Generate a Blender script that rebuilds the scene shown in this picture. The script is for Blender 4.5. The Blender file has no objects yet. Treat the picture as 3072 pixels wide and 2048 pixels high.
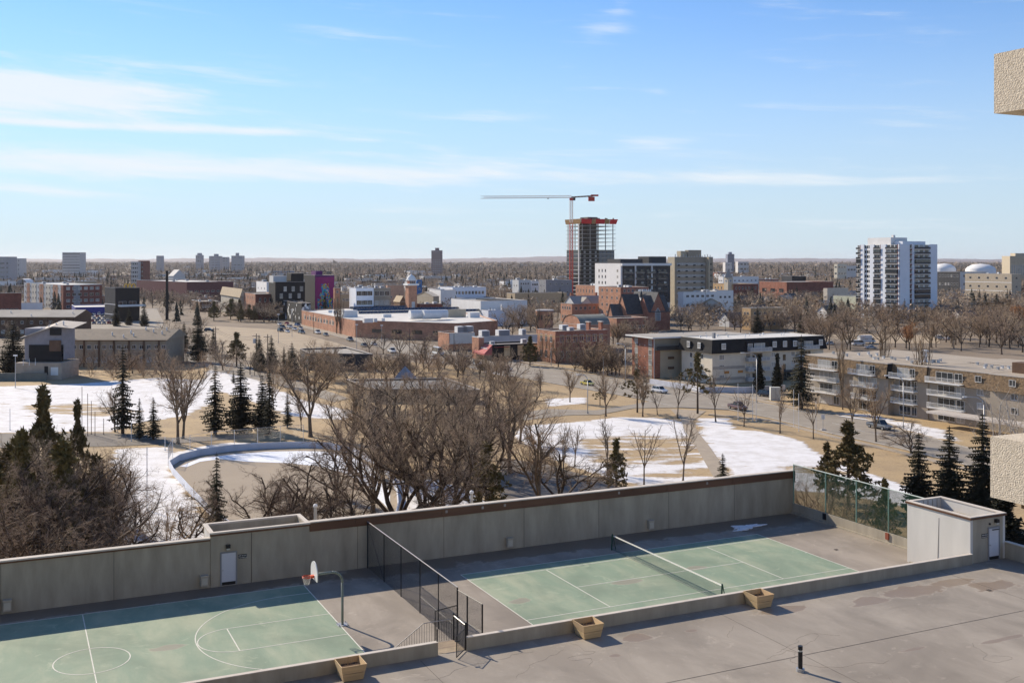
import bpy, math, random
import numpy as np
from mathutils import Vector, Matrix
random.seed(7); rng = np.random.default_rng(7)
D2R = math.radians
# ---------------------------------------------------------------- camera, sky, sun, exposure
F = 3184.0; V0 = 781.0; CX = 1536.0; HC = 34.0          # focal length and horizon row in photo pixels, eye height in metres
SC = bpy.context.scene; COL = SC.collection
cam = bpy.data.cameras.new('camera'); camo = bpy.data.objects.new('camera', cam); COL.objects.link(camo)
camo.location = (0, 0, HC); camo.rotation_euler = (D2R(90), 0, 0)
cam.sensor_width = 36; cam.lens = 36 * F / 3072; cam.shift_y = (V0 - 1024) / 3072; cam.clip_start = .1; cam.clip_end = 60000
SC.camera = camo
SUN_EL = D2R(31.5); SUN_AZ = D2R(-46)                    # azimuth measured from +Y towards +X
SUN_DIR = Vector((math.sin(SUN_AZ) * math.cos(SUN_EL), math.cos(SUN_AZ) * math.cos(SUN_EL), math.sin(SUN_EL)))
W = bpy.data.worlds.new('World'); SC.world = W; W.use_nodes = True
def build_world():
    nt = W.node_tree; nt.nodes.clear(); N = nt.nodes.new; L = nt.links.new
    def math_(op, a, b=None, c=None):
        n = N('ShaderNodeMath'); n.operation = op
        for i, x in enumerate((a, b, c)):
            if x is None: continue
            if isinstance(x, (int, float)): n.inputs[i].default_value = x
            else: L(x, n.inputs[i])
        return n.outputs[0]
    out = N('ShaderNodeOutputWorld'); bg = N('ShaderNodeBackground'); bg.inputs[1].default_value = SKY_STRENGTH
    sky = N('ShaderNodeTexSky'); sky.sky_type = 'NISHITA'; sky.sun_disc = False
    sky.sun_elevation = SUN_EL; sky.sun_rotation = SUN_AZ; sky.altitude = 0; sky.air_density = 1.0; sky.dust_density = .0; sky.ozone_density = 1.5
    tc = N('ShaderNodeTexCoord'); sx = N('ShaderNodeSeparateXYZ'); L(tc.outputs['Generated'], sx.inputs[0])
    az = math_('ARCTAN2', sx.outputs[0], sx.outputs[1]); el = math_('ARCSINE', sx.outputs[2])
    def noise(su, sv, off, detail, rough, warp=0):
        cb = N('ShaderNodeCombineXYZ'); L(math_('MULTIPLY', az, su), cb.inputs[0])
        tilt = math_('ADD', math_('MULTIPLY', el, sv), math_('MULTIPLY', az, sv * .06)); L(tilt, cb.inputs[1]); cb.inputs[2].default_value = off
        n = N('ShaderNodeTexNoise'); n.inputs['Scale'].default_value = 1; n.inputs['Detail'].default_value = detail
        n.inputs['Roughness'].default_value = rough; n.inputs['Distortion'].default_value = warp
        L(cb.outputs[0], n.inputs['Vector']); return n.outputs[0]
    def ramp(x, a, b):
        m = N('ShaderNodeMapRange'); m.interpolation_type = 'SMOOTHSTEP'; L(x, m.inputs[0]); m.inputs[1].default_value = a; m.inputs[2].default_value = b; return m.outputs[0]
    wisps = noise(5, 48, 3.1, 7, .62, .5); fine = noise(16, 170, 8.7, 5, .6, .3)
    def blob(u, v, wu, wv):            # a bank of cirrus round a direction in the sky
        a0 = math.atan((u - CX) / F); e0 = math.atan((V0 - v) / F)
        da = math_('DIVIDE', math_('SUBTRACT', az, a0), wu / F); de = math_('DIVIDE', math_('SUBTRACT', el, e0), wv / F)
        r = math_('ADD', math_('MULTIPLY', da, da), math_('MULTIPLY', de, de))
        return math_('EXPONENT', math_('MULTIPLY', r, -1.0))
    tot = None
    for (u, v, wu, wv, k) in CLOUDS:
        b = math_('MULTIPLY', blob(u, v, wu, wv), k)
        tot = b if tot is None else math_('ADD', tot, b)
    mix_n = math_('ADD', math_('MULTIPLY', wisps, .72), math_('MULTIPLY', fine, .28))
    gate = math_('ADD', mix_n, math_('MULTIPLY', tot, .34))
    m = ramp(gate, .53, .93)
    base = ramp(math_('SUBTRACT', wisps, math_('MULTIPLY', math_('ABSOLUTE', math_('SUBTRACT', el, .11)), 1.2)), .5, .9)
    m = math_('MINIMUM', math_('ADD', math_('MULTIPLY', m, .92), math_('MULTIPLY', base, .22)), .9)
    hz = math_('MULTIPLY', ramp(el, .26, -.02), HORIZON_PALE)           # the sky pales towards the horizon
    m = math_('MULTIPLY', m, ramp(el, 1.2, .6))
    mx = N('ShaderNodeMix'); mx.data_type = 'RGBA'; L(m, mx.inputs[0]); L(sky.outputs[0], mx.inputs[6]); mx.inputs[7].default_value = CLOUD_COL
    tint = N('ShaderNodeMix'); tint.data_type = 'RGBA'; tint.blend_type = 'MULTIPLY'; tint.inputs[0].default_value = 1; L(sky.outputs[0], tint.inputs[6]); tint.inputs[7].default_value = SKY_TINT; pl = N('ShaderNodeMix'); pl.data_type = 'RGBA'; L(hz, pl.inputs[0]); L(tint.outputs[2], pl.inputs[6]); pl.inputs[7].default_value = PALE_COL; L(pl.outputs[2], mx.inputs[6])
    L(mx.outputs[2], bg.inputs[0]); L(bg.outputs[0], out.inputs[0])
SKY_STRENGTH = .06; SKY_TINT = (1.15, 1.5, 2.0, 1)
CLOUD_COL = (11.0, 11.7, 12.4, 1); HORIZON_PALE = .85; PALE_COL = (7.6, 9.1, 10.7, 1)
CLOUDS = [(150, 300, 520, 50, .95), (420, 405, 560, 14, .95), (40, 365, 420, 60, .8), (200, 505, 800, 44, .8), (950, 520, 750, 34, .62),
          (1700, 535, 900, 30, .35), (1300, 632, 330, 12, .6), (1990, 428, 150, 18, .75), (2300, 545, 500, 26, .4), (1800, 90, 70, 40, .45),
          (1860, 20, 50, 60, .45), (200, 590, 420, 20, .5), (1900, 610, 700, 14, .35), (1080, 425, 120, 9, .4)]
build_world()
sl = bpy.data.lights.new('sun', 'SUN'); sl.energy = 5.0; sl.angle = D2R(.53); sl.color = (1, .885, .72)
so = bpy.data.objects.new('sun', sl); COL.objects.link(so); so.rotation_euler = SUN_DIR.to_track_quat('Z', 'Y').to_euler(); so.location = (-50, 60, 120)
VS = SC.view_settings; VS.view_transform = 'Standard'; VS.look = 'None'; VS.exposure = 0.4; VS.gamma = 1; VS.use_curve_mapping = False
SC.render.engine = 'CYCLES'; cy = SC.cycles; cy.use_denoising = True; cy.max_bounces = 6; cy.diffuse_bounces = 3; cy.glossy_bounces = 3; cy.transparent_max_bounces = 12; cy.volume_bounces = 0
cy.use_adaptive_sampling = True; cy.adaptive_threshold = .015; cy.sample_clamp_indirect = 6
try: cy.volume_step_rate = 1
except Exception: pass

# ---------------------------------------------------------------- places: a photo pixel's ray meets a level plane
YAW = D2R(25.33); CA, SA = math.cos(YAW), math.sin(YAW); AX = (CA, SA); BX = (-SA, CA)
def G(u, v, z=0.0):
    y = F * (HC - z) / (v - V0); return ((u - CX) * y / F, y, z)
def PX(x, y, z=0): return (CX + F * x / y, V0 + F * (HC - z) / y)
ZC = HC - 20.3; ZT = HC - 19.1
def DK(a, b, z=0.0): return (9.78 + a * CA - b * SA, 68.69 + a * SA + b * CA, z)

# ---------------------------------------------------------------- materials
MATS = {}
def mat(name, col, rough=.85, var=.12, scale=.6, col2=None, bump=0, bscale=None, metal=0, spec=.3, rnd=0, detail=6, stretch=None, contrast=(.3, .7)):
    if name in MATS: return MATS[name]
    m = bpy.data.materials.new(name); m.use_nodes = True; nt = m.node_tree; N = nt.nodes.new; L = nt.links.new
    p = nt.nodes['Principled BSDF']; p.inputs['Roughness'].default_value = rough; p.inputs['Metallic'].default_value = metal
    p.inputs['Specular IOR Level'].default_value = spec
    tc = N('ShaderNodeTexCoord'); vec = tc.outputs['Object']
    if stretch:
        mp = N('ShaderNodeMapping'); mp.inputs['Scale'].default_value = stretch; L(vec, mp.inputs[0]); vec = mp.outputs[0]
    n = N('ShaderNodeTexNoise'); n.inputs['Scale'].default_value = scale; n.inputs['Detail'].default_value = detail; n.inputs['Roughness'].default_value = .6; L(vec, n.inputs['Vector'])
    mr = N('ShaderNodeMapRange'); L(n.outputs[0], mr.inputs[0]); mr.inputs[1].default_value = contrast[0]; mr.inputs[2].default_value = contrast[1]
    mx = N('ShaderNodeMix'); mx.data_type = 'RGBA'; L(mr.outputs[0], mx.inputs[0])
    c2 = col2 or tuple(min(1, c * (1 + var)) for c in col); c1 = col if col2 else tuple(c * (1 - var) for c in col)
    mx.inputs[6].default_value = (*c1, 1); mx.inputs[7].default_value = (*c2, 1); outc = mx.outputs[2]
    if rnd:
        oi = N('ShaderNodeObjectInfo'); hs = N('ShaderNodeHueSaturation'); r = N('ShaderNodeMapRange'); L(oi.outputs['Random'], r.inputs[0])
        r.inputs[3].default_value = 1 - rnd; r.inputs[4].default_value = 1 + rnd; L(r.outputs[0], hs.inputs['Value']); L(outc, hs.inputs['Color'])
        r2 = N('ShaderNodeMapRange'); L(oi.outputs['Random'], r2.inputs[0]); r2.inputs[3].default_value = .5 - rnd * .05; r2.inputs[4].default_value = .5 + rnd * .03; L(r2.outputs[0], hs.inputs['Hue'])
        outc = hs.outputs[0]
    L(outc, p.inputs['Base Color'])
    if bump:
        nb = N('ShaderNodeTexNoise'); nb.inputs['Scale'].default_value = bscale or scale * 8; nb.inputs['Detail'].default_value = 4; L(tc.outputs['Object'], nb.inputs['Vector'])
        b = N('ShaderNodeBump'); b.inputs['Strength'].default_value = bump; b.inputs['Distance'].default_value = .05; L(nb.outputs[0], b.inputs['Height']); L(b.outputs[0], p.inputs['Normal'])
    MATS[name] = m; return m
def grainmat(name, col, w, h, mortar, amt=.5, rough=.9, var=.25, axis='xz'):
    """coursed brick or block relief, too small to pick apart at this distance"""
    if name in MATS: return MATS[name]
    m = bpy.data.materials.new(name); m.use_nodes = True; nt = m.node_tree; N = nt.nodes.new; L = nt.links.new
    p = nt.nodes['Principled BSDF']; p.inputs['Roughness'].default_value = rough; p.inputs['Specular IOR Level'].default_value = .2
    tc = N('ShaderNodeTexCoord'); s = N('ShaderNodeSeparateXYZ'); L(tc.outputs['Object'], s.inputs[0]); c = N('ShaderNodeCombineXYZ')
    ad = N('ShaderNodeMath'); L(s.outputs[0], ad.inputs[0]); L(s.outputs[1], ad.inputs[1]); L(ad.outputs[0], c.inputs[0]); L(s.outputs[2], c.inputs[1])
    b = N('ShaderNodeTexBrick'); L(c.outputs[0], b.inputs['Vector']); b.inputs['Scale'].default_value = 1; b.inputs['Brick Width'].default_value = w; b.inputs['Row Height'].default_value = h
    b.inputs['Mortar Size'].default_value = h * .1; b.inputs['Color1'].default_value = (*[x * (1 - var) for x in col], 1); b.inputs['Color2'].default_value = (*[min(1, x * (1 + var)) for x in col], 1)
    b.inputs['Mortar'].default_value = (*mortar, 1)
    n = N('ShaderNodeTexNoise'); n.inputs['Scale'].default_value = .35; n.inputs['Detail'].default_value = 7; L(tc.outputs['Object'], n.inputs['Vector'])
    mr = N('ShaderNodeMapRange'); L(n.outputs[0], mr.inputs[0]); mr.inputs[1].default_value = .3; mr.inputs[2].default_value = .7; mr.inputs[3].default_value = .78; mr.inputs[4].default_value = 1.18
    hs = N('ShaderNodeHueSaturation'); L(b.outputs[0], hs.inputs['Color']); L(mr.outputs[0], hs.inputs['Value']); L(hs.outputs[0], p.inputs['Base Color'])
    MATS[name] = m; return m
BRICK = grainmat('red_brick', (.31, .115, .07), .5, .16, (.3, .2, .16))
BRICK_O = grainmat('orange_brick', (.42, .2, .12), .5, .16, (.36, .25, .19))
BRICK_D = grainmat('dark_red_brick', (.2, .06, .045), .5, .16, (.16, .1, .08))
BRICK_T = grainmat('tan_brick', (.46, .3, .15), .5, .16, (.4, .3, .2))
STUCCO = mat('beige_stucco', (.5, .42, .33), bump=.3, bscale=6, rough=.95)
CREAM = mat('cream_render', (.62, .55, .44), var=.06)
WHITE = mat('white_wall', (.74, .72, .69), var=.06, scale=.25)
WHITEB = mat('cool_white_panel', (.72, .74, .78), var=.05, scale=.2)
LGREY = mat('light_grey_wall', (.5, .5, .49), var=.08, scale=.3)
GREY = mat('grey_wall', (.24, .24, .25), var=.1, scale=.3)
DGREY = mat('dark_grey_cladding', (.055, .055, .058), var=.2, scale=.4)
BLACK = mat('black_paint', (.014, .014, .016), var=.2)
BEIGE = mat('beige_concrete', (.46, .39, .28), var=.08, scale=.3)
BEIGE2 = mat('warm_grey_panel', (.3, .26, .2), var=.1, scale=.3)
TANW = mat('tan_siding', (.4, .31, .2), var=.1)
BROWN = mat('brown_cladding', (.12, .07, .045), var=.2)
ROOF_G = mat('grey_gravel_roof', (.36, .325, .28), var=.15, scale=.15, rough=.95)
ROOF_T = mat('tan_gravel_roof', (.37, .31, .24), var=.12, scale=.2, rough=.95)
ROOF_W = mat('pale_membrane_roof', (.6, .57, .52), var=.1, scale=.15)
ROOF_D = mat('dark_shingle_roof', (.07, .07, .072), var=.25, scale=.8, rnd=.2)
ROOF_B = mat('brown_shingle_roof', (.17, .135, .1), var=.2, scale=.7, rnd=.2)
ROOF_TAN = mat('tan_shingle_roof', (.38, .3, .2), var=.15, scale=.7)
CAP = mat('metal_coping', (.5, .45, .4), rough=.6, var=.1)
def glassmat(name, col=(.02, .025, .03), rough=.08, rnd=0):
    m = mat(name, col, rough=rough, var=.3, scale=.3, spec=.8, rnd=rnd); return m
GLASS = glassmat('dark_window_glass', (.025, .03, .035), rnd=.4)
GLASS_C = glassmat('curtained_window_glass', (.3, .29, .27), .25, rnd=.45)
GLASS_W = glassmat('warm_blind_window', (.5, .38, .22), .3, rnd=.3)
GLASS_B = glassmat('blue_window_glass', (.02, .035, .07), .06)
FRAME_W = mat('white_window_frame', (.72, .71, .68), var=.04)
FRAME_D = mat('dark_window_frame', (.03, .03, .03), var=.1)
METAL = mat('galvanised_metal', (.42, .42, .42), rough=.45, metal=.5, var=.1)
METAL_W = mat('white_painted_metal', (.7, .69, .67), rough=.5, var=.08)
METAL_D = mat('black_painted_metal', (.015, .015, .017), rough=.45, var=.1)
POLE_W = mat('weathered_wood_pole', (.13, .095, .07), var=.25, scale=2, stretch=(1, 1, .1))

# ---------------------------------------------------------------- mesh helpers
class MB:
    def __init__(s): s.v = []; s.f = []; s.m = []; s.mats = []
    def mi(s, m):
        if m not in s.mats: s.mats.append(m)
        return s.mats.index(m)
    def face(s, pts, m):
        i = len(s.v); s.v += [tuple(p) for p in pts]; s.f.append(tuple(range(i, i + len(pts)))); s.m.append(s.mi(m))
    def box(s, x0, x1, y0, y1, z0, z1, m, top=None):
        i = len(s.v); k = s.mi(m); s.v += [(x0, y0, z0), (x1, y0, z0), (x1, y1, z0), (x0, y1, z0), (x0, y0, z1), (x1, y0, z1), (x1, y1, z1), (x0, y1, z1)]
        for q in ((0, 3, 2, 1), (4, 5, 6, 7), (0, 1, 5, 4), (1, 2, 6, 5), (2, 3, 7, 6), (3, 0, 4, 7)): s.f.append(tuple(i + j for j in q)); s.m.append(k)
        if top is not None: s.m[-5] = s.mi(top)
        return s
    def prism(s, poly, z0, z1, m, top=None):
        """poly anticlockwise list of (x,y)"""
        ar = sum(poly[i][0] * poly[(i + 1) % len(poly)][1] - poly[(i + 1) % len(poly)][0] * poly[i][1] for i in range(len(poly)))
        if ar < 0: poly = poly[::-1]
        i = len(s.v); n = len(poly); k = s.mi(m)
        s.v += [(p[0], p[1], z0) for p in poly] + [(p[0], p[1], z1) for p in poly]
        s.f.append(tuple(i + j for j in range(n - 1, -1, -1))); s.m.append(k)
        s.f.append(tuple(i + n + j for j in range(n))); s.m.append(s.mi(top) if top else k)
        for j in range(n): s.f.append((i + j, i + (j + 1) % n, i + n + (j + 1) % n, i + n + j)); s.m.append(k)
        return s
    def tube(s, p0, p1, r0, r1=None, n=8, m=None, caps=True):
        r1 = r0 if r1 is None else r1; p0 = Vector(p0); p1 = Vector(p1); d = (p1 - p0)
        if d.length < 1e-6: return s
        d.normalize(); a = d.orthogonal().normalized(); b = d.cross(a); i = len(s.v); k = s.mi(m)
        for p, r in ((p0, r0), (p1, r1)):
            for j in range(n):
                t = 2 * math.pi * j / n; s.v.append(tuple(p + a * (r * math.cos(t)) + b * (r * math.sin(t))))
        for j in range(n): s.f.append((i + j, i + (j + 1) % n, i + n + (j + 1) % n, i + n + j)); s.m.append(k)
        if caps: s.f.append(tuple(i + n - 1 - j for j in range(n))); s.m.append(k); s.f.append(tuple(i + n + j for j in range(n))); s.m.append(k)
        return s
    def bar(s, p0, p1, w, m): return s.tube(p0, p1, w / 2, w / 2, 4, m)
    def path(s, pts, r, m, n=8):
        for a, b in zip(pts[:-1], pts[1:]): s.tube(a, b, r, r, n, m)
        return s
    def lathe(s, prof, c, n, m):
        i = len(s.v); k = s.mi(m)
        for (r, z) in prof:
            for j in range(n): t = 2 * math.pi * j / n; s.v.append((c[0] + r * math.cos(t), c[1] + r * math.sin(t), c[2] + z))
        for q in range(len(prof) - 1):
            for j in range(n): s.f.append((i + q * n + j, i + q * n + (j + 1) % n, i + (q + 1) * n + (j + 1) % n, i + (q + 1) * n + j)); s.m.append(k)
        return s
    def mesh(s, name):
        me = bpy.data.meshes.new(name); me.from_pydata(s.v, [], s.f)
        for m in s.mats: me.materials.append(m)
        if len(s.mats) > 1: me.polygons.foreach_set('material_index', s.m)
        me.update(); return me
    def build(s, name, parent=None, loc=None, rz=0, smooth=False):
        me = s.mesh(name)
        if smooth: me.shade_smooth()
        return ob(name, me, parent, loc, rz)
def ob(name, me, parent=None, loc=None, rz=0, sc=None):
    o = bpy.data.objects.new(name, me); COL.objects.link(o)
    if parent is not None: o.parent = parent
    if loc is not None: o.location = loc
    if rz: o.rotation_euler = (0, 0, rz)
    if sc is not None: o.scale = sc if hasattr(sc, '__len__') else (sc, sc, sc)
    return o
def tag(o, label=None, cat=None, group=None, kind=None):
    if label: o['label'] = label
    if cat: o['category'] = cat
    if group: o['group'] = group
    if kind: o['kind'] = kind
    return o
def thing(name, label, cat, loc=(0, 0, 0), rz=0, group=None): return tag(ob(name, None, None, loc, rz), label, cat, group)
def struct(o): o['kind'] = 'structure'; return o
def stuff(o, **k): o['kind'] = 'stuff'; return tag(o, **k)
def copy_tree(o, parent=None, kids=None):
    c = o.copy(); COL.objects.link(c)
    if parent: c.parent = parent
    for ch in (kids[o.name] if kids and o.name in kids else o.children): copy_tree(ch, c)
    return c
def fast_mesh(name, V, Fc, mats, mi=None, smooth=False):
    V = np.asarray(V, dtype=np.float32); Fc = np.asarray(Fc, dtype=np.int32); k = Fc.shape[1]
    me = bpy.data.meshes.new(name); me.vertices.add(len(V)); me.vertices.foreach_set('co', V.ravel())
    me.loops.add(Fc.size); me.loops.foreach_set('vertex_index', Fc.ravel()); me.polygons.add(len(Fc))
    me.polygons.foreach_set('loop_start', np.arange(0, Fc.size, k, dtype=np.int32))
    for m in mats: me.materials.append(m)
    if mi is not None: me.polygons.foreach_set('material_index', np.asarray(mi, dtype=np.int32))
    me.update(calc_edges=True); me.validate(verbose=False)
    if smooth: me.shade_smooth()
    return me
def seg_mesh(name, segs, n, mats, mi=None):
    """segs: rows p0(3) p1(3) r0 r1 -> open tapered tubes"""
    S = np.asarray(segs, dtype=float); p0 = S[:, :3]; p1 = S[:, 3:6]; d = p1 - p0; L_ = np.linalg.norm(d, axis=1, keepdims=True); d = d / np.maximum(L_, 1e-6)
    ref = np.where(np.abs(d[:, 2:3]) > .9, np.array([[1., 0, 0]]), np.array([[0, 0, 1.]])); a = np.cross(d, ref); a /= np.linalg.norm(a, axis=1, keepdims=True); b = np.cross(d, a)
    V = []; 
    for j in range(n):
        t = 2 * math.pi * j / n; V.append(p0 + (a * math.cos(t) + b * math.sin(t)) * S[:, 6:7])
    for j in range(n):
        t = 2 * math.pi * j / n; V.append(p1 + (a * math.cos(t) + b * math.sin(t)) * S[:, 7:8])
    V = np.stack(V, 1).reshape(-1, 3); base = np.arange(len(S))[:, None] * 2 * n; Fs = []
    for j in range(n): Fs.append(base + np.array([[j, (j + 1) % n, n + (j + 1) % n, n + j]]))
    Fs = np.stack(Fs, 1).reshape(-1, 4)
    return fast_mesh(name, V, Fs, mats, None if mi is None else np.repeat(mi, n))
FOOT = []   # footprints that trees must keep clear of: (corner x, y, yaw, w, d)
def clear_of(x, y, mgn=1.5):
    for (cx, cy, ya, w, d) in FOOT:
        dx, dy = x - cx, y - cy; c, s = math.cos(ya), math.sin(ya); a = dx * c + dy * s; b = -dx * s + dy * c
        if -mgn < a < w + mgn and -mgn < b < d + mgn: return False
    return True
def in_poly(x, y, P):
    r = False; j = len(P) - 1
    for i in range(len(P)):
        if (P[i][1] > y) != (P[j][1] > y) and x < (P[j][0] - P[i][0]) * (y - P[i][1]) / (P[j][1] - P[i][1]) + P[i][0]: r = not r
        j = i
    return r
# ---------------------------------------------------------------- the podium roof with its two courts
def deck_mat(name, base, light, stain, spots, sc=.35, dark_band=None):
    if name in MATS: return MATS[name]
    m = bpy.data.materials.new(name); m.use_nodes = True; nt = m.node_tree; N = nt.nodes.new; L = nt.links.new
    p = nt.nodes['Principled BSDF']; p.inputs['Roughness'].default_value = .8; p.inputs['Specular IOR Level'].default_value = .35
    tc = N('ShaderNodeTexCoord'); vec = tc.outputs['Object']
    def noise(s, d=6, r=.6, dist=0, st=None):
        n = N('ShaderNodeTexNoise'); n.inputs['Scale'].default_value = s; n.inputs['Detail'].default_value = d; n.inputs['Roughness'].default_value = r; n.inputs['Distortion'].default_value = dist
        if st: mp = N('ShaderNodeMapping'); mp.inputs['Scale'].default_value = st; L(vec, mp.inputs[0]); L(mp.outputs[0], n.inputs['Vector'])
        else: L(vec, n.inputs['Vector'])
        return n.outputs[0]
    def mr(x, a, b, c=0, d=1):
        n = N('ShaderNodeMapRange'); n.interpolation_type = 'SMOOTHSTEP'; L(x, n.inputs[0]); 
        for i, q in enumerate((a, b, c, d)): n.inputs[i + 1].default_value = q
        return n.outputs[0]
    def mix(f, a, b):
        n = N('ShaderNodeMix'); n.data_type = 'RGBA'; L(f, n.inputs[0])
        for i, q in ((6, a), (7, b)):
            if isinstance(q, tuple): n.inputs[i].default_value = (*q, 1)
            else: L(q, n.inputs[i])
        return n.outputs[2]
    def mth(op, a, b):
        n = N('ShaderNodeMath'); n.operation = op
        for i, x in enumerate((a, b)):
            if isinstance(x, (int, float)): n.inputs[i].default_value = x
            else: L(x, n.inputs[i])
        return n.outputs[0]
    n1 = noise(sc, 8, .62, .4, (1, .35, 1)); col = mix(mr(n1, .35, .72), base, light)
    col = mix(mr(noise(.16, 7, .6, .8), .42, .72, 0, .8), col, tuple(c * .74 for c in base)); col = mix(mr(noise(.7, 8, .7, 1.5), .58, .7, 0, .5), col, tuple(c * 1.22 for c in light))
    col = mix(mr(noise(9, 4, .7), .55, .8, 0, .35), col, tuple(c * .6 for c in base))
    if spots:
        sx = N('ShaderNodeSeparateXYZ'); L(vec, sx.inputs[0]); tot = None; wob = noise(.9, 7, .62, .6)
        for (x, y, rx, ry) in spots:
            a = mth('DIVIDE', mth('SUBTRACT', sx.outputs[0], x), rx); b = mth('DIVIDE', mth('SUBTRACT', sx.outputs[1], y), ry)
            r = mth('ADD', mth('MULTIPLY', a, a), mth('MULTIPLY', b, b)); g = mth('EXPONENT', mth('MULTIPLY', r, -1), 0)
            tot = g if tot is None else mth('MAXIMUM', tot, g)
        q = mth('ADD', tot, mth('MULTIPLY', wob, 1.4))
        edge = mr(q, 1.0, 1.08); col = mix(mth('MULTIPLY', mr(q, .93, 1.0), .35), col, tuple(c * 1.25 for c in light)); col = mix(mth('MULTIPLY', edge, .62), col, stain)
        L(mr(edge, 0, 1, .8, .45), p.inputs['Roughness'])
    L(col, p.inputs['Base Color'])
    b = N('ShaderNodeBump'); b.inputs['Strength'].default_value = .25; b.inputs['Distance'].default_value = .02; L(noise(14, 5), b.inputs['Height']); L(b.outputs[0], p.inputs['Normal'])
    MATS[name] = m; return m
def _ab(u, v, h=19.1):
    y = F * h / (v - V0); x = (u - CX) * y / F - 9.78; y -= 68.69; return (x * CA + y * SA, -x * SA + y * CA)
T_SP = [(*_ab(2740, 1772), 2.3, .75), (*_ab(2610, 1800), 1.0, .6), (*_ab(2860, 1745), 1.6, .5), (*_ab(2975, 1757), 1.5, .8), (*_ab(2350, 1828), 1.4, .5), (*_ab(1911, 1911), .7, .5), (*_ab(3010, 1916), 1.6, .2),
        (*_ab(2745, 1945), .8, .15), (*_ab(2075, 1890), .35, .2), (*_ab(1845, 1965), .3, .2), (*_ab(2620, 1806), 1.2, .3)]
CONC_T = deck_mat('terrace_concrete', (.25, .215, .175), (.35, .305, .25), (.2, .135, .08), T_SP)
C_SP = [(*_ab(2300, 1870, 20.3), .2, .2), (*_ab(1560, 1720, 20.3), 1.5, .4), (*_ab(1740, 1725, 20.3), 1.2, .4)]
CONC_C = deck_mat('court_concrete', (.25, .212, .172), (.35, .3, .245), (.065, .042, .028), [(-15, 8.6, 4.5, 1.5), (-4, 8.9, 9, 1.6), (8, 8.9, 9, 1.6), (-30, 9.1, 12, 1.3), (-50, 9.1, 12, 1.3), (15, 8.5, 4, 2.2), (12.5, 6.5, 1.1, .3)], .4)  # wall-foot wet stain, enlarged so its dark colour also deepens the wall's shade
G_SP = [(*_ab(1560, 1802, 20.3), .7, .4), (*_ab(2090, 1703, 20.3), .7, .4), (*_ab(1880, 1745, 20.3), 1.1, .4), (-30.8, .1, .7, .35)]
GREEN = deck_mat('worn_green_court_paint', (.22, .29, .205), (.34, .37, .26), (.3, .24, .17), G_SP, .55)
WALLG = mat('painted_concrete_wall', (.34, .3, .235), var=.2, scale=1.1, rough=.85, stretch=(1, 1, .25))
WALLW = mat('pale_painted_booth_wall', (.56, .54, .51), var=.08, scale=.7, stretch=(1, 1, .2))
COPE = mat('parapet_coping', (.55, .49, .42), var=.12, scale=1.2)
FASCIA = mat('brown_metal_fascia', (.115, .055, .032), rough=.5, var=.35, scale=.5, stretch=(.25, .25, 3))
LINE = mat('white_court_line', (.66, .64, .56), var=.1, scale=3)
def deck(name, o): o.parent = None; return struct(o)
R0 = (9.78, 68.69, 0)
def dko(mb, name, parent=None, z=0): return mb.build(name, parent, None if parent else R0, 0 if parent else YAW)
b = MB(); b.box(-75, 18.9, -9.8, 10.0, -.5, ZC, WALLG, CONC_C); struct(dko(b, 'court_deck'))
b = MB(); b.box(-75, 19.9, -56.0, -9.82, -.5, ZT, WALLG, CONC_T); td = struct(dko(b, 'terrace_deck'))
def cracks(parent, n, x0, x1, y0, y1, z, m, seed):
    r_ = random.Random(seed); S = []
    for _ in range(n):
        x, y = r_.uniform(x0, x1), r_.uniform(y0, y1); a = a0 = r_.uniform(0, 6.28); p = (x, y, z)
        for k in range(r_.randint(8, 30)):
            a += r_.gauss(0, .5) - .35 * math.sin(a - a0) if k else 0; q = (p[0] + math.cos(a) * .3, p[1] + math.sin(a) * .22, z); S.append((*p, *q, .011, .009)); p = q
    o = ob('hairline_cracks', seg_mesh('hairline_cracks', S, 3, [m]), parent); o['kind'] = 'stuff'
cracks(td, 26, -40, 18, -32, -11, ZT - .003, mat('crack_line', (.11, .09, .07), var=.3), 5)
J = mat('dark_joint', (.09, .075, .065), var=.3)
for i, a in enumerate((-37.5, -20.5, -3.5, 13.5)):
    b = MB(); b.box(a, a + .02, -48, -10.2, ZT + .002, ZT + .005, J); b.build('joint', td)
for i, q in enumerate((-17.5, -25.5)):
    b = MB(); b.box(-60, 19.6, q, q + .03, ZT + .006, ZT + .009, J); b.build('joint', td)
# green playing surfaces and their lines
def lines(root, L_, w=.055, z=ZC + .02):
    for l in L_:
        b = MB()
        if l[0] == 'arc':
            _, cx, cy, r, a0, a1 = l; n = 40; pi = []; po = []
            for i in range(n + 1):
                t = D2R(a0 + (a1 - a0) * i / n); pi.append((cx + (r - w / 2) * math.cos(t), cy + (r - w / 2) * math.sin(t), z)); po.append((cx + (r + w / 2) * math.cos(t), cy + (r + w / 2) * math.sin(t), z))
            for i in range(n): b.face([pi[i], po[i], po[i + 1], pi[i + 1]], LINE)
        else:
            x0, y0, x1, y1 = l; h = w / 2
            if abs(x1 - x0) < abs(y1 - y0): b.box(x0 - h, x0 + h, min(y0, y1), max(y0, y1), z - .003, z, LINE)
            else: b.box(min(x0, x1), max(x0, x1), y0 - h, y0 + h, z - .0035, z - .0005, LINE)
        b.build('painted_line', root)
b = MB(); b.box(-11.885, 11.885, -9.55, 5.485, ZC, ZC + .012, GREEN); tc_ = struct(dko(b, 'tennis_court'))
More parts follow.
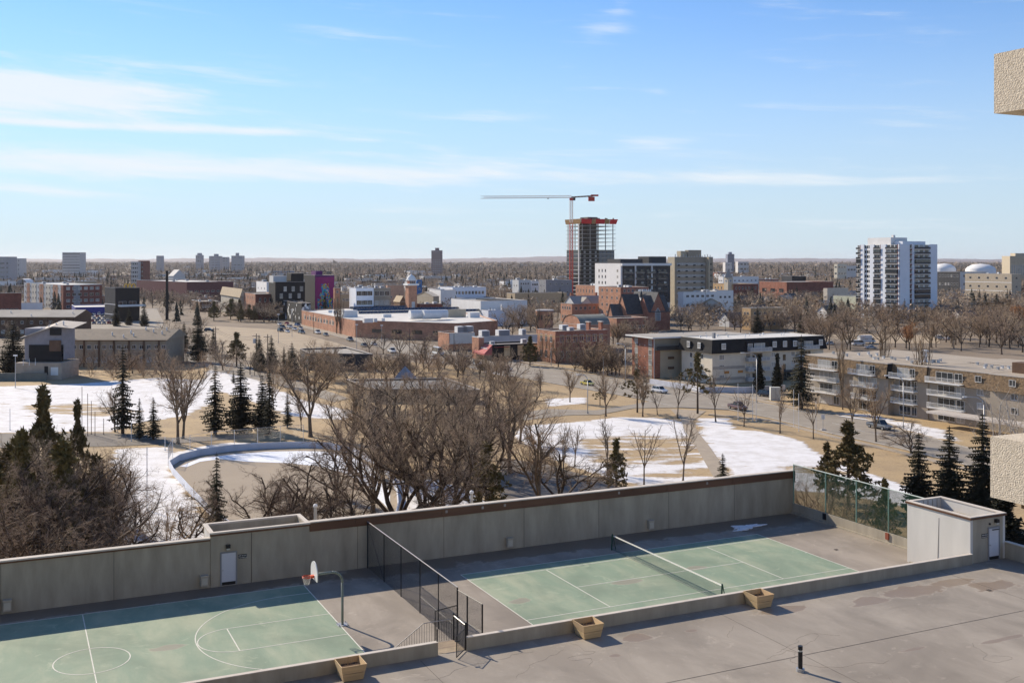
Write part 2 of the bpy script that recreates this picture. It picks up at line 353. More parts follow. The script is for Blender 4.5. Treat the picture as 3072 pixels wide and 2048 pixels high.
lines(tc_, [(-11.885, -9.5, -11.885, 5.51), (11.885, -9.5, 11.885, 5.51), (-11.885, 5.485, 11.885, 5.485), (-11.885, 4.115, 11.885, 4.115), (-11.885, -4.115, 11.885, -4.115), (-11.885, -5.485, 11.885, -5.485),
            (-6.4, -4.115, -6.4, 4.115), (6.4, -4.115, 6.4, 4.115), (-6.4, 0, 6.4, 0), (-11.885, 0, -11.7, .001), (11.7, 0, 11.885, .001)])
b = MB(); b.box(-47.3, -21.6, -9.5, 7.7, ZC, ZC + .012, GREEN); bc_ = struct(dko(b, 'basketball_court'))
lines(bc_, [(-21.6, -9.5, -21.6, 7.72), (-47.3, 7.7, -21.6, 7.7), (-34.45, -9.5, -34.45, 7.7), ('arc', -34.45, -.1, 1.83, 0, 360), (-27.4, -1.93, -27.4, 1.73), (-27.4, 1.73, -21.6, 1.73), (-27.4, -1.93, -21.6, -1.93),
            ('arc', -27.4, -.1, 1.83, 90, 270), ('arc', -23.2, -.1, 6.1, 90, 270), (-23.2, 6.0, -21.6, 6.0), (-23.2, -6.2, -21.6, -6.2)])
# walls
def wall(name, label, parts, group=None, cat='wall'):
    t = thing(name, label, cat, R0, YAW, group)
    for (pn, mb) in parts: mb.build(pn, t)
    return t
H1 = 3.0; H2 = 3.35
b = MB().box(-75, -26.96, 9.7, 9.98, ZC - .02, ZC + H1, WALLG); c = MB().box(-75, -26.98, 9.62, 10.06, ZC + H1, ZC + H1 + .09, COPE); f = MB().box(-75, -26.98, 9.63, 9.69, ZC + H1 - .1, ZC + H1 - .003, FASCIA)
wl = wall('court_wall', 'long plain grey wall behind the basketball court, lower stretch left of the stair hut', [('wall_face', b), ('coping', c), ('fascia', f)])
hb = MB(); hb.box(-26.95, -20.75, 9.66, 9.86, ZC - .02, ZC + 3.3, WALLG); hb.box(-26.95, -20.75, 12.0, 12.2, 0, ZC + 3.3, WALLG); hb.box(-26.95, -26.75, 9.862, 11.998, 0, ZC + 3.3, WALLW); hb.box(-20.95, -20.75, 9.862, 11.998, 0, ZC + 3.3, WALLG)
hr = MB(); hr.box(-26.74, -20.96, 9.87, 11.99, ZC + 2.5, ZC + 2.6, ROOF_G)
hc = MB(); 
for (x0, x1, y0, y1, zz) in ((-27.02, -20.68, 9.58, 9.86, .1), (-27.02, -20.68, 12.0, 12.28, .1), (-27.02, -26.74, 9.862, 11.998, .097), (-20.96, -20.68, 9.862, 11.998, .097)): hc.box(x0, x1, y0, y1, ZC + 3.302, ZC + 3.302 + zz, COPE)
hf = MB().box(-27.0, -20.7, 9.59, 9.655, ZC + 3.18, ZC + 3.3, FASCIA)
hut = wall('stair_hut', 'flush concrete stair hut with recessed roof and white door in the court wall', [('hut_walls', hb), ('hut_roof', hr), ('coping', hc), ('fascia', hf)], cat='hut')
b = MB().box(-20.74, 18.9, 9.7, 9.98, ZC - .02, ZC + H2, WALLG); c = MB().box(-20.66, 18.95, 9.6, 10.06, ZC + H2, ZC + H2 + .07, COPE); f = MB()
for i in range(13): f.box(-20.7 + i * 3.046, -20.7 + (i + 1) * 3.046 - .012, 9.63 - (i % 2) * .004, 9.69, ZC + H2 - .55, ZC + H2 - .002, FASCIA)
f.box(18.9, 18.96, 9.6, 10.02, ZC + H2 - .9, ZC + H2 - .003, FASCIA)
wr = wall('court_wall', 'long grey wall behind the tennis court with deep brown metal fascia', [('wall_face', b), ('coping', c), ('fascia', f)])
for p in (-11.3, -8.6, -6.9, 2.4, 10.3):
    MB().box(p, p + .16, 9.6, 9.628, ZC + H2 - .3, ZC + H2 - .12, mat('worn_patch', (.35, .3, .27), var=.3)).build('fascia_clip', wr)
for k in range(6): MB().box(-17.5 + k * 6.1, -17.475 + k * 6.1, 9.692, 9.6995, ZC, ZC + 2.8, J).build('seam', wr)
for k in range(5): MB().box(-57 + k * 6.1, -56.975 + k * 6.1, 9.692, 9.6995, ZC, ZC + 2.9, J).build('seam', wl)
# low parapet between court and terrace
def parapet(a0, a1, label):
    b = MB().box(a0, a1, -9.98, -9.8, ZC, ZT + .62, WALLG); c = MB().box(a0, a1, -10.0, -9.76, ZT + .622, ZT + .66, COPE)
    return wall('parapet', label, [('parapet_wall', b), ('coping', c)], cat='parapet')
parapet(-75, -19.5, 'low grey parapet beside the basketball court, ending at the black gate')
parapet(-18.0, 16.5, 'low grey parapet along the tennis court from the gate to the concrete booth')
b = MB().box(19.62, 19.85, -56, -9.72, ZT, ZT + 1.0, WALLG); c = MB().box(19.58, 19.9, -56, -9.72, ZT + 1.002, ZT + 1.06, COPE)
wall('parapet', 'low grey wall at the right end of the terrace, meeting the booth', [('parapet_wall', b), ('coping', c)], cat='parapet')
b = MB().box(18.72, 18.9, -4.55, 9.69, ZC + .001, ZC + .78, WALLG); c = MB().box(18.6, 18.715, -4.55, 9.68, ZC + .001, ZC + .12, WALLG)
rw = wall('parapet', 'low concrete kerb wall under the green mesh fence at the court end', [('parapet_wall', b), ('footing', c)], cat='parapet')
# booth
bt = thing('stair_booth', 'pale concrete stair booth with open roof at the right end of the courts', 'booth', R0, YAW)
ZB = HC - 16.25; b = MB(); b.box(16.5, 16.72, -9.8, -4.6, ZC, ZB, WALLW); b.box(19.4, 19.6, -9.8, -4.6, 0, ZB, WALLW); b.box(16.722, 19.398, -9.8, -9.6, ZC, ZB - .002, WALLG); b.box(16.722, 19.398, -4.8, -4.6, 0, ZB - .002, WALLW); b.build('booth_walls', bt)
MB().box(16.73, 19.39, -9.59, -4.81, ZB - .75, ZB - .65, ROOF_G).build('booth_roof', bt)
c = MB()
for (x0, x1, y0, y1) in ((16.44, 16.74, -9.86, -4.54), (19.36, 19.66, -9.86, -4.54), (16.742, 19.358, -9.862, -9.58), (16.742, 19.358, -4.82, -4.542)): c.box(x0, x1, y0, y1, ZB + .001, ZB + .07, COPE)
c.build('coping', bt); c = MB(); c.box(16.42, 16.46, -9.9, -4.5, ZB - .1, ZB + .03, FASCIA); c.box(16.462, 19.68, -9.9, -9.862, ZB - .1, ZB + .03, FASCIA); c.build('fascia', bt)
for k in range(6): MB().box(16.9 + k * .42, 16.93 + k * .42, -4.83, -4.802, ZB - .64, ZB - .02, WALLG).build('roof_seam', bt)
MB().box(16.35, 16.498, -7.2, -4.9, ZC + .001, ZC + .1, WALLG).build('footing', bt)
b = MB(); b.tube((16.482, -7.2, ZC + .4), (16.49, -7.3, ZB - .5), .015, .008, 5, J); b.build('crack', bt)
# doors
def door(parent, x, y, z, wall_n=-1, glow=.0):
    fr = MB(); fr.box(x - .52, x - .44, y - .06, y + .02, z, z + 2.12, GREY); fr.box(x + .44, x + .52, y - .06, y + .02, z, z + 2.12, GREY); fr.box(x - .438, x + .438, y - .06, y + .02, z + 2.04, z + 2.12, GREY)
    d = MB().box(x - .438, x + .438, y - .03, y + .01, z + .03, z + 2.038, mat('white_steel_door', (.56, .56, .6), var=.05)).build('door', parent)
    fr.build('door_frame', parent); MB().box(x - .42, x + .42, y - .045, y - .031, z + .05, z + .25, METAL_D).build('kick_plate', d)
    MB().tube((x - .36, y - .1, z + 1.0), (x - .36, y - .032, z + 1.0), .035, .035, 8, METAL).build('handle', d); return d
def wall_lamp(parent, x, y, z):
    b = MB(); b.box(x - .13, x + .13, y - .2, y, z + .08, z + .3, METAL_D); l = b.build('lamp_housing', parent); MB().box(x - .1, x + .1, y - .17, y - .01, z - .02, z + .078, mat('lamp_lens', (.5, .5, .45), rough=.3)).build('lamp_lens', l)
def text(parent, s, loc, size, m, rz=0, name='lettering', ext=.004, align='CENTER', lit=None):
    cu = bpy.data.curves.new(name, 'FONT'); cu.body = s; cu.size = size; cu.extrude = ext; cu.align_x = align; cu.materials.append(m)
    o = bpy.data.objects.new(name, cu); COL.objects.link(o); o.parent = parent; o.location = loc; o.rotation_euler = (D2R(90), 0, rz)
    bpy.context.view_layer.update(); dg = bpy.context.evaluated_depsgraph_get(); me = bpy.data.meshes.new_from_object(o.evaluated_get(dg)); n = ob(name, me, parent); n.location = loc; n.rotation_euler = (D2R(90), 0, rz)
    bpy.data.objects.remove(o); return n
LETTER = mat('white_lettering', (.72, .7, .66), var=.02)
def sign(parent, x, y, z):
    s = MB().box(x - .27, x + .27, y - .02, y, z, z + .26, METAL_D).build('sign', parent)
    text(s, 'USE DOOR', (x, y - .024, z + .145), .105, LETTER); text(s, 'AT OTHER END', (x, y - .024, z + .03), .08, LETTER)
door(hut, -25.85, 9.66, ZC); wall_lamp(hut, -25.9, 9.65, ZC + 2.28); sign(hut, -25.0, 9.655, ZC + 1.6)
MB().box(-24.45, -24.42, 9.64, 9.658, ZC, ZC + 3.15, J).build('seam', hut)
door(bt, 18.55, -9.805, ZT); wall_lamp(bt, 18.75, -9.8, ZT + 2.3); sign(bt, 17.75, -9.806, ZT + 1.5); MB().tube((18.2, -9.86, ZT + 2.33), (18.2, -9.8, ZT + 2.33), .07, .07, 8, METAL_D).build('camera_dome', bt)
MB().box(18.35, 18.95, -9.93, -9.87, ZT + 1.93, ZT + 1.98, METAL_D).build('door_closer', bt)
# beige floodlight boxes at the wall foot
BOXM = mat('beige_fitting', (.42, .37, .3), var=.1)
for i, (a, lb) in enumerate(((-38.35, 'small beige wall fitting at the far left of the court wall'), (-27.35, 'small beige wall fitting beside the white stair-hut door'), (-6.5, 'small beige wall fitting left of the net on the tennis court wall'), (5.2, 'small beige wall fitting right of the net on the tennis court wall'))):
    t = thing('wall_fitting', lb, 'wall fitting', DK(a, 9.69, ZC), YAW, 'beige fittings along the court wall')
    MB().box(-.22, .22, -.3, 0, .22, .78, BOXM).build('housing', t); MB().box(-.24, .24, -.33, 0, .782, .86, BOXM).build('lid', t); MB().box(-.17, .17, -.318, -.302, .3, .7, mat('fitting_door', (.5, .46, .38))).build('cover_plate', t)
# chain link
def chain_wires(x0, x1, z0, z1, pitch=.075, r=.0035):
    S = []; Lx = x1 - x0; H = z1 - z0; n = int((Lx + H) / pitch)
    for i in range(n):
        c = i * pitch
        for sgn in (1, -1):
            a = c - H; 
            xa, za = (a, 0.) if a > 0 else (0., -a); xb, zb = (c, H) if c < Lx else (Lx, H - (c - Lx))
            if xb - xa < .01: continue
            if sgn < 0: za, zb = H - za, H - zb
            S.append((x0 + xa, 0, z0 + za, x0 + xb, 0, z0 + zb, r, r))
    return S
def chain_panel(name, parent, p0, p1, z0, z1, m, pitch=.075, r=.0035, z1b=None):
    L_ = math.hypot(p1[0] - p0[0], p1[1] - p0[1]); o = ob(name, seg_mesh(name, chain_wires(0, L_, 0, z1 - z0, pitch, r), 3, [m]), parent, (p0[0], p0[1], z0), math.atan2(p1[1] - p0[1], p1[0] - p0[0])); o['kind'] = 'stuff'; return o
fn = thing('chain_link_fence', 'tall black chain-link fence dividing the basketball and tennis courts', 'fence', R0, YAW)
FX = -16.85; zs = [9.55, 6.15, 2.93, -.34, -3.25, -6.0]
for i, q in enumerate(zs): MB().tube((FX, q, ZC), (FX, q, ZC + 3.05), .045 if i in (0, 5) else .032, None, 8, METAL_D).build('post', fn)
MB().tube((FX, 9.6, ZC + 3.06), (FX, -6.05, ZC + 3.06), .03, None, 8, mat('worn_top_rail', (.35, .32, .3), metal=.4, rough=.4)).build('top_rail', fn)
MB().tube((FX, 9.55, ZC + 2.95), (FX, 6.15, ZC + .1), .012, None, 6, METAL_D).build('brace', fn); MB().tube((FX, -.34, ZC + .95), (FX, -6.0, ZC + .95), .014, None, 6, METAL_D).build('brace', fn)
chain_panel('chain_mesh', fn, (FX, 9.55), (FX, -6.0), ZC + .03, ZC + 3.04, METAL_D, .09, .0042)
f2 = thing('chain_link_fence', 'short black fence wing with two posts at the tennis court side of the gate', 'fence', R0, YAW)
q0, q1, q2 = (-16.85, -6.05), (-16.75, -7.1), (-16.6, -8.7)
for q in (q1, q2): MB().tube((*q, ZC), (*q, ZC + 2.9), .045, None, 8, METAL_D).build('post', f2)
for a, c in ((q0, q1), (q1, q2)):
    MB().tube((*a, ZC + 2.92), (*c, ZC + 2.92), .022, None, 6, METAL_D).build('rail', f2); MB().tube((*a, ZC + 1.5), (*c, ZC + 1.5), .014, None, 6, METAL_D).build('rail', f2); chain_panel('chain_mesh', f2, a, c, ZC + .1, ZC + 2.9, METAL_D)
# landing, stair, gate, railing
ls = thing('court_stair', 'small timber landing with steps down to the basketball court', 'stair', R0, YAW)
PLANK = mat('weathered_deck_board', (.36, .28, .19), var=.2, scale=1.5, rnd=.15)
for k in range(10): MB().box(-19.48, -17.95, -9.78 + k * .152, -9.78 + k * .152 + .138, ZT - .06, ZT - .005, PLANK).build('plank', ls)
MB().box(-19.48, -17.95, -9.78, -8.28, ZC, ZT - .065, WALLG).build('landing_base', ls)
for k in range(6): MB().box(-19.5 - (k + 1) * .3, -19.5 - k * .3, -9.76, -8.3, ZC, ZT - .2 * (k + 1), PLANK).build('step', ls)
hr_ = thing('handrail', 'black picket railing sloping down beside the court steps', 'railing', R0, YAW)
top = [(-17.95, -8.27, ZT + 1.05), (-19.6, -8.27, ZT + 1.05), (-21.9, -8.27, ZC + .75)]
for a, c in zip(top[:-1], top[1:]): MB().tube(a, c, .022, None, 6, mat('bare_steel_rail', (.4, .38, .35), metal=.6, rough=.35)).build('rail', hr_)
for k in range(30):
    x = -17.98 - k * .132; t_ = 0 if x > -19.6 else (-19.6 - x) / 2.3; zt = ZT + 1.03 - t_ * (ZT + .3 - ZC); MB().tube((x, -8.27, zt - 1.0 if x > -19.6 else max(ZC, zt - .95)), (x, -8.27, zt), .008, None, 5, METAL_D).build('picket', hr_)
gt = thing('gate', 'small black chain-link gate standing open at the top of the court steps', 'gate', R0, YAW)
def frame(parent, p0, p1, z0, z1, r=.022):
    for a, c in (((*p0, z0), (*p0, z1)), ((*p1, z0), (*p1, z1)), ((*p0, z1), (*p1, z1)), ((*p0, z0), (*p1, z0))): MB().tube(a, c, r, None, 6, METAL_D).build('frame_bar', parent)
    chain_panel('chain_mesh', parent, p0, p1, z0, z1, METAL_D)
MB().tube((-19.5, -9.85, ZT - .2), (-19.5, -9.85, ZT + 1.25), .04, None, 8, METAL_D).build('gate_post', gt); MB().tube((-18.0, -9.85, ZT - .2), (-18.0, -9.85, ZT + 1.35), .05, None, 8, METAL_D).build('gate_post', gt)
frame(gt, (-18.05, -9.9), (-18.85, -10.75), ZT + .08, ZT + 1.08); MB().box(-18.95, -18.7, -10.82, -10.76, ZT + .85, ZT + .89, METAL_D).build('latch', gt)
MB().tube((-18.0, -8.3, ZT), (-18.0, -8.3, ZT + 1.35), .04, None, 8, METAL_D).build('gate_post', gt); MB().tube((-18.0, -9.8, ZT + 1.22), (-18.0, -8.35, ZT + 1.22), .025, None, 6, mat('bare_steel_rail', (.4,) * 3)).build('rail', gt)
chain_panel('chain_mesh', gt, (-18.0, -9.8), (-18.0, -8.3), ZT, ZT + 1.2, METAL_D)
g2 = thing('gate', 'tall black chain-link gate panel leaning against the end of the dividing fence', 'gate', R0, YAW); frame(g2, (-16.87, -6.1), (-18.3, -6.5), ZC + .1, ZC + 2.15, .025)
# green windscreen fence
GM = mat('green_mesh', (.022, .075, .045), rough=.7, var=.2); GP = mat('green_steel_post', (.2, .32, .26), rough=.5, var=.2)
gf = thing('mesh_fence', 'tall green mesh windscreen fence at the far end of the tennis court', 'fence', R0, YAW)
for i, q in enumerate((9.6, 5.9, 2.6, -.6, -3.7)): MB().tube((18.81, q, ZC + .3), (18.81, q, ZC + 3.9), .05, None, 8, GP).build('post', gf)
MB().tube((18.81, 9.65, ZC + 3.9), (18.81, -4.6, ZC + 3.9), .04, None, 8, mat('pale_green_rail', (.45, .5, .45), rough=.4)).build('top_rail', gf)
chain_panel('chain_mesh', gf, (18.81, 9.6), (18.81, -4.6), ZC + .78, ZC + 3.88, GM, .07, .009)
MB().box(18.62, 18.71, -.75, -.45, ZC + .3, ZC + .77, mat('rust_red_bracket', (.25, .07, .04))).build('bracket', gf); MB().box(18.62, 18.71, 5.75, 6.05, ZC + .3, ZC + .77, METAL_D).build('bracket', gf)
# tennis net
tn = thing('tennis_net', 'tennis net with white tape and dark green posts across the green court', 'net', R0, YAW)
for q in (-6.3, 6.4):
    NP = mat('dark_green_post', (.02, .06, .045), rough=.5); MB().tube((-.06, q, ZC), (0, q, ZC + 1.12), .05, None, 8, NP).build('net_post', tn); MB().tube((.28, q, ZC), (.02, q, ZC + 1.1), .03, None, 8, NP).build('net_post', tn)
NETM = mat('black_net_cord', (.02, .03, .025)); S = []
for k in range(int(12.7 / .07)): q = -6.3 + k * .07; S.append((0, q, ZC + .05, 0, q, ZC + 1.0, .0035, .0035))
for k in range(14): z = ZC + .05 + k * .072; S.append((0, -6.3, z, 0, 6.4, z, .0035, .0035))
n_ = ob('net_mesh', seg_mesh('net_mesh', S, 3, [NETM]), tn); n_['kind'] = 'stuff'
MB().box(-.015, .015, -6.25, 6.2, ZC + .98, ZC + 1.06, mat('white_net_tape', (.75, .73, .66))).build('net_tape', tn); MB().tube((0, -6.3, ZC + .06), (0, 6.4, ZC + .06), .012, None, 6, NP).build('bottom_cord', tn)
MB().box(-.4, .3, 7.2, 7.5, ZC + .001, ZC + .04, METAL_D)
# basketball stand
bs = thing('basketball_hoop', 'galvanised gooseneck basketball hoop with white fan backboard and red rim', 'basketball hoop', R0, YAW)
px_, py_ = -21.45, -.35; pts = [(px_, py_, ZC), (px_, py_, ZC + 2.35)]
for k in range(7): t = k / 6 * math.pi / 2; pts.append((px_ - .6 + .6 * math.cos(t), py_ + .0, ZC + 2.4 + .6 * math.sin(t)))
pts.append((px_ - 1.55, py_, ZC + 3.0)); PM = mat('weathered_pole', (.2, .23, .2), rough=.5, var=.2); MB().path(pts, .07, PM, 10).build('gooseneck_pole', bs, smooth=True)
MB().box(px_ - .3, px_ + .3, py_ - .3, py_ + .3, ZC + .001, ZC + .03, METAL).build('base_plate', bs)
for sx, sy in ((1, 1), (1, -1), (-1, 1), (-1, -1)): MB().tube((px_ + sx * .24, py_ + sy * .24, ZC + .03), (px_ + sx * .24, py_ + sy * .24, ZC + .12), .025, None, 6, METAL).build('bolt', bs)
fan = []; 
for k in range(21): t = math.pi * k / 20; fan.append((math.cos(t) * .68, .32 + math.sin(t) * .62))
fan = [(-.62, -.05), (.62, -.05), (.68, .1)] + fan[1:-1] + [(-.68, .1)]
b = MB(); X = px_ - 1.62; BBM = mat('white_backboard', (.75, .74, .7), rough=.4, var=.05)
b.face([(X, py_ + p, ZC + 2.78 + q) for p, q in fan], BBM); b.face([(X + .05, py_ + p, ZC + 2.78 + q) for p, q in fan[::-1]], BBM)
for i in range(len(fan)): p, q = fan[i], fan[(i + 1) % len(fan)]; b.face([(X, py_ + p[0], ZC + 2.78 + p[1]), (X + .05, py_ + p[0], ZC + 2.78 + p[1]), (X + .05, py_ + q[0], ZC + 2.78 + q[1]), (X, py_ + q[0], ZC + 2.78 + q[1])], BBM)
b.build('backboard', bs); RM = mat('orange_red_rim', (.55, .08, .03), rough=.5); b = MB(); rc = (X - .4, py_, ZC + 2.95)
for rr, zz in ((.23, 0), (.24, -.05)): b.path([(rc[0] + rr * math.cos(t * math.pi / 12), rc[1] + rr * math.sin(t * math.pi / 12), rc[2] + zz) for t in range(25)], .018, RM, 6)
b.box(X - .17, X, py_ - .12, py_ + .12, rc[2] - .1, rc[2] + .03, RM); b.build('rim', bs); S = []
for k in range(12):
    for s_ in (1, -1):
        pr = None
        for j in range(5):
            t = 2 * math.pi * (k + s_ * j * .5) / 12; r = .23 - .025 * j; p = (rc[0] + r * math.cos(t), rc[1] + r * math.sin(t), rc[2] - .05 - j * .1)
            if pr: S.append((*pr, *p, .006, .006))
            pr = p
o = ob('hoop_net', seg_mesh('hoop_net', S, 3, [LETTER]), bs); o['kind'] = 'stuff'
# planters
WOOD = mat('pale_planter_timber', (.52, .37, .2), var=.18, scale=2, stretch=(.3, .3, 3), rnd=.1); SOIL = mat('dry_soil', (.1, .06, .035), var=.3, scale=6)
for i, (a, q, lb) in enumerate(((-24.1, -10.75, 'timber planter box against the parapet left of the gate'), (-11.6, -10.7, 'timber planter box against the parapet below the tennis service line'), (-.75, -10.65, 'timber planter box against the parapet near the net'))):
    t = thing('planter_box', lb, 'planter', DK(a, q, ZT), YAW, 'timber planter boxes along the parapet')
    for (z0, z1) in ((.03, .36), (.385, .74)):
        s0 = .46 + .14 * z0 / .74; s1 = .46 + .14 * z1 / .74
        for k in range(4):
            c, s = math.cos(k * math.pi / 2), math.sin(k * math.pi / 2); b = MB(); R_ = lambda x, y, z: (x * c - y * s, x * s + y * c, z)
            q_ = [R_(-s0, -s0, z0), R_(s0, -s0, z0), R_(s1, -s1, z1), R_(-s1, -s1, z1)]; w_ = [R_(-s0 + .04, -s0 + .04, z0), R_(s0 - .04, -s0 + .04, z0), R_(s1 - .04, -s1 + .04, z1), R_(-s1 + .04, -s1 + .04, z1)]
            b.face(q_, WOOD); b.face(w_[::-1], WOOD); b.face([q_[3], q_[2], w_[2], w_[3]], WOOD); b.face([q_[0], w_[0], w_[1], q_[1]], WOOD); b.build('plank', t)
    MB().box(-.44, .44, -.44, .44, .02, .5, SOIL).build('soil', t)
    S = [(random.uniform(-.3, .3), random.uniform(-.3, .3), .5, 0, 0, 0, .006, .003) for _ in range(14)]; S = [(x, y, z, x + random.uniform(-.1, .1), y + random.uniform(-.1, .1), .5 + random.uniform(.15, .5), r0, r1) for (x, y, z, _, _, _, r0, r1) in S]
    ob('dry_stems', seg_mesh('dry_stems', S, 3, [mat('dry_stem', (.3, .2, .1))]), t)
# bollard light, roof snow, drains
t = thing('bollard_light', 'black bollard light standing alone on the terrace', 'bollard light', DK(-4.96, -18.99, ZT))
b = MB(); b.lathe([(.2, 0), (.2, .14), (0, .14)], (0, 0, 0), 16, METAL); b.build('footing', t); MB().tube((0, 0, .14), (0, 0, .92), .105, None, 16, METAL_D).build('post', t); MB().tube((0, 0, .92), (0, 0, 1.0), .09, None, 16, mat('lamp_lens', (.5, .5, .45))).build('lens', t); MB().tube((0, 0, 1.0), (0, 0, 1.18), .11, None, 16, METAL_D).build('cap', t)
SNOW = mat('clean_snow', (.8, .82, .86), var=.05, scale=2, rough=.6, bump=.4, bscale=3)
def ragged_blob(cx, cy, rx, ry, n=60, z0=0, z1=.05, seed=1):
    r_ = random.Random(seed); ph = [r_.uniform(0, 6.28) for _ in range(6)]; P = []
    for k in range(n):
        t = 2 * math.pi * k / n; w = 1 + .25 * math.sin(3 * t + ph[0]) + .2 * math.sin(5 * t + ph[1]) + .15 * math.sin(9 * t + ph[2]) + .1 * math.sin(17 * t + ph[3]); P.append((cx + rx * w * math.cos(t), cy + ry * w * math.sin(t)))
    return P
sn = MB(); sn.prism(ragged_blob(12.6, 7.6, 1.25, .45, seed=3), ZC + .001, ZC + .05, SNOW); sn.prism(ragged_blob(11.6, 7.0, .5, .2, seed=5), ZC + .001, ZC + .04, SNOW)
o = dko(sn, 'snow_patch'); stuff(o, label='ragged patch of old snow in the shade at the tennis court corner', cat='snow')
for (a, q, z) in ((*_ab(2508, 1648, 20.3), ZC), (*_ab(2966, 1770), ZT)):
    MB().box(a - .12, a + .12, q - .1, q + .1, z + .014, z + .03, J).build('roof_drain', td)
# vents just behind the court wall
for i, (u, v, h) in enumerate(((946, 1519, 0), (1415, 1478, 0))):
    y = 77 + i * 4; x = (u - CX) * y / F; zt = HC - (v - V0) * y / F; t = thing('vent_pipe', ('short capped vent pipe rising behind the stair hut', 'thin capped vent pipe behind the middle of the court wall')[i], 'vent', (x, y, 0))
    MB().tube((0, 0, 0), (0, 0, zt), .11, None, 10, METAL).build('pipe', t); MB().lathe([(.0, .22), (.14, .15), (.17, 0), (.11, -.02)], (0, 0, zt), 12, METAL_W).build('cap', t)
# our own tower: balcony walls at the right edge of the view
ROUGH = mat('roughcast_stucco', (.6, .53, .43), var=.2, scale=14, bump=.5, bscale=45, rough=1, contrast=(.25, .75))
tw = thing('apartment_tower', 'roughcast beige balcony walls of the apartment tower at the right edge', 'building', R0, YAW)
BP = _ab(2984, 1000)  # direction only; true corner below
def xy_ab(x, y): x -= 9.78; y -= 68.69; return (x * CA + y * SA, -x * SA + y * CA)
for i, (zt, zb) in enumerate(((34 + (V0 - 163) * 15.6 / F, 34 + (V0 - 341) * 15.6 / F), (34 - (1308 - V0) * 15.6 / F, 34 - (1490 - V0) * 15.6 / F))):
    a0, b0 = xy_ab(((2982, 2971)[i] - CX) * 15.6 / F, 15.6)
    MB().box(a0, a0 + 9, b0 - 4, b0, zb, zt, ROUGH).build('balcony_wall', tw)
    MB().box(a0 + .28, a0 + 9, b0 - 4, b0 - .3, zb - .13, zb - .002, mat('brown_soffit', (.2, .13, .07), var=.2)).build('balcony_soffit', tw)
MB().box(a0 + 3.2, a0 + 20, b0 - 13, b0 - 4.01, 0, 72, ROUGH).build('tower_wall', tw)
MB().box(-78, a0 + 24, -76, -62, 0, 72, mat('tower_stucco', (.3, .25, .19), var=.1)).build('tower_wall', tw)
for j in range(24):
    MB().box(-77, a0 + 3, -62.0, -61.9, 1.2 + j * 2.95, 3.1 + j * 2.95, GLASS).build('window_band', tw); MB().box(-77, a0 + 3, -61.999, -60.6, j * 2.95 + .6, j * 2.95 + .8, ROUGH).build('balcony_slab', tw)
# ---------------------------------------------------------------- ground, roads, paths, snow
GRASS = (.4, .275, .135)
def pip(U, V, P):
    r = np.zeros(U.shape, bool); j = len(P) - 1
    for i in range(len(P)):
        xi, yi = P[i]; xj, yj = P[j]; cnd = ((yi > V) != (yj > V)) & (U < (xj - xi) * (V - yi) / ((yj - yi) or 1e-9) + xi); r ^= cnd; j = i
    return r
EARTH = mat('city_ground', (.15, .115, .08), col2=(.27, .21, .15), scale=.02, detail=9, rough=.95)
b = MB(); b.face([(-9000, -400, -.06), (9000, -400, -.06), (22000, 30000, -.06), (-22000, 30000, -.06)], EARTH); struct(b.build('ground'))
SNOWP = [ [(-200, 1165), (200, 1152), (480, 1132), (640, 1142), (650, 1205), (560, 1248), (420, 1268), (330, 1296), (-200, 1300)],
 [(620, 1105), (760, 1130), (900, 1196), (1080, 1236), (1040, 1262), (860, 1246), (720, 1190), (600, 1160)],
 [(340, 1345), (505, 1338), (512, 1410), (600, 1520), (660, 1660), (280, 1660), (320, 1500)], [(505, 1362), (600, 1338), (700, 1326), (800, 1330), (800, 1345), (620, 1362), (510, 1398)],
 [(980, 1336), (1090, 1372), (1180, 1430), (1330, 1440), (1470, 1500), (1440, 1600), (1150, 1560), (1120, 1440)],
 [(1560, 1276), (1700, 1268), (1850, 1250), (1960, 1252), (2050, 1262), (2104, 1300), (2150, 1390), (2180, 1475), (2030, 1470), (1880, 1452), (1740, 1408), (1600, 1352), (1540, 1310)],
 [(2084, 1252), (2190, 1254), (2206, 1288), (2290, 1292), (2400, 1318), (2500, 1380), (2620, 1420), (2780, 1480), (2760, 1530), (2560, 1490), (2400, 1470), (2210, 1450), (2130, 1340)],
 [(2490, 1236), (2620, 1242), (2700, 1262), (2830, 1288), (2900, 1330), (2800, 1312), (2640, 1272), (2520, 1250)], [(1635, 1195), (1760, 1190), (1770, 1208), (1640, 1222)],
 [(1040, 1010), (1300, 1035), (1300, 1042), (1040, 1018)], [(640, 993), (860, 1004), (860, 1011), (640, 1000)], [(610, 1056), (700, 1084), (720, 1098), (610, 1074)], [(1400, 1110), (1560, 1120), (1560, 1130), (1400, 1124)],
 [(2680, 1260), (2760, 1272), (2740, 1290), (2660, 1278)], [(-100, 1420), (120, 1440), (150, 1660), (-100, 1700)], [(1880, 1140), (1990, 1150), (1990, 1158), (1880, 1150)], [(2740, 1032), (2860, 1036), (2860, 1044), (2740, 1040)] ]
BARE = [ [(1740, 1318), (1900, 1300), (2000, 1312), (2080, 1302), (2110, 1330), (2120, 1380), (2050, 1400), (1960, 1388), (1860, 1400), (1760, 1380)], [(2300, 1400), (2480, 1395), (2560, 1420), (2400, 1425)], [(60, 1215), (260, 1210), (420, 1236), (300, 1250), (80, 1232)], [(1900, 1420), (2120, 1400), (2150, 1430), (2000, 1440)] ]
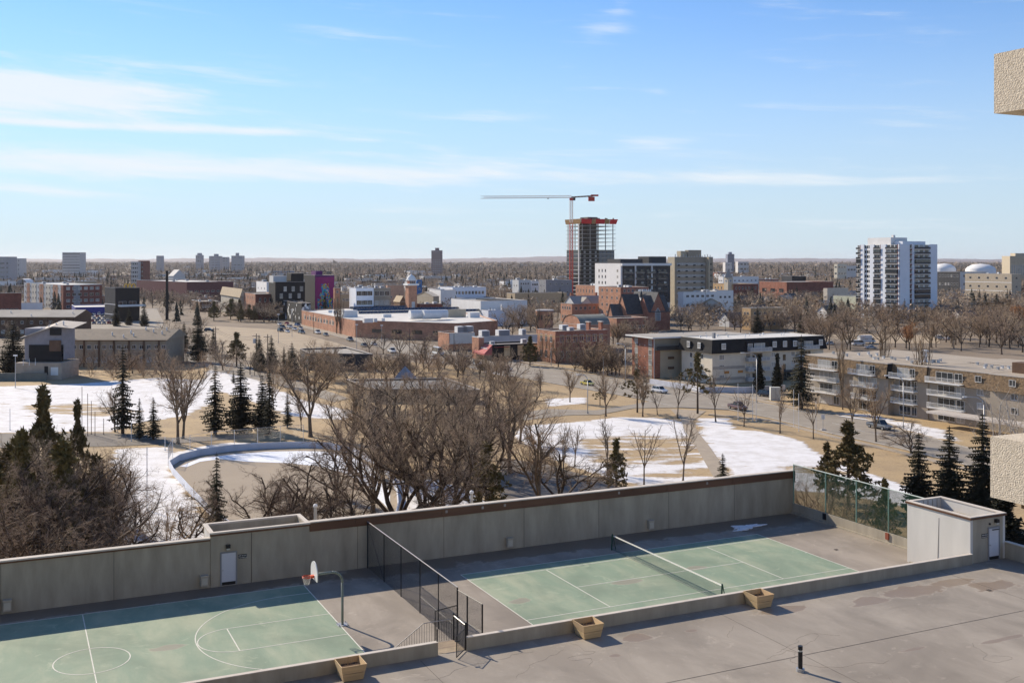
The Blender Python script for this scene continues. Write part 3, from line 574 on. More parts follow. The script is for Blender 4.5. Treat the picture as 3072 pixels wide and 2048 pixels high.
def lawn(name, x0, x1, y0, y1, st):
    xs = np.arange(x0, x1 + st, st); ys = np.arange(y0, y1 + st, st); X, Y = np.meshgrid(xs, ys); U = CX + F * X / Y; V = V0 + F * HC / Y
    m = np.zeros(X.shape)
    for k, P in enumerate(SNOWP): m[pip(U, V, P)] = (.76, .8, .8, .88, .82, .78, .82)[k] if k < 7 else .8
    for P in BARE: m[pip(U, V, P)] *= .52
    for _ in range(4): m = (m + np.roll(m, 1, 0) + np.roll(m, -1, 0) + np.roll(m, 1, 1) + np.roll(m, -1, 1)) / 5
    ny, nx = X.shape; idx = np.arange(ny * nx).reshape(ny, nx); Fc = np.stack([idx[:-1, :-1], idx[:-1, 1:], idx[1:, 1:], idx[1:, :-1]], -1).reshape(-1, 4)
    me = fast_mesh(name, np.stack([X, Y, m * .05], -1).reshape(-1, 3), Fc, []); at = me.attributes.new('snow', 'FLOAT', 'POINT'); at.data.foreach_set('value', m.ravel().astype(np.float32)); return me
def lawn_mat():
    m = bpy.data.materials.new('dry_lawn_with_old_snow'); m.use_nodes = True; nt = m.node_tree; N = nt.nodes.new; L = nt.links.new; p = nt.nodes['Principled BSDF']; p.inputs['Roughness'].default_value = .9
    at = N('ShaderNodeAttribute'); at.attribute_name = 'snow'; tc = N('ShaderNodeTexCoord')
    def noise(s, d, r=.6, st=(1, 1, 1)):
        mp = N('ShaderNodeMapping'); mp.inputs['Scale'].default_value = st; mp.inputs['Rotation'].default_value = (0, 0, -.2); L(tc.outputs['Object'], mp.inputs[0]); n = N('ShaderNodeTexNoise'); n.inputs['Scale'].default_value = s; n.inputs['Detail'].default_value = d; n.inputs['Roughness'].default_value = r; L(mp.outputs[0], n.inputs['Vector']); return n.outputs[0]
    def mr(x, a, b_, c=0, d=1):
        n = N('ShaderNodeMapRange'); n.interpolation_type = 'SMOOTHSTEP'; L(x, n.inputs[0]); [setattr(n.inputs[i + 1], 'default_value', q) for i, q in enumerate((a, b_, c, d))]; return n.outputs[0]
    def mth(op, a, c):
        n = N('ShaderNodeMath'); n.operation = op
        for i, x in enumerate((a, c)):
            if isinstance(x, (int, float)): n.inputs[i].default_value = x
            else: L(x, n.inputs[i])
        return n.outputs[0]
    def mix(f, a, c):
        n = N('ShaderNodeMix'); n.data_type = 'RGBA'; L(f, n.inputs[0])
        for i, q in ((6, a), (7, c)):
            if isinstance(q, tuple): n.inputs[i].default_value = (*q, 1)
            else: L(q, n.inputs[i])
        return n.outputs[2]
    g = mix(mr(noise(.12, 8), .35, .7), GRASS, (.29, .2, .105)); g = mix(mr(noise(2.5, 5, .7), .4, .75), g, (.46, .34, .19)); g = mix(mr(noise(.4, 6), .55, .75, 0, .6), g, (.17, .12, .07))
    streak = mth('ADD', mth('MULTIPLY', noise(.22, 7, .65, (.5, 1.6, 1)), .7), mth('MULTIPLY', noise(1.6, 6, .7, (.5, 1.4, 1)), .3))
    s = mth('ADD', at.outputs['Fac'], mth('MULTIPLY', mth('SUBTRACT', streak, .5), 2.4)); f = mr(s, .4, .62)
    sc_ = mix(mr(noise(.3, 6), .35, .7), (.76, .74, .73), (.62, .59, .56)); sc_ = mix(mr(noise(1.4, 7, .75), .5, .8, 0, .6), sc_, (.45, .38, .3))
    L(mix(f, g, sc_), p.inputs['Base Color']); bm = N('ShaderNodeBump'); bm.inputs['Strength'].default_value = .5; bm.inputs['Distance'].default_value = .15; L(mth('ADD', noise(1.2, 6), f), bm.inputs['Height']); L(bm.outputs[0], p.inputs['Normal'])
    return m
LAWN = lawn_mat(); me = lawn('park_lawn', -170, 330, 84, 345, .8); me.materials.append(LAWN); struct(ob('park_lawn', me, None, (0, 0, -.02)))
ASPH = mat('worn_asphalt', (.29, .25, .2), var=.14, scale=.25, rough=.9, bump=.2, bscale=6); ASPH_D = mat('dark_asphalt', (.17, .145, .12), var=.2, scale=.2); CONCP = mat('path_concrete', (.36, .295, .22), var=.12, scale=.5); SANDY = mat('gritty_lot', (.4, .31, .2), var=.18, scale=.12, col2=(.32, .245, .165)); KERB = mat('kerb_concrete', (.4, .37, .33), var=.12); ROADW = mat('road_paint', (.55, .54, .5), var=.1)
def sheet(name, P, z, m):
    b = MB(); b.face([G(u, v, z) for u, v in P][::-1], m); o = b.build(name)
    me = o.data
    if me.polygons[0].normal.z < 0: me.flip_normals()
    return struct(o)
R_FAR = [(3400, 1468), (3072, 1390), (2800, 1316), (2687, 1288), (2606, 1262), (2400, 1234), (2271, 1206), (2130, 1180), (2000, 1161), (1850, 1136), (1600, 1098), (1430, 1070), (1250, 1034), (1066, 996), (930, 960), (560, 884), (330, 843)]
R_NEAR = [(318, 848), (540, 895), (820, 963), (940, 990), (1060, 1022), (1250, 1070), (1430, 1108), (1600, 1140), (1750, 1166), (1900, 1193), (2030, 1222), (2187, 1229), (2313, 1254), (2500, 1302), (2700, 1345), (3072, 1438), (3400, 1530)]
sheet('road', R_FAR + R_NEAR, .055, ASPH)
sheet('path', [(2010, 1226), (2118, 1232), (2078, 1262), (2090, 1290), (2130, 1340), (2185, 1420), (2240, 1500), (2190, 1500), (2140, 1430), (2088, 1340), (2054, 1290), (2045, 1262)], .062, CONCP)
sheet('road', [(1540, 1240), (1640, 1226), (1790, 1230), (1900, 1212), (2030, 1190), (2060, 1222), (1900, 1224), (1800, 1243), (1700, 1245), (1540, 1264)], .06, ASPH)
sheet('road', [(1500, 1372), (1640, 1392), (1830, 1446), (1900, 1500), (1700, 1560), (1500, 1520)], .058, ASPH_D)
sheet('parking_lot', [(610, 975), (860, 990), (1010, 1028), (1120, 1066), (900, 1108), (700, 1072), (600, 1046)], .05, SANDY)
sheet('road', [(-200, 1300), (330, 1298), (520, 1312), (760, 1302), (760, 1312), (520, 1330), (330, 1338), (-200, 1345)], .059, ASPH_D)
sheet('road', [(430, 985), (560, 1040), (700, 1085), (860, 1130), (1050, 1195), (1000, 1205), (820, 1150), (640, 1110), (540, 1075), (400, 1010)], .057, ASPH)
sheet('road', [(1930, 1155), (2030, 1160), (2200, 1195), (2330, 1200), (2330, 1185), (2230, 1170), (2050, 1142)], .063, ASPH)
sheet('parking_lot', [(200, 925), (470, 925), (500, 985), (460, 1000), (210, 985)], .04, ASPH); sheet('parking_lot', [(2480, 1000), (2820, 1005), (2820, 1030), (2480, 1028)], .04, SANDY); sheet('parking_lot', [(1030, 1060), (1420, 1110), (1640, 1150), (1400, 1180), (1000, 1100)], .03, mat('brown_verge', GRASS, col2=(.25, .18, .1), scale=.15))
def ribbon(name, pts, w, z0, z1, m, parent=None):
    P = [Vector(G(*p)).to_2d() for p in pts]; b = MB()
    for a, c in zip(P[:-1], P[1:]):
        d = (c - a).normalized(); n = Vector((-d.y, d.x)) * w / 2
        b.prism([tuple(a - n), tuple(c - n), tuple(c + n), tuple(a + n)], z0, z1, m)
    return b.build(name, parent)
struct(ribbon('kerb', R_NEAR[2:-1], .3, 0, .17, KERB)); struct(ribbon('kerb', R_FAR[1:-3], .3, 0, .17, KERB))
struct(ribbon('pavement', [(u, v - 7) for u, v in R_FAR[3:13]], 1.8, 0, .14, CONCP)); struct(ribbon('pavement', [(2130, 1243), (2313, 1262), (2500, 1311), (2700, 1357), (3072, 1452)], 1.6, 0, .13, CONCP))
mid = [((a[0] + c[0]) / 2, (a[1] + c[1]) / 2) for a, c in zip(R_FAR[1:14], R_NEAR[::-1][1:14])]
MP = [Vector(G(*p)).to_2d() for p in mid]
bd = MB()
for a, c in zip(MP[:-1], MP[1:]):
    Ld = (c - a).length; d = (c - a) / Ld; n = Vector((-d.y, d.x)) * .07; k = 0
    while k + 3 < Ld: q = a + d * k; e = q + d * 3; bd.face([(*(q - n), .062), (*(e - n), .062), (*(e + n), .062), (*(q + n), .062)], ROADW); k += 9
o = bd.build('lane_markings'); struct(o)
# skating rink with its boards
RK = [(508, 1402), (540, 1382), (600, 1366), (700, 1352), (800, 1346), (900, 1343), (985, 1345), (1060, 1362), (1120, 1392), (1165, 1430), (1190, 1475), (1195, 1530), (1180, 1590), (1120, 1650), (1000, 1690), (860, 1690), (760, 1640), (640, 1555), (566, 1477), (520, 1425)]
RINK = mat('bare_rink_slab', (.36, .29, .21), col2=(.28, .225, .165), scale=.06, detail=8, rough=.8); sheet('rink_surface', RK, .06, RINK)
b = MB(); P = [(700, 1362), (800, 1354), (900, 1352), (985, 1354), (1050, 1368), (1110, 1398), (1150, 1436), (1170, 1480), (1170, 1530), (1140, 1500), (1090, 1452), (1040, 1420), (960, 1398), (860, 1388), (740, 1384), (660, 1376), (600, 1384), (560, 1400), (540, 1398), (600, 1374)]
me = MB(); me.face([G(u, v, .085) for u, v in P][::-1], SNOW); o = me.build('snow_strip'); struct(o)
if o.data.polygons[0].normal.z < 0: o.data.flip_normals()
bd = thing('rink_boards', 'low white hockey boards curving round the bare outdoor rink', 'rink boards'); BRD = mat('pale_rink_board', (.62, .64, .7), var=.08, scale=.4); PR = [Vector(G(*p)).to_2d() for p in RK]
for i in range(len(PR)):
    a, c = PR[i], PR[(i + 1) % len(PR)]; d = (c - a).normalized(); n = Vector((-d.y, d.x)) * .05; m = MB(); m.prism([tuple(a - n), tuple(c - n), tuple(c + n), tuple(a + n)], 0, 1.15, BRD); m.build('board_panel', bd)
rf = thing('rink_fence', 'chain-link fence on thin white posts along the far side of the rink', 'fence'); FP = [(505, 1400), (518, 1374), (570, 1362), (634, 1352), (703, 1345), (773, 1338), (841, 1332), (910, 1328)]
for i, p in enumerate(FP):
    x, y, _ = G(*p); MB().tube((x, y, 0), (x, y, 3.4), .05, None, 6, METAL_W).build('post', rf)
    if i: MB().tube((*G(*FP[i - 1])[:2], 3.35), (x, y, 3.35), .03, None, 5, METAL).build('top_rail', rf); chain_panel('chain_mesh', rf, G(*FP[i - 1])[:2], (x, y), 1.2, 3.35, METAL, .3, .006)

# ---------------------------------------------------------------- trees
BARK = mat('grey_brown_bark', (.075, .053, .037), var=.3, scale=3, rnd=.15); BARK2 = mat('sunlit_bark', (.15, .11, .075), var=.3, scale=3); BARK_P = mat('pale_birch_bark', (.42, .38, .33), var=.25, scale=2)  # the second bark is an even, paler brown for ash, young trees and poplars
TWIG = mat('brown_twigs', (.39, .29, .2), var=.25, scale=1, rnd=.22); TWIG_T = mat('tan_twigs', (.44, .31, .19), var=.25, scale=1, rnd=.12); TWIG_R = mat('reddish_twigs', (.27, .19, .13), var=.25, scale=1, rnd=.2)
LEAF_O = mat('dry_orange_leaves', (.4, .19, .07), var=.3, scale=1.5, rnd=.1); NEEDLE = mat('dark_spruce_needles', (.024, .026, .013), col2=(.065, .055, .024), scale=.9, rnd=.25); NEEDLE_O = mat('olive_pine_needles', (.09, .075, .026), col2=(.22, .165, .06), scale=.7, rnd=.2); NEEDLE_C = mat('black_green_cedar', (.012, .015, .01), col2=(.03, .03, .015), scale=1)
def rv(r, s=1): return Vector((r.gauss(0, s), r.gauss(0, s), r.gauss(0, s)))
def bare(seed, H=10, fork=.28, nlead=4, spread=.5, gnarl=.16, up=.12, ch=(4, 5, 4), lens=(.5, .5, .45), twig=.008, trunk_r=.028, droop=0.0, mid=False, column=False):
    r = random.Random(seed); A = []; B = []
    def br(p, d, L_, rad, lv):
        n = (5, 5, 4, 3, 2)[min(lv, 4)]; st = L_ / n; pts = [p]; q = p.copy(); dd = d.normalized(); rr = rad
        for i in range(n):
            dd = (dd + rv(r, gnarl * (1 + .25 * lv)) + Vector((0, 0, up if lv < 3 else up * .4 - droop))).normalized(); e = q + dd * st; r2 = rad * (1 - .75 * (i + 1) / n) if lv else rad * (1 - .45 * (i + 1) / n)
            (A if lv <= (1 if mid else 2) else B).append((*q, *e, max(rr, twig), max(r2, twig * .8))); q = e; rr = r2; pts.append(q)
            if lv < len(ch) and (i > 0 or lv > 0):
                nc = ch[lv] / (n - (0 if lv else 1)); k = int(nc) + (r.random() < nc % 1)
                for _ in range(k):
                    ax = dd.orthogonal().normalized(); ax.rotate(Matrix.Rotation(r.uniform(0, 6.283), 3, dd)); sp = r.uniform(.45, 1.0) * (.4 if column else 1)
                    nd = (dd * math.cos(sp) + ax * math.sin(sp)); br(q - dd * st * r.random(), nd, L_ * lens[min(lv, len(lens) - 1)] * r.uniform(.65, 1.2) * (1 - .35 * i / n), rr * r.uniform(.5, .7), lv + 1)
    base = Vector((0, 0, 0)); lean = Vector((r.gauss(0, .05), r.gauss(0, .05), 1)); top = lean * H * fork; tr = trunk_r * H
    A.append((0, 0, 0, *(top * .15), tr * 1.5, tr * 1.05)); A.append((*(top * .15), *(top * .6), tr * 1.05, tr * .9)); A.append((*(top * .6), *top, tr * .9, tr * .85))
    for k in range(nlead):
        t = 2 * math.pi * (k + r.uniform(-.25, .25)) / nlead; sp = spread * r.uniform(.5, 1.3); st_ = top * r.uniform(.75, 1)
        if k == 0: sp *= .3
        br(st_, Vector((math.cos(t) * sp, math.sin(t) * sp, 1)), H * (1 - fork) * r.uniform(.8, 1.02), tr * (.75 if k == 0 else .6), 0)
    return A, B
def spruce(seed, H=10, w=.2, sparse=1.0, bare_to=.06, droop=.35):
    r = random.Random(seed); T = [(0, 0, 0, 0, 0, H * .5, .022 * H, .013 * H), (0, 0, H * .5, 0, 0, H, .013 * H, .002 * H)]; V = []; Fc = []
    z = H * bare_to; 
    def tri(a, b_, c): i = len(V); V.extend((a, b_, c)); Fc.append((i, i + 1, i + 2))
    while z < H * .985:
        f = (z / H - bare_to) / (1 - bare_to); Lm = H * w * (1 - f) ** .85 * (1.05 if f > .12 else .75) + .12; n = int(max(5, 10 * sparse * (1 - .35 * f))); t0 = r.uniform(0, 6.28)
        for k in range(n):
            if r.random() > .88: continue
            t = t0 + 2 * math.pi * (k + r.uniform(-.3, .3)) / n; L_ = Lm * r.uniform(.6, 1.15); dx, dy = math.cos(t), math.sin(t); ns = 5; prev = Vector((0, 0, z)); z_ = z
            T.append((0, 0, z, dx * L_ * .7, dy * L_ * .7, z - L_ * droop * .7, .006 * H * (1 - f) + .01, .01))
            for s in range(ns):
                q = (s + 1) / ns; tip = Vector((dx * L_ * q, dy * L_ * q, z - L_ * droop * q + L_ * .18 * q * q * (1.5 - f))); wd = L_ * .24 * (1 - .6 * q) + .07; side = Vector((-dy, dx, 0))
                for sg in (1, -1):
                    for rep in range(3):
                        o_ = prev.lerp(tip, r.random()); e = o_ + side * sg * wd * r.uniform(.7, 1.5) + Vector((dx, dy, 0)) * wd * r.uniform(.2, 1) + Vector((0, 0, -wd * r.uniform(.1, .8))); tri(prev.lerp(tip, .1 * rep), e, tip + Vector((0, 0, r.uniform(-.03, .05))))
                tri(prev + Vector((0, 0, .03)), prev.lerp(tip, .5) + Vector((0, 0, -wd * r.uniform(.8, 1.6))), tip); prev = tip
        z += H * .028 * r.uniform(.7, 1.3) * (1 / sparse ** .5)
    tri(Vector((-.06, 0, H * .95)), Vector((.06, 0, H * .95)), Vector((0, 0, H * 1.01)))
    return T, np.array([tuple(v) for v in V]), np.array(Fc)
def pine(seed, H=10, w=.28, nb=70, clump=9, base=.2, open_=.5):
    r = random.Random(seed); T = [(0, 0, 0, .0, 0, H * .6, .02 * H, .012 * H), (0, 0, H * .6, 0, 0, H * .97, .012 * H, .003 * H)]; V = []; Fc = []
    for k in range(nb):
        f = (k + r.random()) / nb; z = H * (base + (1 - base) * f * .97); Lm = H * w * (math.sin(min(1, f * 1.1 + .22) * math.pi) ** .7 * (1 - f * .35)) + .25; t = k * 2.4 + r.uniform(-.4, .4); L_ = Lm * r.uniform(.6, 1.1); rise = r.uniform(.05, .5)
        tip = Vector((math.cos(t) * L_, math.sin(t) * L_, z + L_ * rise)); T.append((0, 0, z, *tip, .005 * H, .012))
        for c in range(clump):
            q = r.uniform(open_, 1.05); p = Vector((0, 0, z)).lerp(tip, q) + rv(r, .035 * H * .5); sz = H * .036 * r.uniform(.7, 1.5)
            for j in range(7):
                d = (rv(r, 1) + Vector((0, 0, .5))).normalized() * sz; s = d.cross(rv(r, 1)).normalized() * sz * .3; i = len(V); V.extend((p - s, p + s, p + d)); Fc.append((i, i + 1, i + 2))
    return T, np.array([tuple(v) for v in V]), np.array(Fc)
PROTO = {}
def add_bare(key, m1, m2, n1=5, n2=3, **k):
    A, B = bare(**k); mx = max(s[5] for s in A + B); 
    def sc(S): a = np.array(S); a[:, :8] *= 10 / mx; return a
    PROTO[key] = [('trunk', seg_mesh(key + '_trunk', sc(A), n1, [m1])), ('crown', seg_mesh(key + '_crown', sc(B), n2, [m2]))]
def add_con(key, gen, m, **k):
    T, V, Fc = gen(**k); PROTO[key] = [('trunk', seg_mesh(key + '_trunk', T, 5, [BARK])), ('crown', fast_mesh(key + '_crown', V, Fc, [m]))]
for i in range(3): add_bare('elm%d' % i, BARK, TWIG, seed=20 + i, fork=.2, nlead=5, spread=.75, gnarl=.17, up=.07, ch=(8, 7, 6, 4), lens=(.58, .54, .5, .5), twig=.0055, trunk_r=.026)
for i in range(2): add_bare('crab%d' % i, BARK, TWIG_R, seed=40 + i, fork=.16, nlead=5, spread=1.0, gnarl=.27, up=.05, ch=(8, 7, 6, 5), lens=(.55, .52, .5, .5), twig=.006, trunk_r=.024)
for i in range(2): add_bare('ash%d' % i, BARK2, TWIG_T, seed=60 + i, fork=.25, nlead=4, spread=.42, gnarl=.1, up=.1, ch=(9, 7, 6, 4), lens=(.55, .5, .5, .5), twig=.006, trunk_r=.02)
for i in range(2): add_bare('young%d' % i, BARK2, TWIG, seed=80 + i, fork=.3, nlead=4, spread=.35, gnarl=.08, up=.14, ch=(6, 5, 3), lens=(.42, .45, .45), twig=.011, trunk_r=.012)
for i in range(2): add_bare('poplar%d' % i, BARK2, TWIG_T, seed=90 + i, fork=.12, nlead=5, spread=.11, gnarl=.05, up=.2, ch=(10, 6, 4), lens=(.3, .4, .4), twig=.008, trunk_r=.0095, column=True)
for i in range(4): add_bare('mid%d' % i, BARK, (TWIG, TWIG_R, TWIG_T, TWIG)[i], 4, 3, seed=110 + i, fork=.18, nlead=5, spread=.75, gnarl=.15, up=.07, ch=(6, 5, 4), lens=(.5, .5, .5), twig=.022, trunk_r=.02, mid=True)
add_bare('birch0', BARK_P, TWIG_T, seed=131, fork=.1, nlead=6, spread=.5, gnarl=.08, up=.1, ch=(5, 5, 3), lens=(.5, .45, .4), twig=.01, trunk_r=.014)
add_bare('bush0', TWIG_T, TWIG_T, 4, 3, seed=141, fork=.03, nlead=9, spread=1.0, gnarl=.15, up=.05, ch=(5, 4, 3), lens=(.5, .5, .5), twig=.018, trunk_r=.012); add_bare('bush1', TWIG_R, TWIG_R, 4, 3, seed=142, fork=.03, nlead=9, spread=.9, gnarl=.12, up=.08, ch=(5, 4, 3), lens=(.5, .5, .5), twig=.018, trunk_r=.012)
for i, k in enumerate((dict(w=.19, droop=.35), dict(w=.17, sparse=.75, droop=.5, bare_to=.1), dict(w=.25, droop=.3, bare_to=.03))): add_con('spruce%d' % i, spruce, NEEDLE, seed=150 + i, **k)
for i, k in enumerate((dict(w=.25), dict(w=.3, base=.12, nb=90))): add_con('pine%d' % i, pine, NEEDLE_O, seed=160 + i, **k)
add_con('jack0', pine, NEEDLE_O, seed=170, w=.3, nb=42, clump=6, base=.3, open_=.7); add_con('cedar0', pine, NEEDLE_C, seed=171, w=.17, nb=120, clump=9, base=.03, open_=.2)
r = random.Random(5); A, B = bare(seed=60, fork=.25, nlead=5, spread=.6, ch=(6, 4), lens=(.5, .5)); mx = max(s[5] for s in A + B); V = []; Fc = []
for s in A[3:] + B:
    for _ in range(9):
        p = Vector(s[:3]).lerp(Vector(s[3:6]), r.random()) * (10 / mx) + rv(r, .28); d = rv(r, .12); e = rv(r, .12); i = len(V); V += [tuple(p), tuple(p + d), tuple(p + e)]; Fc.append((i, i + 1, i + 2))
PROTO['leafy0'] = [('trunk', seg_mesh('leafy_trunk', np.array(A) * 10 / mx, 4, [BARK])), ('crown', fast_mesh('leafy_crown', np.array(V), np.array(Fc), [LEAF_O]))]
NPROTO = {k: [q for q in PROTO if q.startswith(k)] for k in ('elm', 'crab', 'ash', 'young', 'poplar', 'mid', 'birch', 'bush', 'spruce', 'pine', 'jack', 'cedar', 'leafy')}
KN = dict(elm=('bare_tree', 'tree'), crab=('bare_tree', 'tree'), ash=('bare_tree', 'tree'), young=('young_tree', 'tree'), poplar=('poplar_tree', 'tree'), mid=('bare_tree', 'tree'), birch=('birch_tree', 'tree'), bush=('bare_shrub', 'shrub'), spruce=('spruce_tree', 'tree'), pine=('pine_tree', 'tree'), jack=('pine_tree', 'tree'), cedar=('cedar_tree', 'tree'), leafy=('leafy_tree', 'tree'))
tr_ = random.Random(77)
def tree_at(x, y, h, kind, label, group=None, wide=1.0, z=0):
    base = kind.rstrip('0123456789'); key = kind if kind in PROTO else tr_.choice(NPROTO[base]); nm, cat = KN[base]
    t = thing(nm, label, cat, (x, y, z), tr_.uniform(0, 6.28), group)
    for pn, me in PROTO[key]: ob(pn, me, t, sc=(h / 10 * wide, h / 10 * wide, h / 10))
    return t
def tree(u, vb, vt, kind, label, group=None, wide=1.0):
    x, y, _ = G(u, vb); return tree_at(x, y, (vb - vt) * y / F, kind, label, group, wide)
T_ = tree
# --- centre: gnarled trees behind the court wall
for a in ((783, 1610, 1392, 'crab0', 'gnarled bare tree behind the stair hut, its twigs over the rink slab', 1.25), (866, 1640, 1372, 'crab1', 'leaning gnarled bare tree just right of the stair hut roof', 1.1), (935, 1615, 1345, 'crab0', 'dense gnarled bare tree between the vent pipe and the rink curve', 1.2), (1004, 1650, 1392, 'crab1', 'small crooked bare tree over the left end of the brown fascia', 1.1), (1062, 1625, 1382, 'crab0', 'thin dark-stemmed crooked tree left of the big elms', 1.05),
          (1195, 1640, 1150, 'elm0', 'big dark elm with forked trunk behind the wall left of the twin elms', .95), (1278, 1620, 1130, 'elm1', 'tallest spreading elm behind the middle of the court wall', 1.0), (1345, 1650, 1165, 'elm2', 'thick-trunked elm with twisted bark over the dark low conifer', .95), (1120, 1560, 1205, 'elm1', 'broad elm whose limbs reach left over the end of the rink', 1.1), (1440, 1560, 1160, 'elm2', 'wide brown elm between the low conifer and the lane behind the wall', .95),
          (572, 1660, 1450, 'crab1', 'twisted bare tree in the snow left of the stair hut', 1.3), (500, 1690, 1430, 'bush0', 'spindly multi-stemmed tree left of the twisted tree in the snow', .9), (640, 1560, 1400, 'crab0', 'small bare tree overhanging the left corner of the rink', 1.0)): T_(*a[:5], 'gnarled bare trees behind the court wall', a[5])
for a in ((1050, 1420, 1120, 'ash0', 'fine-twigged tree right of the rink curve before the low hall', 1.3), (1130, 1400, 1105, 'elm2', 'wide elm before the left end of the low hall', 1.1), (1210, 1430, 1095, 'elm0', 'hazy-crowned elm before the pyramid skylight', 1.1), (1290, 1400, 1100, 'ash1', 'tan-twigged tree before the middle of the low hall', 1.3), (1370, 1430, 1090, 'elm1', 'dense elm before the right end of the low hall', 1.1), (1450, 1400, 1085, 'elm2', 'dense elm right of the low hall', 1.05), (1530, 1420, 1110, 'ash0', 'tan-twigged tree at the left edge of the park snow', 1.2), (1400, 1500, 1180, 'elm0', 'elm with curling twigs just left of the lane', 1.0), (1080, 1225, 1098, 'ash1', 'bare tree screening the left part of the low hall', 1.5), (1170, 1235, 1092, 'ash0', 'bare tree screening the pyramid skylight', 1.5), (1255, 1230, 1100, 'elm2', 'bare tree screening the middle of the low hall roof', 1.2), (1345, 1240, 1095, 'ash1', 'bare tree screening the right corner of the low hall', 1.5), (1010, 1500, 1250, 'crab0', 'crooked tree beside the right end of the rink', 1.1), (820, 1230, 1100, 'ash1', 'slender tree at the snowy lane right of the park spruces', 1.1), (1560, 1330, 1120, 'ash1', 'upright tree on the snow edge by the curved drive', 1.2)): T_(*a[:5], 'bare trees before the low hall', a[5])
# --- left: thicket of dark trees
for i, (u, vb, vt, k, lb, w) in enumerate(((130, 1580, 1168, 'pine1', 'tall dark pointed conifer rising out of the thicket at the left edge', .8), (232, 1540, 1205, 'pine0', 'thin open-topped conifer right of the pointed one in the thicket', .55), (60, 1760, 1300, 'pine1', 'heavy dark conifer at the far left of the thicket', .8), (190, 1780, 1330, 'pine1', 'dark conifer mixed with twigs in the middle of the left thicket', 1.1), (290, 1760, 1370, 'pine0', 'dark conifer showing between twigs at the right of the left thicket', .9), (300, 1720, 1340, 'ash1', 'dense bare tree at the right edge of the left thicket', 1.2), (-10, 1700, 1360, 'pine0', 'conifer cut by the left edge of the picture', 1.1),
    (30, 1720, 1340, 'pine1', 'dark conifer behind tangled twigs at the lower left', 1.0), (60, 1600, 1290, 'ash1', 'bare tree in the second rank of the left thicket', 1.4), (280, 1620, 1330, 'crab1', 'reddish bare tree behind the right side of the left thicket', 1.5), (170, 1700, 1380, 'pine1', 'low dark conifer filling the middle of the left thicket', 1.4), (310, 1800, 1400, 'elm1', 'bare tree with dark limbs at the wall foot of the left thicket', 1.2), (40, 1850, 1380, 'elm0', 'bare tree with dark limbs in the lower left corner of the thicket', 1.3), (150, 1850, 1400, 'elm2', 'tangled low bare tree at the wall below the left thicket', 1.3),
    (100, 1800, 1310, 'elm0', 'tangled bare tree in front of the dark conifers on the left', 1.0), (250, 1760, 1290, 'elm2', 'tangled bare tree at the right of the left thicket', .9), (170, 1650, 1280, 'elm1', 'bare tree with fine twigs behind the left thicket', 1.0), (20, 1640, 1330, 'elm2', 'bare tree with fine twigs in the far left corner of the thicket', 1.0), (345, 1640, 1370, 'ash0', 'upright bare tree at the snow edge of the left thicket', .8), (400, 1700, 1420, 'crab1', 'low bare tree with pale twigs beside the snow path', 1.0))): T_(u, vb, vt, k, lb, 'left thicket behind the court wall', w)
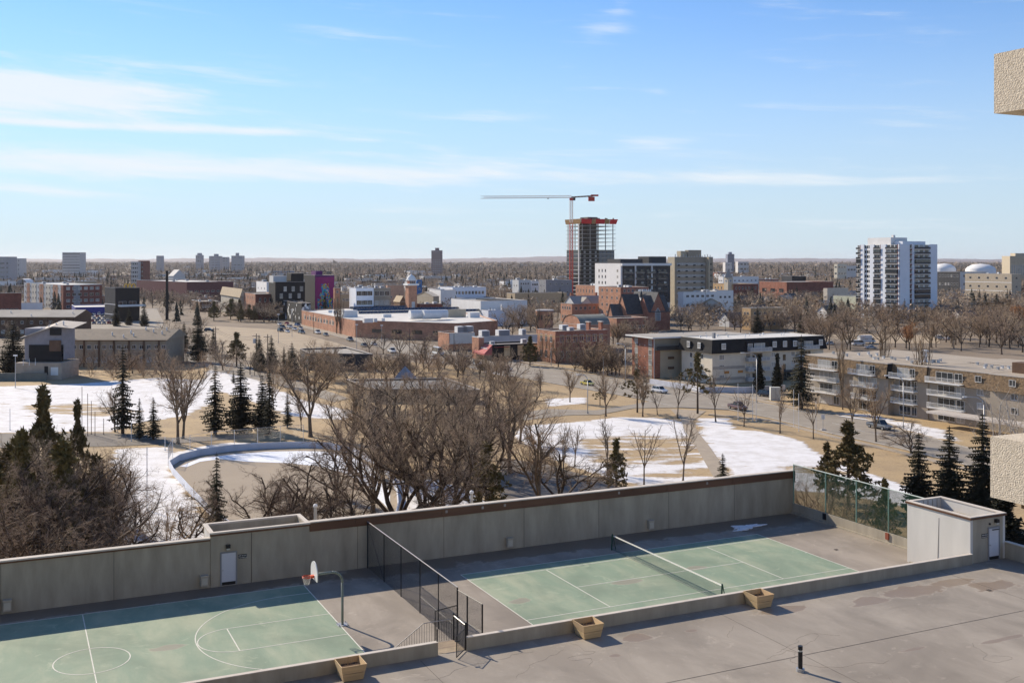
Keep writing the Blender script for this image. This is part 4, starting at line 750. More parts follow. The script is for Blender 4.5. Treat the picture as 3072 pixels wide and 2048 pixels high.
# --- left field conifers and tall bare trees
for a in ((368, 1300, 1034, 'spruce1', 'tallest narrow spruce standing before the snowy field on the left', .95), (418, 1318, 1192, 'spruce1', 'short spruce right of the tallest narrow one', 1.2), (460, 1318, 1190, 'spruce1', 'drooping small spruce left of the twin-trunked bare tree', 1.3), (645, 1302, 1092, 'spruce1', 'ragged see-through spruce left of the dense dark spruce', 1.3), (722, 1300, 1085, 'spruce0', 'dense dark spruce in the middle of the park group', 1.25), (786, 1292, 1118, 'spruce2', 'stout spruce right of the dense dark one in the park', .9), (808, 1302, 1104, 'spruce1', 'spruce with bent-over tip in the park group', 1.0), (862, 1282, 1172, 'spruce1', 'thin open spruce right of the park spruce group', 1.0),
          (594, 1086, 934, 'spruce0', 'tall dark spruce beside the townhouse hedge', 1.15), (552, 1056, 965, 'spruce0', 'shorter spruce left of the tall one by the hedge', 1.2), (777, 1112, 1002, 'spruce2', 'left one of two spruces by the wooden power poles', 1.0), (814, 1118, 1004, 'spruce0', 'right one of two spruces by the wooden power poles', 1.2), (40, 1125, 955, 'spruce2', 'broad dark spruce in front of the grey gabled townhouse', 1.35), (348, 978, 908, 'spruce2', 'dark spruce left in the row behind the townhouse roof', 1.0), (387, 975, 922, 'spruce2', 'shortest spruce of the row behind the townhouse roof', 1.0), (432, 978, 912, 'spruce2', 'broad spruce right in the row behind the townhouse roof', 1.1),
          (710, 1100, 998, 'pine0', 'golden olive pine standing at the edge of the gritty lot', 1.35), (700, 1150, 1110, 'spruce1', 'tiny spruce by the snowy lane', 1.3), (2272, 1008, 922, 'spruce0', 'dark spruce behind the black mansard roof', 1.3), (2402, 1010, 940, 'spruce0', 'dark spruce beyond the right end of the mansard roof', 1.2), (2404, 1228, 1003, 'spruce1', 'tall ragged brown-green spruce between the two apartment blocks', 1.35), (2718, 935, 872, 'spruce0', 'dark spruce in front of the white balcony tower', 1.2), (2665, 932, 888, 'spruce0', 'narrow spruce left of the one at the foot of the white tower', 1.0), (2035, 930, 868, 'spruce0', 'narrow dark spruce beside the church roof', 1.0), (1758, 1110, 1035, 'spruce0', 'dark spruce in the thicket right of the old brick building', .9), (1680, 925, 862, 'spruce0', 'dark spruce behind the round brick turret', .8),
          (2756, 1560, 1290, 'spruce2', 'left one of three dark spruces behind the green mesh fence', .95), (2848, 1570, 1276, 'spruce0', 'middle one of three dark spruces behind the green mesh fence', 1.3), (2948, 1580, 1238, 'spruce0', 'right one of three dark spruces, beside the balcony wall', 1.2), (2545, 1530, 1268, 'pine1', 'large olive pine beyond the right end of the court wall', 1.25), (2480, 1500, 1330, 'pine0', 'olive pine tucked left of the large one by the wall', 1.0), (1458, 1590, 1330, 'pine0', 'dark low conifer behind the elms at the middle of the wall', 1.1), (1848, 1500, 1318, 'pine0', 'golden conifer on the snow behind the court wall', .95), (2168, 1500, 1358, 'spruce1', 'small dark spruce tip over the wall beside the park path', 1.5), (650, 1640, 1355, 'spruce1', 'narrow spruce between the stair hut and the rink', .8),
          (2093, 1241, 1058, 'jack0', 'tall open pine at the corner of the park drive', 1.0), (1912, 1237, 1108, 'jack0', 'open pine left of the park drive', 1.2), (1800, 1215, 1165, 'jack0', 'low olive pine by the curved drive', 1.5), (1590, 1098, 1010, 'pine1', 'dense olive pine beside the black-walled restaurant', 1.2), (1458, 1128, 1078, 'jack0', 'small pine by the road in front of the restaurant', 1.3), (3010, 1700, 1478, 'cedar0', 'dark conifer mass under the balcony at the right edge', 2.2), (2655, 1640, 1440, 'pine1', 'dark pine seen through the green mesh fence', .8),
          (2278, 1178, 1062, 'cedar0', 'left clipped cedar beside the mansard block entrance', .85), (2332, 1178, 1060, 'cedar0', 'right clipped cedar beside the mansard block entrance', .8)): T_(*a[:5], None, a[5])
for a in ((534, 1330, 1038, 'ash1', 'tall pale double-trunked bare tree in front of the snowy field', 1.0), (549, 1316, 1060, 'ash0', 'slimmer bare tree directly right of the pale double-trunked one', .9), (932, 1310, 1005, 'ash0', 'very tall bare tree with straight trunk at the head of the rink', 1.15), (904, 1293, 1140, 'ash1', 'leaning bare tree left of the very tall straight one', .7), (345, 1295, 1140, 'ash1', 'leaning bare tree with arching limb beside the tallest narrow spruce', 1.0), (1622, 1560, 1180, 'ash1', 'big open bare tree spreading over the lane behind the wall', 1.15), (1680, 1530, 1270, 'crab1', 'low bare tree with long slanting limbs over the lane', 1.5), (1690, 1432, 1262, 'young0', 'slim bare tree at the lane edge left of the golden conifer', 1.1), (1724, 1398, 1268, 'young1', 'slim bare tree on the snow left of the golden conifer', 1.3), (1822, 1420, 1245, 'young0', 'slim bare tree just behind the golden conifer', 1.2), (1932, 1454, 1272, 'young1', 'lone young tree on the patchy snow by the wall', 1.1), (2049, 1444, 1236, 'young0', 'young tree left of the park path', 1.15),
          (1817, 1248, 1095, 'ash0', 'bare tree with upswept crown by the curved drive', 1.0), (1710, 1206, 1088, 'ash1', 'bare tree at the left end of the curved drive', 1.0), (1928, 1249, 1092, 'ash0', 'bare tree beside the open pine left of the park drive', .9), (1972, 1243, 1170, 'young0', 'short round-crowned bare tree at the drive mouth', 1.6), (2033, 1254, 1112, 'young1', 'bare tree with V-shaped crown at the top of the path', 1.2), (2147, 1265, 1105, 'young0', 'bare tree right of the path top', 1.2), (2232, 1279, 1165, 'young1', 'first small tree of the avenue row right of the path', 1.3), (2340, 1299, 1160, 'young0', 'second small tree of the avenue row', 1.3), (2440, 1316, 1168, 'young1', 'third small tree of the avenue row', 1.1), (2555, 1290, 1128, 'ash0', 'bare tree in front of the second balcony stack of the shingled block', .8), (2628, 1325, 1118, 'ash1', 'tallest bare tree at the kerb before the third balcony stack', .8), (2734, 1360, 1250, 'crab0', 'low spreading bare tree at the kerb near the right', 1.5),
          (2528, 1228, 985, 'poplar0', 'tall slender poplar by the left balcony stack of the shingled block', 1.0), (2650, 1215, 965, 'poplar1', 'slender poplar between the second and third balcony stacks', 1.0), (2770, 1252, 950, 'poplar0', 'thickest poplar, right of the third balcony stack', 1.25), (2347, 1160, 1085, 'poplar1', 'short brown poplar before the mansard block entrance', 1.4), (2990, 1420, 1150, 'birch0', 'pale-limbed birch left of the balcony wall', 1.2), (3060, 1430, 1130, 'birch0', 'pale-limbed birch over the balcony wall at the right edge', 1.1), (1010, 1000, 880, 'poplar1', 'left of two tall columnar trees against the long brick school', 1.6), (1022, 1002, 885, 'poplar0', 'right of two tall columnar trees against the long brick school', 1.5),
          (2728, 1050, 965, 'leafy0', 'small tree still holding orange dead leaves behind the shingled block', 1.0), (2985, 965, 895, 'leafy0', 'wide tree with orange dead leaves at the far right', 2.2), (3072, 1000, 900, 'leafy0', 'orange-leaved tree cut by the right edge of the picture', 1.0)): T_(*a[:5], None, a[5])
for i, u in enumerate((1108, 1150, 1200, 1262, 1380)): T_(u, (1058, 1062, 1070, 1085, 1112)[i], (985, 990, 985, 985, 1020)[i], 'mid%d' % (i % 3), ('first', 'second', 'third', 'fourth', 'fifth')[i] + ' reddish street tree from the left along the brick school avenue', 'street trees along the brick school', 1.1)
# shrubs
for i, (u, vb, vt, lb) in enumerate(((2420, 1540, 1400, 'pale bare shrub behind the left end of the green mesh fence'), (2470, 1590, 1430, 'bare shrub behind the first bay of the green mesh fence'), (2530, 1600, 1440, 'bare shrub behind the second bay of the green mesh fence'), (2580, 1610, 1450, 'tan bare shrub behind the third bay of the green mesh fence'), (2680, 1680, 1520, 'drooping grey shrub left of the concrete booth'), (940, 1040, 1015, 'brown shrub on the near verge above the gritty lot'), (985, 1048, 1020, 'round brown shrub on the near verge by the road'), (1060, 1068, 1046, 'dark mounded bush by the flat black-edged roof'), (1180, 1095, 1068, 'dark mounded bush at the verge, right of the first'), (1560, 1200, 1140, 'dense bare thicket shrub in front of the lit road'), (2690, 1075, 1050, 'low bush with yellowish twigs behind the shingled block'))):
    T_(u, vb, vt, 'bush%d' % (i % 2), lb, None, 1.2)
# ---------------------------------------------------------------- buildings
WM = {}
def win_mesh(w, h, fm, gm, mull=1, bar=0, fw=.07, proud=.04):
    k = (round(w, 2), round(h, 2), fm.name, gm.name, mull, bar)
    if k in WM: return WM[k]
    b = MB(); b.box(-w / 2, w / 2, -.015, .0, -h / 2, h / 2, gm)
    for (x0, x1, z0, z1) in ((-w / 2, -w / 2 + fw, -h / 2, h / 2), (w / 2 - fw, w / 2, -h / 2, h / 2), (-w / 2 + fw, w / 2 - fw, h / 2 - fw, h / 2), (-w / 2 + fw, w / 2 - fw, -h / 2, -h / 2 + fw * 1.3)): b.box(x0, x1, -proud, -.016, z0, z1, fm)
    for i in range(mull): x = -w / 2 + w * (i + 1) / (mull + 1); b.box(x - fw * .4, x + fw * .4, -proud + .004, -.017, -h / 2 + fw, h / 2 - fw, fm)
    if bar: z = h * .18; b.box(-w / 2 + fw, w / 2 - fw, -proud + .008, -.018, z - fw * .3, z + fw * .3, fm)
    WM[k] = b.mesh('window'); return WM[k]
class B:
    """a building whose near vertical edge stands at photo column uc; right face runs along the street grid, left face back from it"""
    def __init__(s, name, label, uc, vb, vt, uL, uR, wall, roof=ROOF_G, group=None, cat='building', yaw=YAW, par=.5, cap=None, right=None, z0=0, foot=True, wn='wall', minlen=2):  # right: optional tone for the sunless face, mostly darker, shade put into colour
        s.C = G(uc, vb, z0); cx, cy, _ = s.C; s.h = (vb - vt) * cy / F; s.yaw = yaw; a = (math.cos(yaw), math.sin(yaw)); b_ = (-a[1], a[0])
        kR = (uR - CX) / F; kL = (uL - CX) / F; s.w = max(minlen, (kR * cy - cx) / (a[0] - kR * a[1])); s.d = max(minlen, (kL * cy - cx) / (b_[0] - kL * b_[1]))
        if s.d > 120: s.d = 120
        s.root = thing(name, label, cat, s.C, yaw, group); s.wall = wall; W_, D_, H = s.w, s.d, s.h
        if foot: FOOT.append((cx, cy, yaw, W_, D_))
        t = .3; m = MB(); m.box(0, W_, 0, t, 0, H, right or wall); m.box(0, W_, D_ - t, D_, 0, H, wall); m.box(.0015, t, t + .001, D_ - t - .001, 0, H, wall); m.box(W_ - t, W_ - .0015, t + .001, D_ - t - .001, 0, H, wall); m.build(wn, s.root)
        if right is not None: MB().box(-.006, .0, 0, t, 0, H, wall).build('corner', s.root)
        r = MB(); r.box(t + .002, W_ - t - .002, t + .002, D_ - t - .002, H - par - .2, H - par, roof); s.roof = r.build('roof', s.root)
        c = MB(); cm = cap or CAP; o = .06
        for q in ((-o, W_ + o, -o, t + .02), (-o, W_ + o, D_ - t - .02, D_ + o), (-o, t + .02, t + .021, D_ - t - .021), (W_ - t - .02, W_ + o, t + .021, D_ - t - .021)): c.box(*q, H + .001, H + .12, cm)
        c.build('parapet_cap', s.root); s.zr = H - par
    def win(s, face, x, z, w, h, fm=FRAME_W, gm=GLASS, mull=1, bar=0, name='window', z_is_frac=False):
        me = win_mesh(w, h, fm, gm, mull, bar)
        if face == 'R': o = ob(name, me, s.root, (x, -.002, z))
        else: o = ob(name, me, s.root, (-.008, x, z), -math.pi / 2)
        return o
    def grid(s, face, n, rows, w, h, z0, dz, fm=FRAME_W, gm=GLASS, mull=1, x0=None, x1=None, bar=0, skip=None, alt=None):
        L_ = s.w if face == 'R' else s.d; x0 = 1.2 if x0 is None else x0 * L_; x1 = L_ - 1.2 if x1 is None else x1 * L_
        for j in range(rows):
            for i in range(n):
                if skip and skip(i, j): continue
                g = gm if not alt or tr_.random() > .35 else alt
                s.win(face, x0 + (x1 - x0) * (i + .5) / n, z0 + dz * j, w, h, fm, g, mull, bar)
    def band(s, z0, z1, m, faces='LR', name='band', t=.05, x0=0, x1=1):
        if 'R' in faces: MB().box(s.w * x0, s.w * x1, -t, -.001, z0, z1, m).build(name, s.root)
        if 'L' in faces: MB().box(-t, -.001, s.d * x0, s.d * x1, z0, z1, m).build(name, s.root)
    def box(s, name, fx0, fx1, fy0, fy1, z0, z1, m, top=None):
        return MB().box(fx0 * s.w, fx1 * s.w, fy0 * s.d, fy1 * s.d, z0, z1, m, top).build(name, s.root)
    def ac(s, fx, fy, w=2, d=1.6, h=1.3, m=None):
        x, y = fx * s.w, fy * s.d; z = s.zr; m = m or METAL_W; b = MB().box(x, x + w, y, y + d, z + .2, z + h, m).build('air_unit', s.root)
        MB().box(x + .1, x + w - .1, y + .1, y + d - .1, z, z + .199, METAL_D).build('curb', b); MB().box(x + .15, x + w - .15, y - .02, y - .001, z + .4, z + h - .2, GREY).build('grille', b)
    def vents(s, n, seed=1, big=.3, m=METAL):
        r_ = random.Random(seed)
        for i in range(n):
            x, y = r_.uniform(.08, .92) * s.w, r_.uniform(.15, .85) * s.d; k = r_.random(); z = s.zr
            if k < .5: b = MB(); b.box(x, x + big, y, y + big, z, z + .45, m); b.box(x - .07, x + big + .07, y - .07, y + big + .07, z + .451, z + .53, m); b.build('roof_vent', s.root)
            else: b = MB(); b.tube((x, y, z), (x, y, z + .6), .09, None, 8, m); b.lathe([(.0, .8), (.16, .72), (.18, .6)], (x, y, z), 8, m); b.build('roof_pipe', s.root)
def gable(parent, x0, x1, y0, y1, z, rise, rm, wm, axis='x', over=.3, name='roof', wall_name='gable'):
    """pitched roof over a rectangle; ridge along axis"""
    t = .18
    if axis == 'x':
        ym = (y0 + y1) / 2; r = MB(); sl = rise / (ym - y0)
        for ya, yb, in ((y0 - over, ym), (y1 + over, ym)):
            za = z - over * sl; zb = z + rise; P = [(x0 - over, ya, za), (x1 + over, ya, za), (x1 + over, yb, zb), (x0 - over, yb, zb)]
            r.face(P if ya < yb else P[::-1], rm); Q = [(p[0], p[1], p[2] + t) for p in P]; r.face(Q if ya < yb else Q[::-1], rm)
            for i in range(4): r.face([P[i], P[(i + 1) % 4], Q[(i + 1) % 4], Q[i]], rm)
        r.build(name, parent); g = MB(); g.face([(x0, y0, z), (x0, ym, z + rise), (x0, y1, z)][::-1], wm); g.face([(x1, y0, z), (x1, ym, z + rise), (x1, y1, z)], wm); g.build(wall_name, parent)
    else:
        xm = (x0 + x1) / 2; r = MB(); sl = rise / (xm - x0)
        for xa, xb in ((x0 - over, xm), (x1 + over, xm)):
            za = z - over * sl; zb = z + rise; P = [(xa, y0 - over, za), (xa, y1 + over, za), (xb, y1 + over, zb), (xb, y0 - over, zb)]; Q = [(p[0], p[1], p[2] + t) for p in P]
            r.face(P, rm); r.face(Q, rm)
            for i in range(4): r.face([P[i], P[(i + 1) % 4], Q[(i + 1) % 4], Q[i]], rm)
        r.build(name, parent); g = MB(); g.face([(x0, y0, z), (x1, y0, z), (xm, y0, z + rise)], wm); g.face([(x0, y1, z), (x1, y1, z), (xm, y1, z + rise)][::-1], wm); g.build(wall_name, parent)
def balcony(parent, x0, x1, z, depth=1.5, face='R', rail=FRAME_W, slab=None, panel=None, h=1.05, y=0):
    """slab with posts, rails and pickets or glass, standing out from the face"""
    def T(b): 
        if face == 'L': b.v = [(p[1], p[0], p[2]) for p in b.v]; b.f = [f[::-1] for f in b.f]
        return b
    s = MB().box(x0, x1, y - depth, y - .002, z - .16, z, slab or rail); o = T(s).build('balcony', parent)
    r = MB(); r.box(x0, x1, y - depth - .03, y - depth, z + h - .06, z + h, rail); r.box(x0, x1, y - depth - .03, y - depth, z + .05, z + .1, rail)
    for xs in (x0, x1 - .05): r.box(xs, xs + .05, y - depth + .001, y - .01, z + h - .058, z + h - .002, rail)
    T(r).build('railing', o); L_ = x1 - x0
    if panel is not None:
        p = MB().box(x0 + .03, x1 - .03, y - depth - .015, y - depth - .005, z + .1, z + h - .06, panel); p.box(x0 + .01, x0 + .03, y - depth, y - .05, z + .1, z + h - .06, panel); T(p).build('railing_panel', o)
        n = max(2, int(L_ / 1.1)); q = MB()
        for i in range(n + 1): xx = x0 + (L_ - .05) * i / n; q.box(xx, xx + .05, y - depth - .035, y - depth - .031, z, z + h, rail)
        T(q).build('posts', o)['kind'] = 'stuff'
    else:
        n = int(L_ / .16); q = MB()
        for i in range(n + 1): xx = x0 + (L_ - .03) * i / n; q.box(xx, xx + .03, y - depth - .025, y - depth - .005, z + .1, z + h - .06, rail)
        for i in range(int(depth / .2)): yy = y - depth + .2 * i + .1; q.box(x0 + .01, x0 + .04, yy, yy + .03, z + .05, z + h - .06, rail)
        T(q).build('pickets', o)['kind'] = 'stuff'
    return o
# ===== white and black mansard apartment block (4 storeys)
A_ = B('apartment_block', 'white stucco apartment block with black mansard top floor and white balconies', 2137, 1152, 1020, 2045, 2470, CREAM, ROOF_W, par=.05, wn='stucco_wall', cap=mat('pale_eave', (.5, .47, .42)))
MB_ = mat('black_mansard_shingle', (.016, .015, .016), var=.3, scale=2); MG = mat('black_mansard_shingle', (.016,) * 3)
zt = A_.h; zm = zt - 3.7; m = MB(); o_ = .85
P0 = [(-o_, -o_), (A_.w + o_, -o_), (A_.w + o_, A_.d + o_), (-o_, A_.d + o_)]; P1 = [(-.08, -.08), (A_.w + .08, -.08), (A_.w + .08, A_.d + .08), (-.08, A_.d + .08)]
for i in range(4): j = (i + 1) % 4; m.face([(*P0[i], zm), (*P0[j], zm), (*P1[j], zt - .02), (*P1[i], zt - .02)], MB_)
m.face([(*p, zm) for p in P0][::-1], MB_); m.build('mansard', A_.root)
def mans_win(bd, face, x, w=1.25, h=1.5, gm=GLASS_C, k=0):
    z = zm + 1.9; off = .5 + .42
    b = MB(); b.box(-w / 2 - .1, w / 2 + .1, -.06, 0, -h / 2 - .1, h / 2 + .1, FRAME_W); b.box(-w / 2 - .1, w / 2 + .1, .001, .7, -h / 2 - .1, h / 2 + .1, MB_)
    nm = b.build('dormer', bd.root); nm.location = (x, -off, z) if face == 'R' else (-off, x, z); nm.rotation_euler = (0, 0, 0 if face == 'R' else -math.pi / 2); p = ob('window', win_mesh(w, h, FRAME_W, gm, 1, 0), nm, (0, -.062, 0))
for x in (.33, .68): mans_win(A_, 'L', A_.d * x)
W_ = A_.w
for x in (.08, .528, .622, .715): mans_win(A_, 'R', W_ * x)
mans_win(A_, 'R', W_ * .955)
for j in range(3):
    for x in (.33, .68): A_.win('L', A_.d * x, 7.2 - j * 2.75, 1.3, 1.4, gm=(GLASS, GLASS_C)[j % 2])
    A_.win('R', W_ * .08, 7.2 - j * 2.75, 1.6, 1.4, gm=GLASS_C, mull=2)
    for x in (.535, .715): A_.win('R', W_ * x, 7.3 - j * 2.75, 1.3, 1.3, gm=GLASS_C)
    A_.win('R', W_ * .635, 6.4 - j * 2.75, 1.0, 1.7, fm=FRAME_D, mull=0)
for x0, x1 in ((.285, .475), (.74, .91)):
    for j in range(4):
        z = zm - 5.7 + j * 2.8 - .5 + (1.9 if j == 3 else 2.0) - 2.0; z = .35 + j * 2.78
        if j == 3: MB().box(W_ * x0, W_ * x1, -.9, -.3, z, z + 2.6, MB_).build('dormer', A_.root)
        yb = -.95 if j == 3 else 0
        A_o = balcony(A_.root, W_ * x0, W_ * x1, z, 1.5, 'R', FRAME_W, CREAM, mat('frosted_rail_panel', (.35, .36, .37), rough=.3), y=yb)
        ob('patio_door', win_mesh(W_ * (x1 - x0) * .5, 2.1, FRAME_W, GLASS_C if j % 2 else GLASS, 2), A_.root, (W_ * (x0 + x1) / 2 + .5, yb - .004, z + 1.1)); A_.root.children
        ob('window', win_mesh(W_ * (x1 - x0) * .22, 1.6, FRAME_W, GLASS_C, 0), A_.root, (W_ * x0 + W_ * (x1 - x0) * .13, yb - .004, z + 1.3))
A_.band(3.95, 4.75, mat('grey_brick_band', (.36, .32, .27)), 'R', x0=.0, x1=.28); A_.band(.9, 1.7, mat('grey_brick_band', (.36, .32, .27)), 'R', x0=.0, x1=.28)
for x in (.1, .22): MB().box(W_ * x, W_ * x + 1.7, -.08, -.052, 2.7, 3.4, mat('orange_banner', (.45, .12, .03), col2=(.5, .3, .08), scale=3)).build('banner', A_.root)
MB().box(W_ * .53, W_ * .74, -2.6, -.1, 2.6, 2.8, DGREY).build('entrance_canopy', A_.root)
for k in range(4): MB().tube((W_ * (.54 + .06 * k), -2.4, 0), (W_ * (.54 + .06 * k), -2.4, 2.6), .1, None, 8, DGREY).build('canopy_post', A_.root)
b = MB(); b.box(W_ * .57, W_ * .7, -.06, -.003, 0, 2.5, GLASS); b.build('entrance_glass', A_.root)
A_.vents(12, 3, .35, METAL_W); MB().box(W_ * .12, W_ * .12 + .7, A_.d * .4, A_.d * .4 + .7, zt, zt + 1.5, GREY).build('chimney', A_.root)
# ===== brick and beige block with slanted flat roof to its left
C_ = B('apartment_block', 'red brick and beige apartment building with overhanging grey flat roof', 1963, 1135, 1016, 1896, 2240, BRICK, ROOF_G, par=.02)
MB().box(-1.6, C_.w + .5, -1.6, C_.d + 1.2, C_.h + .13, C_.h + .5, FRAME_W, ROOF_G).build('overhanging_roof', C_.root)
H_ = C_.h; C_.box('beige_panel', .06, 1, -.004, -.001, 0, H_ - 3.2, BEIGE); C_.box('top_storey_panel', .0, 1, -.006, -.0045, H_ - 3.15, H_ - .1, BEIGE2)
for x in (.17, .5, .8):
    for j in range(3): C_.win('R', C_.w * x, 1.6 + j * 2.9, 2.0, 1.7, gm=GLASS_C if j else GLASS, mull=2); C_.box('spandrel', x - .03, x + .03, -.03, -.007, 2.7 + j * 2.9 - .2, 3.4 + j * 2.9 - .2, BROWN)
    C_.win('R', C_.w * x, H_ - 1.7, 2.6, 2.0, gm=GLASS, fm=FRAME_D, mull=2)
MB().box(0, C_.w * .9, -1.3, -.01, H_ - 3.3, H_ - 3.12, DGREY).build('balcony', C_.root); MB().box(0, C_.w * .9, -1.33, -1.3, H_ - 3.1, H_ - 2.1, mat('black_rail_mesh', (.05, .05, .05))).build('railing', C_.root)
for y, w in ((.18, .16), (.8, .12)):
    MB().box(-.01, -.002, C_.d * y - C_.d * w / 2, C_.d * y + C_.d * w / 2, 0, H_ - .1, mat('grey_panel_strip', (.27, .24, .2))).build('panel_strip', C_.root)
    for j in range(4): C_.win('L', C_.d * y, 1.5 + j * 2.9, 1.7, 1.5, gm=GLASS_C, mull=1).location[0] = -.014
for j in range(3):
    for y in (.4, .62): MB().box(-.12, -.003, C_.d * y, C_.d * y + .3, 2.7 + j * 3.2, 2.9 + j * 3.2, METAL_W).build('wall_light', C_.root)
MB().tube((-.2, -.2, 0), (-.2, -.2, H_), .09, None, 6, METAL_W).build('downpipe', C_.root); C_.vents(8, 9, .3)
# ===== long shingled apartment block, stepped back in bays
SHG = mat('weathered_cedar_shingle', (.3, .2, .11), col2=(.1, .07, .045), scale=2.2); STL = mat('warm_stucco', (.33, .28, .22), var=.08, scale=.4)
SH_U = [2412, 2553, 2664, 2790, 2964, 3200]; 
def shingled():
    root = thing('apartment_block', 'long shingled apartment block with four stacks of white balconies', 'building', G(2412, 1215)); root.rotation_euler = (0, 0, 0); root.location = (0, 0, 0)
    PB = [(2425, 1203), (2555, 1228), (2668, 1244), (2795, 1258), (2968, 1290), (3230, 1330)]; PT = None; ang = math.atan2(-.9, .43)
    pts = [Vector(G(u, v)).to_2d() for u, v in PB]; z = 11.2; d0 = (pts[-1] - pts[0]).normalized(); nrm = Vector((-d0.y, d0.x)); nrm = nrm if nrm.y > 0 else -nrm; th_ = math.atan2(d0.y, d0.x)
    tot = 0; shift = [0, -1.6, -1.2, -2.4, -3.4]
    base0 = pts[0]
    def loc(s, n): p = base0 + d0 * s + nrm * n; return p
    S = [(p - pts[0]).dot(d0) for p in pts]; N_ = [(p - pts[0]).dot(nrm) for p in pts]; fr = ob('wing', None, root, (base0.x, base0.y, 0), th_)
    bd = root
    class Q: pass
    def put(mb, nm): o = mb.build(nm, root, (base0.x, base0.y, 0), th_); return o
    rs = random.Random(4); shm = None
    nb = 0; SM = []
    for k in range(3): SM.append(MB().box(-.16, .16, -.05, .0, -.14, .14, SHG).mesh('shingle'))
    for i in range(5):
        s0, s1 = S[i], S[i + 1]; n0 = (N_[i] * .5 + N_[i + 1] * .5); L_ = s1 - s0; dp = 15
        put(MB().box(s0, s1, n0, n0 + dp, 0, z - 3.1, STL), 'stucco_wall'); m = MB(); o1, o2 = .75, .15
        m.face([(s0 - .05, n0 - o1, z - 3.2), (s1 + .05, n0 - o1, z - 3.2), (s1 + .05, n0 - o2, z), (s0 - .05, n0 - o2, z)], SHG); m.face([(s0 - .05, n0 - o1, z - 3.2), (s0 - .05, n0 - o2, z), (s0 - .05, n0 + dp, z), (s0 - .05, n0 + dp, z - 3.2)], BLACK); m.face([(s1 + .05, n0 - o1, z - 3.2), (s1 + .05, n0 + dp, z - 3.2), (s1 + .05, n0 + dp, z), (s1 + .05, n0 - o2, z)], BLACK); m.face([(s0 - .05, n0 - o1, z - 3.2), (s0 - .05, n0 + dp, z - 3.2), (s1 + .05, n0 + dp, z - 3.2), (s1 + .05, n0 - o1, z - 3.2)], STL); put(m, 'mansard')
        put(MB().box(s0 - .1, s1 + .1, n0 - .25, n0 + dp, z + .002, z + .2, CAP, ROOF_T), 'roof')
        # courses of shingles, proud of the slope
        c = MB(); rows = 12; al = math.atan2(o1 - o2, 3.2)
        for r_ in range(rows):
            zz = z - 3.15 + r_ * .262; yy = n0 - o1 + (zz - (z - 3.2)) * (o1 - o2) / 3.2; x = s0 - .2 * rs.random()
            while x < s1:
                w_ = rs.uniform(.28, .5); lift = rs.uniform(.02, .08); c.face([(x, yy - lift, zz), (min(x + w_ - .03, s1), yy - lift, zz), (min(x + w_ - .03, s1), yy + .045, zz + .25), (x, yy + .045, zz + .25)], SHG); c.face([(x, yy - lift, zz), (x, yy + .06, zz), (min(x + w_ - .03, s1), yy + .06, zz), (min(x + w_ - .03, s1), yy - lift, zz)], SHG); x += w_
        o = put(c, 'shingles'); o['kind'] = 'stuff'
        # balconies and glazing
        if i < 4: x0, x1 = s0 + L_ * (.2, .03, .05, .04)[i], s0 + L_ * (.72, .72, .72, .6)[i]
        else: x0 = x1 = None
        for j in range(4):
            zb = .2 + j * 2.75; yb = n0 - (.62 if j == 3 else 0)
            if x0 is not None:
                if j: bo = balcony(root, x0, x1, zb, 1.45, 'R', FRAME_W, FRAME_W, y=yb); bo.location = (base0.x, base0.y, 0); bo.rotation_euler = (0, 0, th_)
                for (xa, w_, nm, mu) in ((x0 + (x1 - x0) * .45, (x1 - x0) * .5, 'patio_door', 2), (x0 + (x1 - x0) * .85, (x1 - x0) * .22, 'window', 1)):
                    p = base0 + d0 * xa + nrm * (yb - .01); ob(nm, win_mesh(round(w_, 1), 2.0, FRAME_W, rs.choice((GLASS, GLASS_C, GLASS)), mu), root, (p.x, p.y, zb + 1.15), th_)
            if i >= 3:
                for xa in ((s0 + L_ * .82,) if i == 3 else (s0 + L_ * .3, s0 + L_ * .75)):
                    p = base0 + d0 * xa + nrm * (yb - .015 - (.0 if j < 3 else .0)); ob('window', win_mesh(1.5, 1.3, FRAME_W, rs.choice((GLASS, GLASS_C)), 1), root, (p.x, p.y, zb + 1.5), th_)
        for k in range(7 if i < 4 else 4):
            sx, sy = s0 + rs.uniform(.1, .9) * L_, n0 + rs.uniform(2, 13); b = MB(); b.box(sx, sx + .45, sy, sy + .45, z + .2, z + .7, METAL_W if k % 2 else METAL); b.box(sx - .08, sx + .53, sy - .08, sy + .53, z + .701, z + .8, METAL); put(b, 'roof_vent')
    put(MB().lathe([(.75, 0), (.55, .5), (.5, 2.2), (.85, 2.3), (.85, 2.6), (0, 2.7)], (S[2] + 2.0, N_[2] + 9, z + .2), 12, METAL_W), 'roof_stack')
    put(MB().box(S[4] + 1.5, S[4] + 6, N_[4] + 5, N_[4] + 8, z + .2, z + 2.3, BROWN), 'stair_penthouse')
    put(MB().box(S[2] + 4, S[4] + 22, N_[2] + 19, N_[2] + 34, 0, z, DGREY, ROOF_T), 'rear_wing'); put(MB().box(S[0], S[2] + 6, N_[0] + 13, N_[0] + 30, 0, z - .004, STL, ROOF_T), 'side_wing')
    put(MB().box(S[3] + 5, S[5], N_[4] - 6, N_[4] - 2, 2.6, 3.0, CAP), 'entrance_canopy')
    bpy.data.objects.remove(fr)
    for s_ in range(0, int(S[-1]), 8): FOOT.append((*loc(s_, -2), th_, 10, 36))
    return root
shingled()
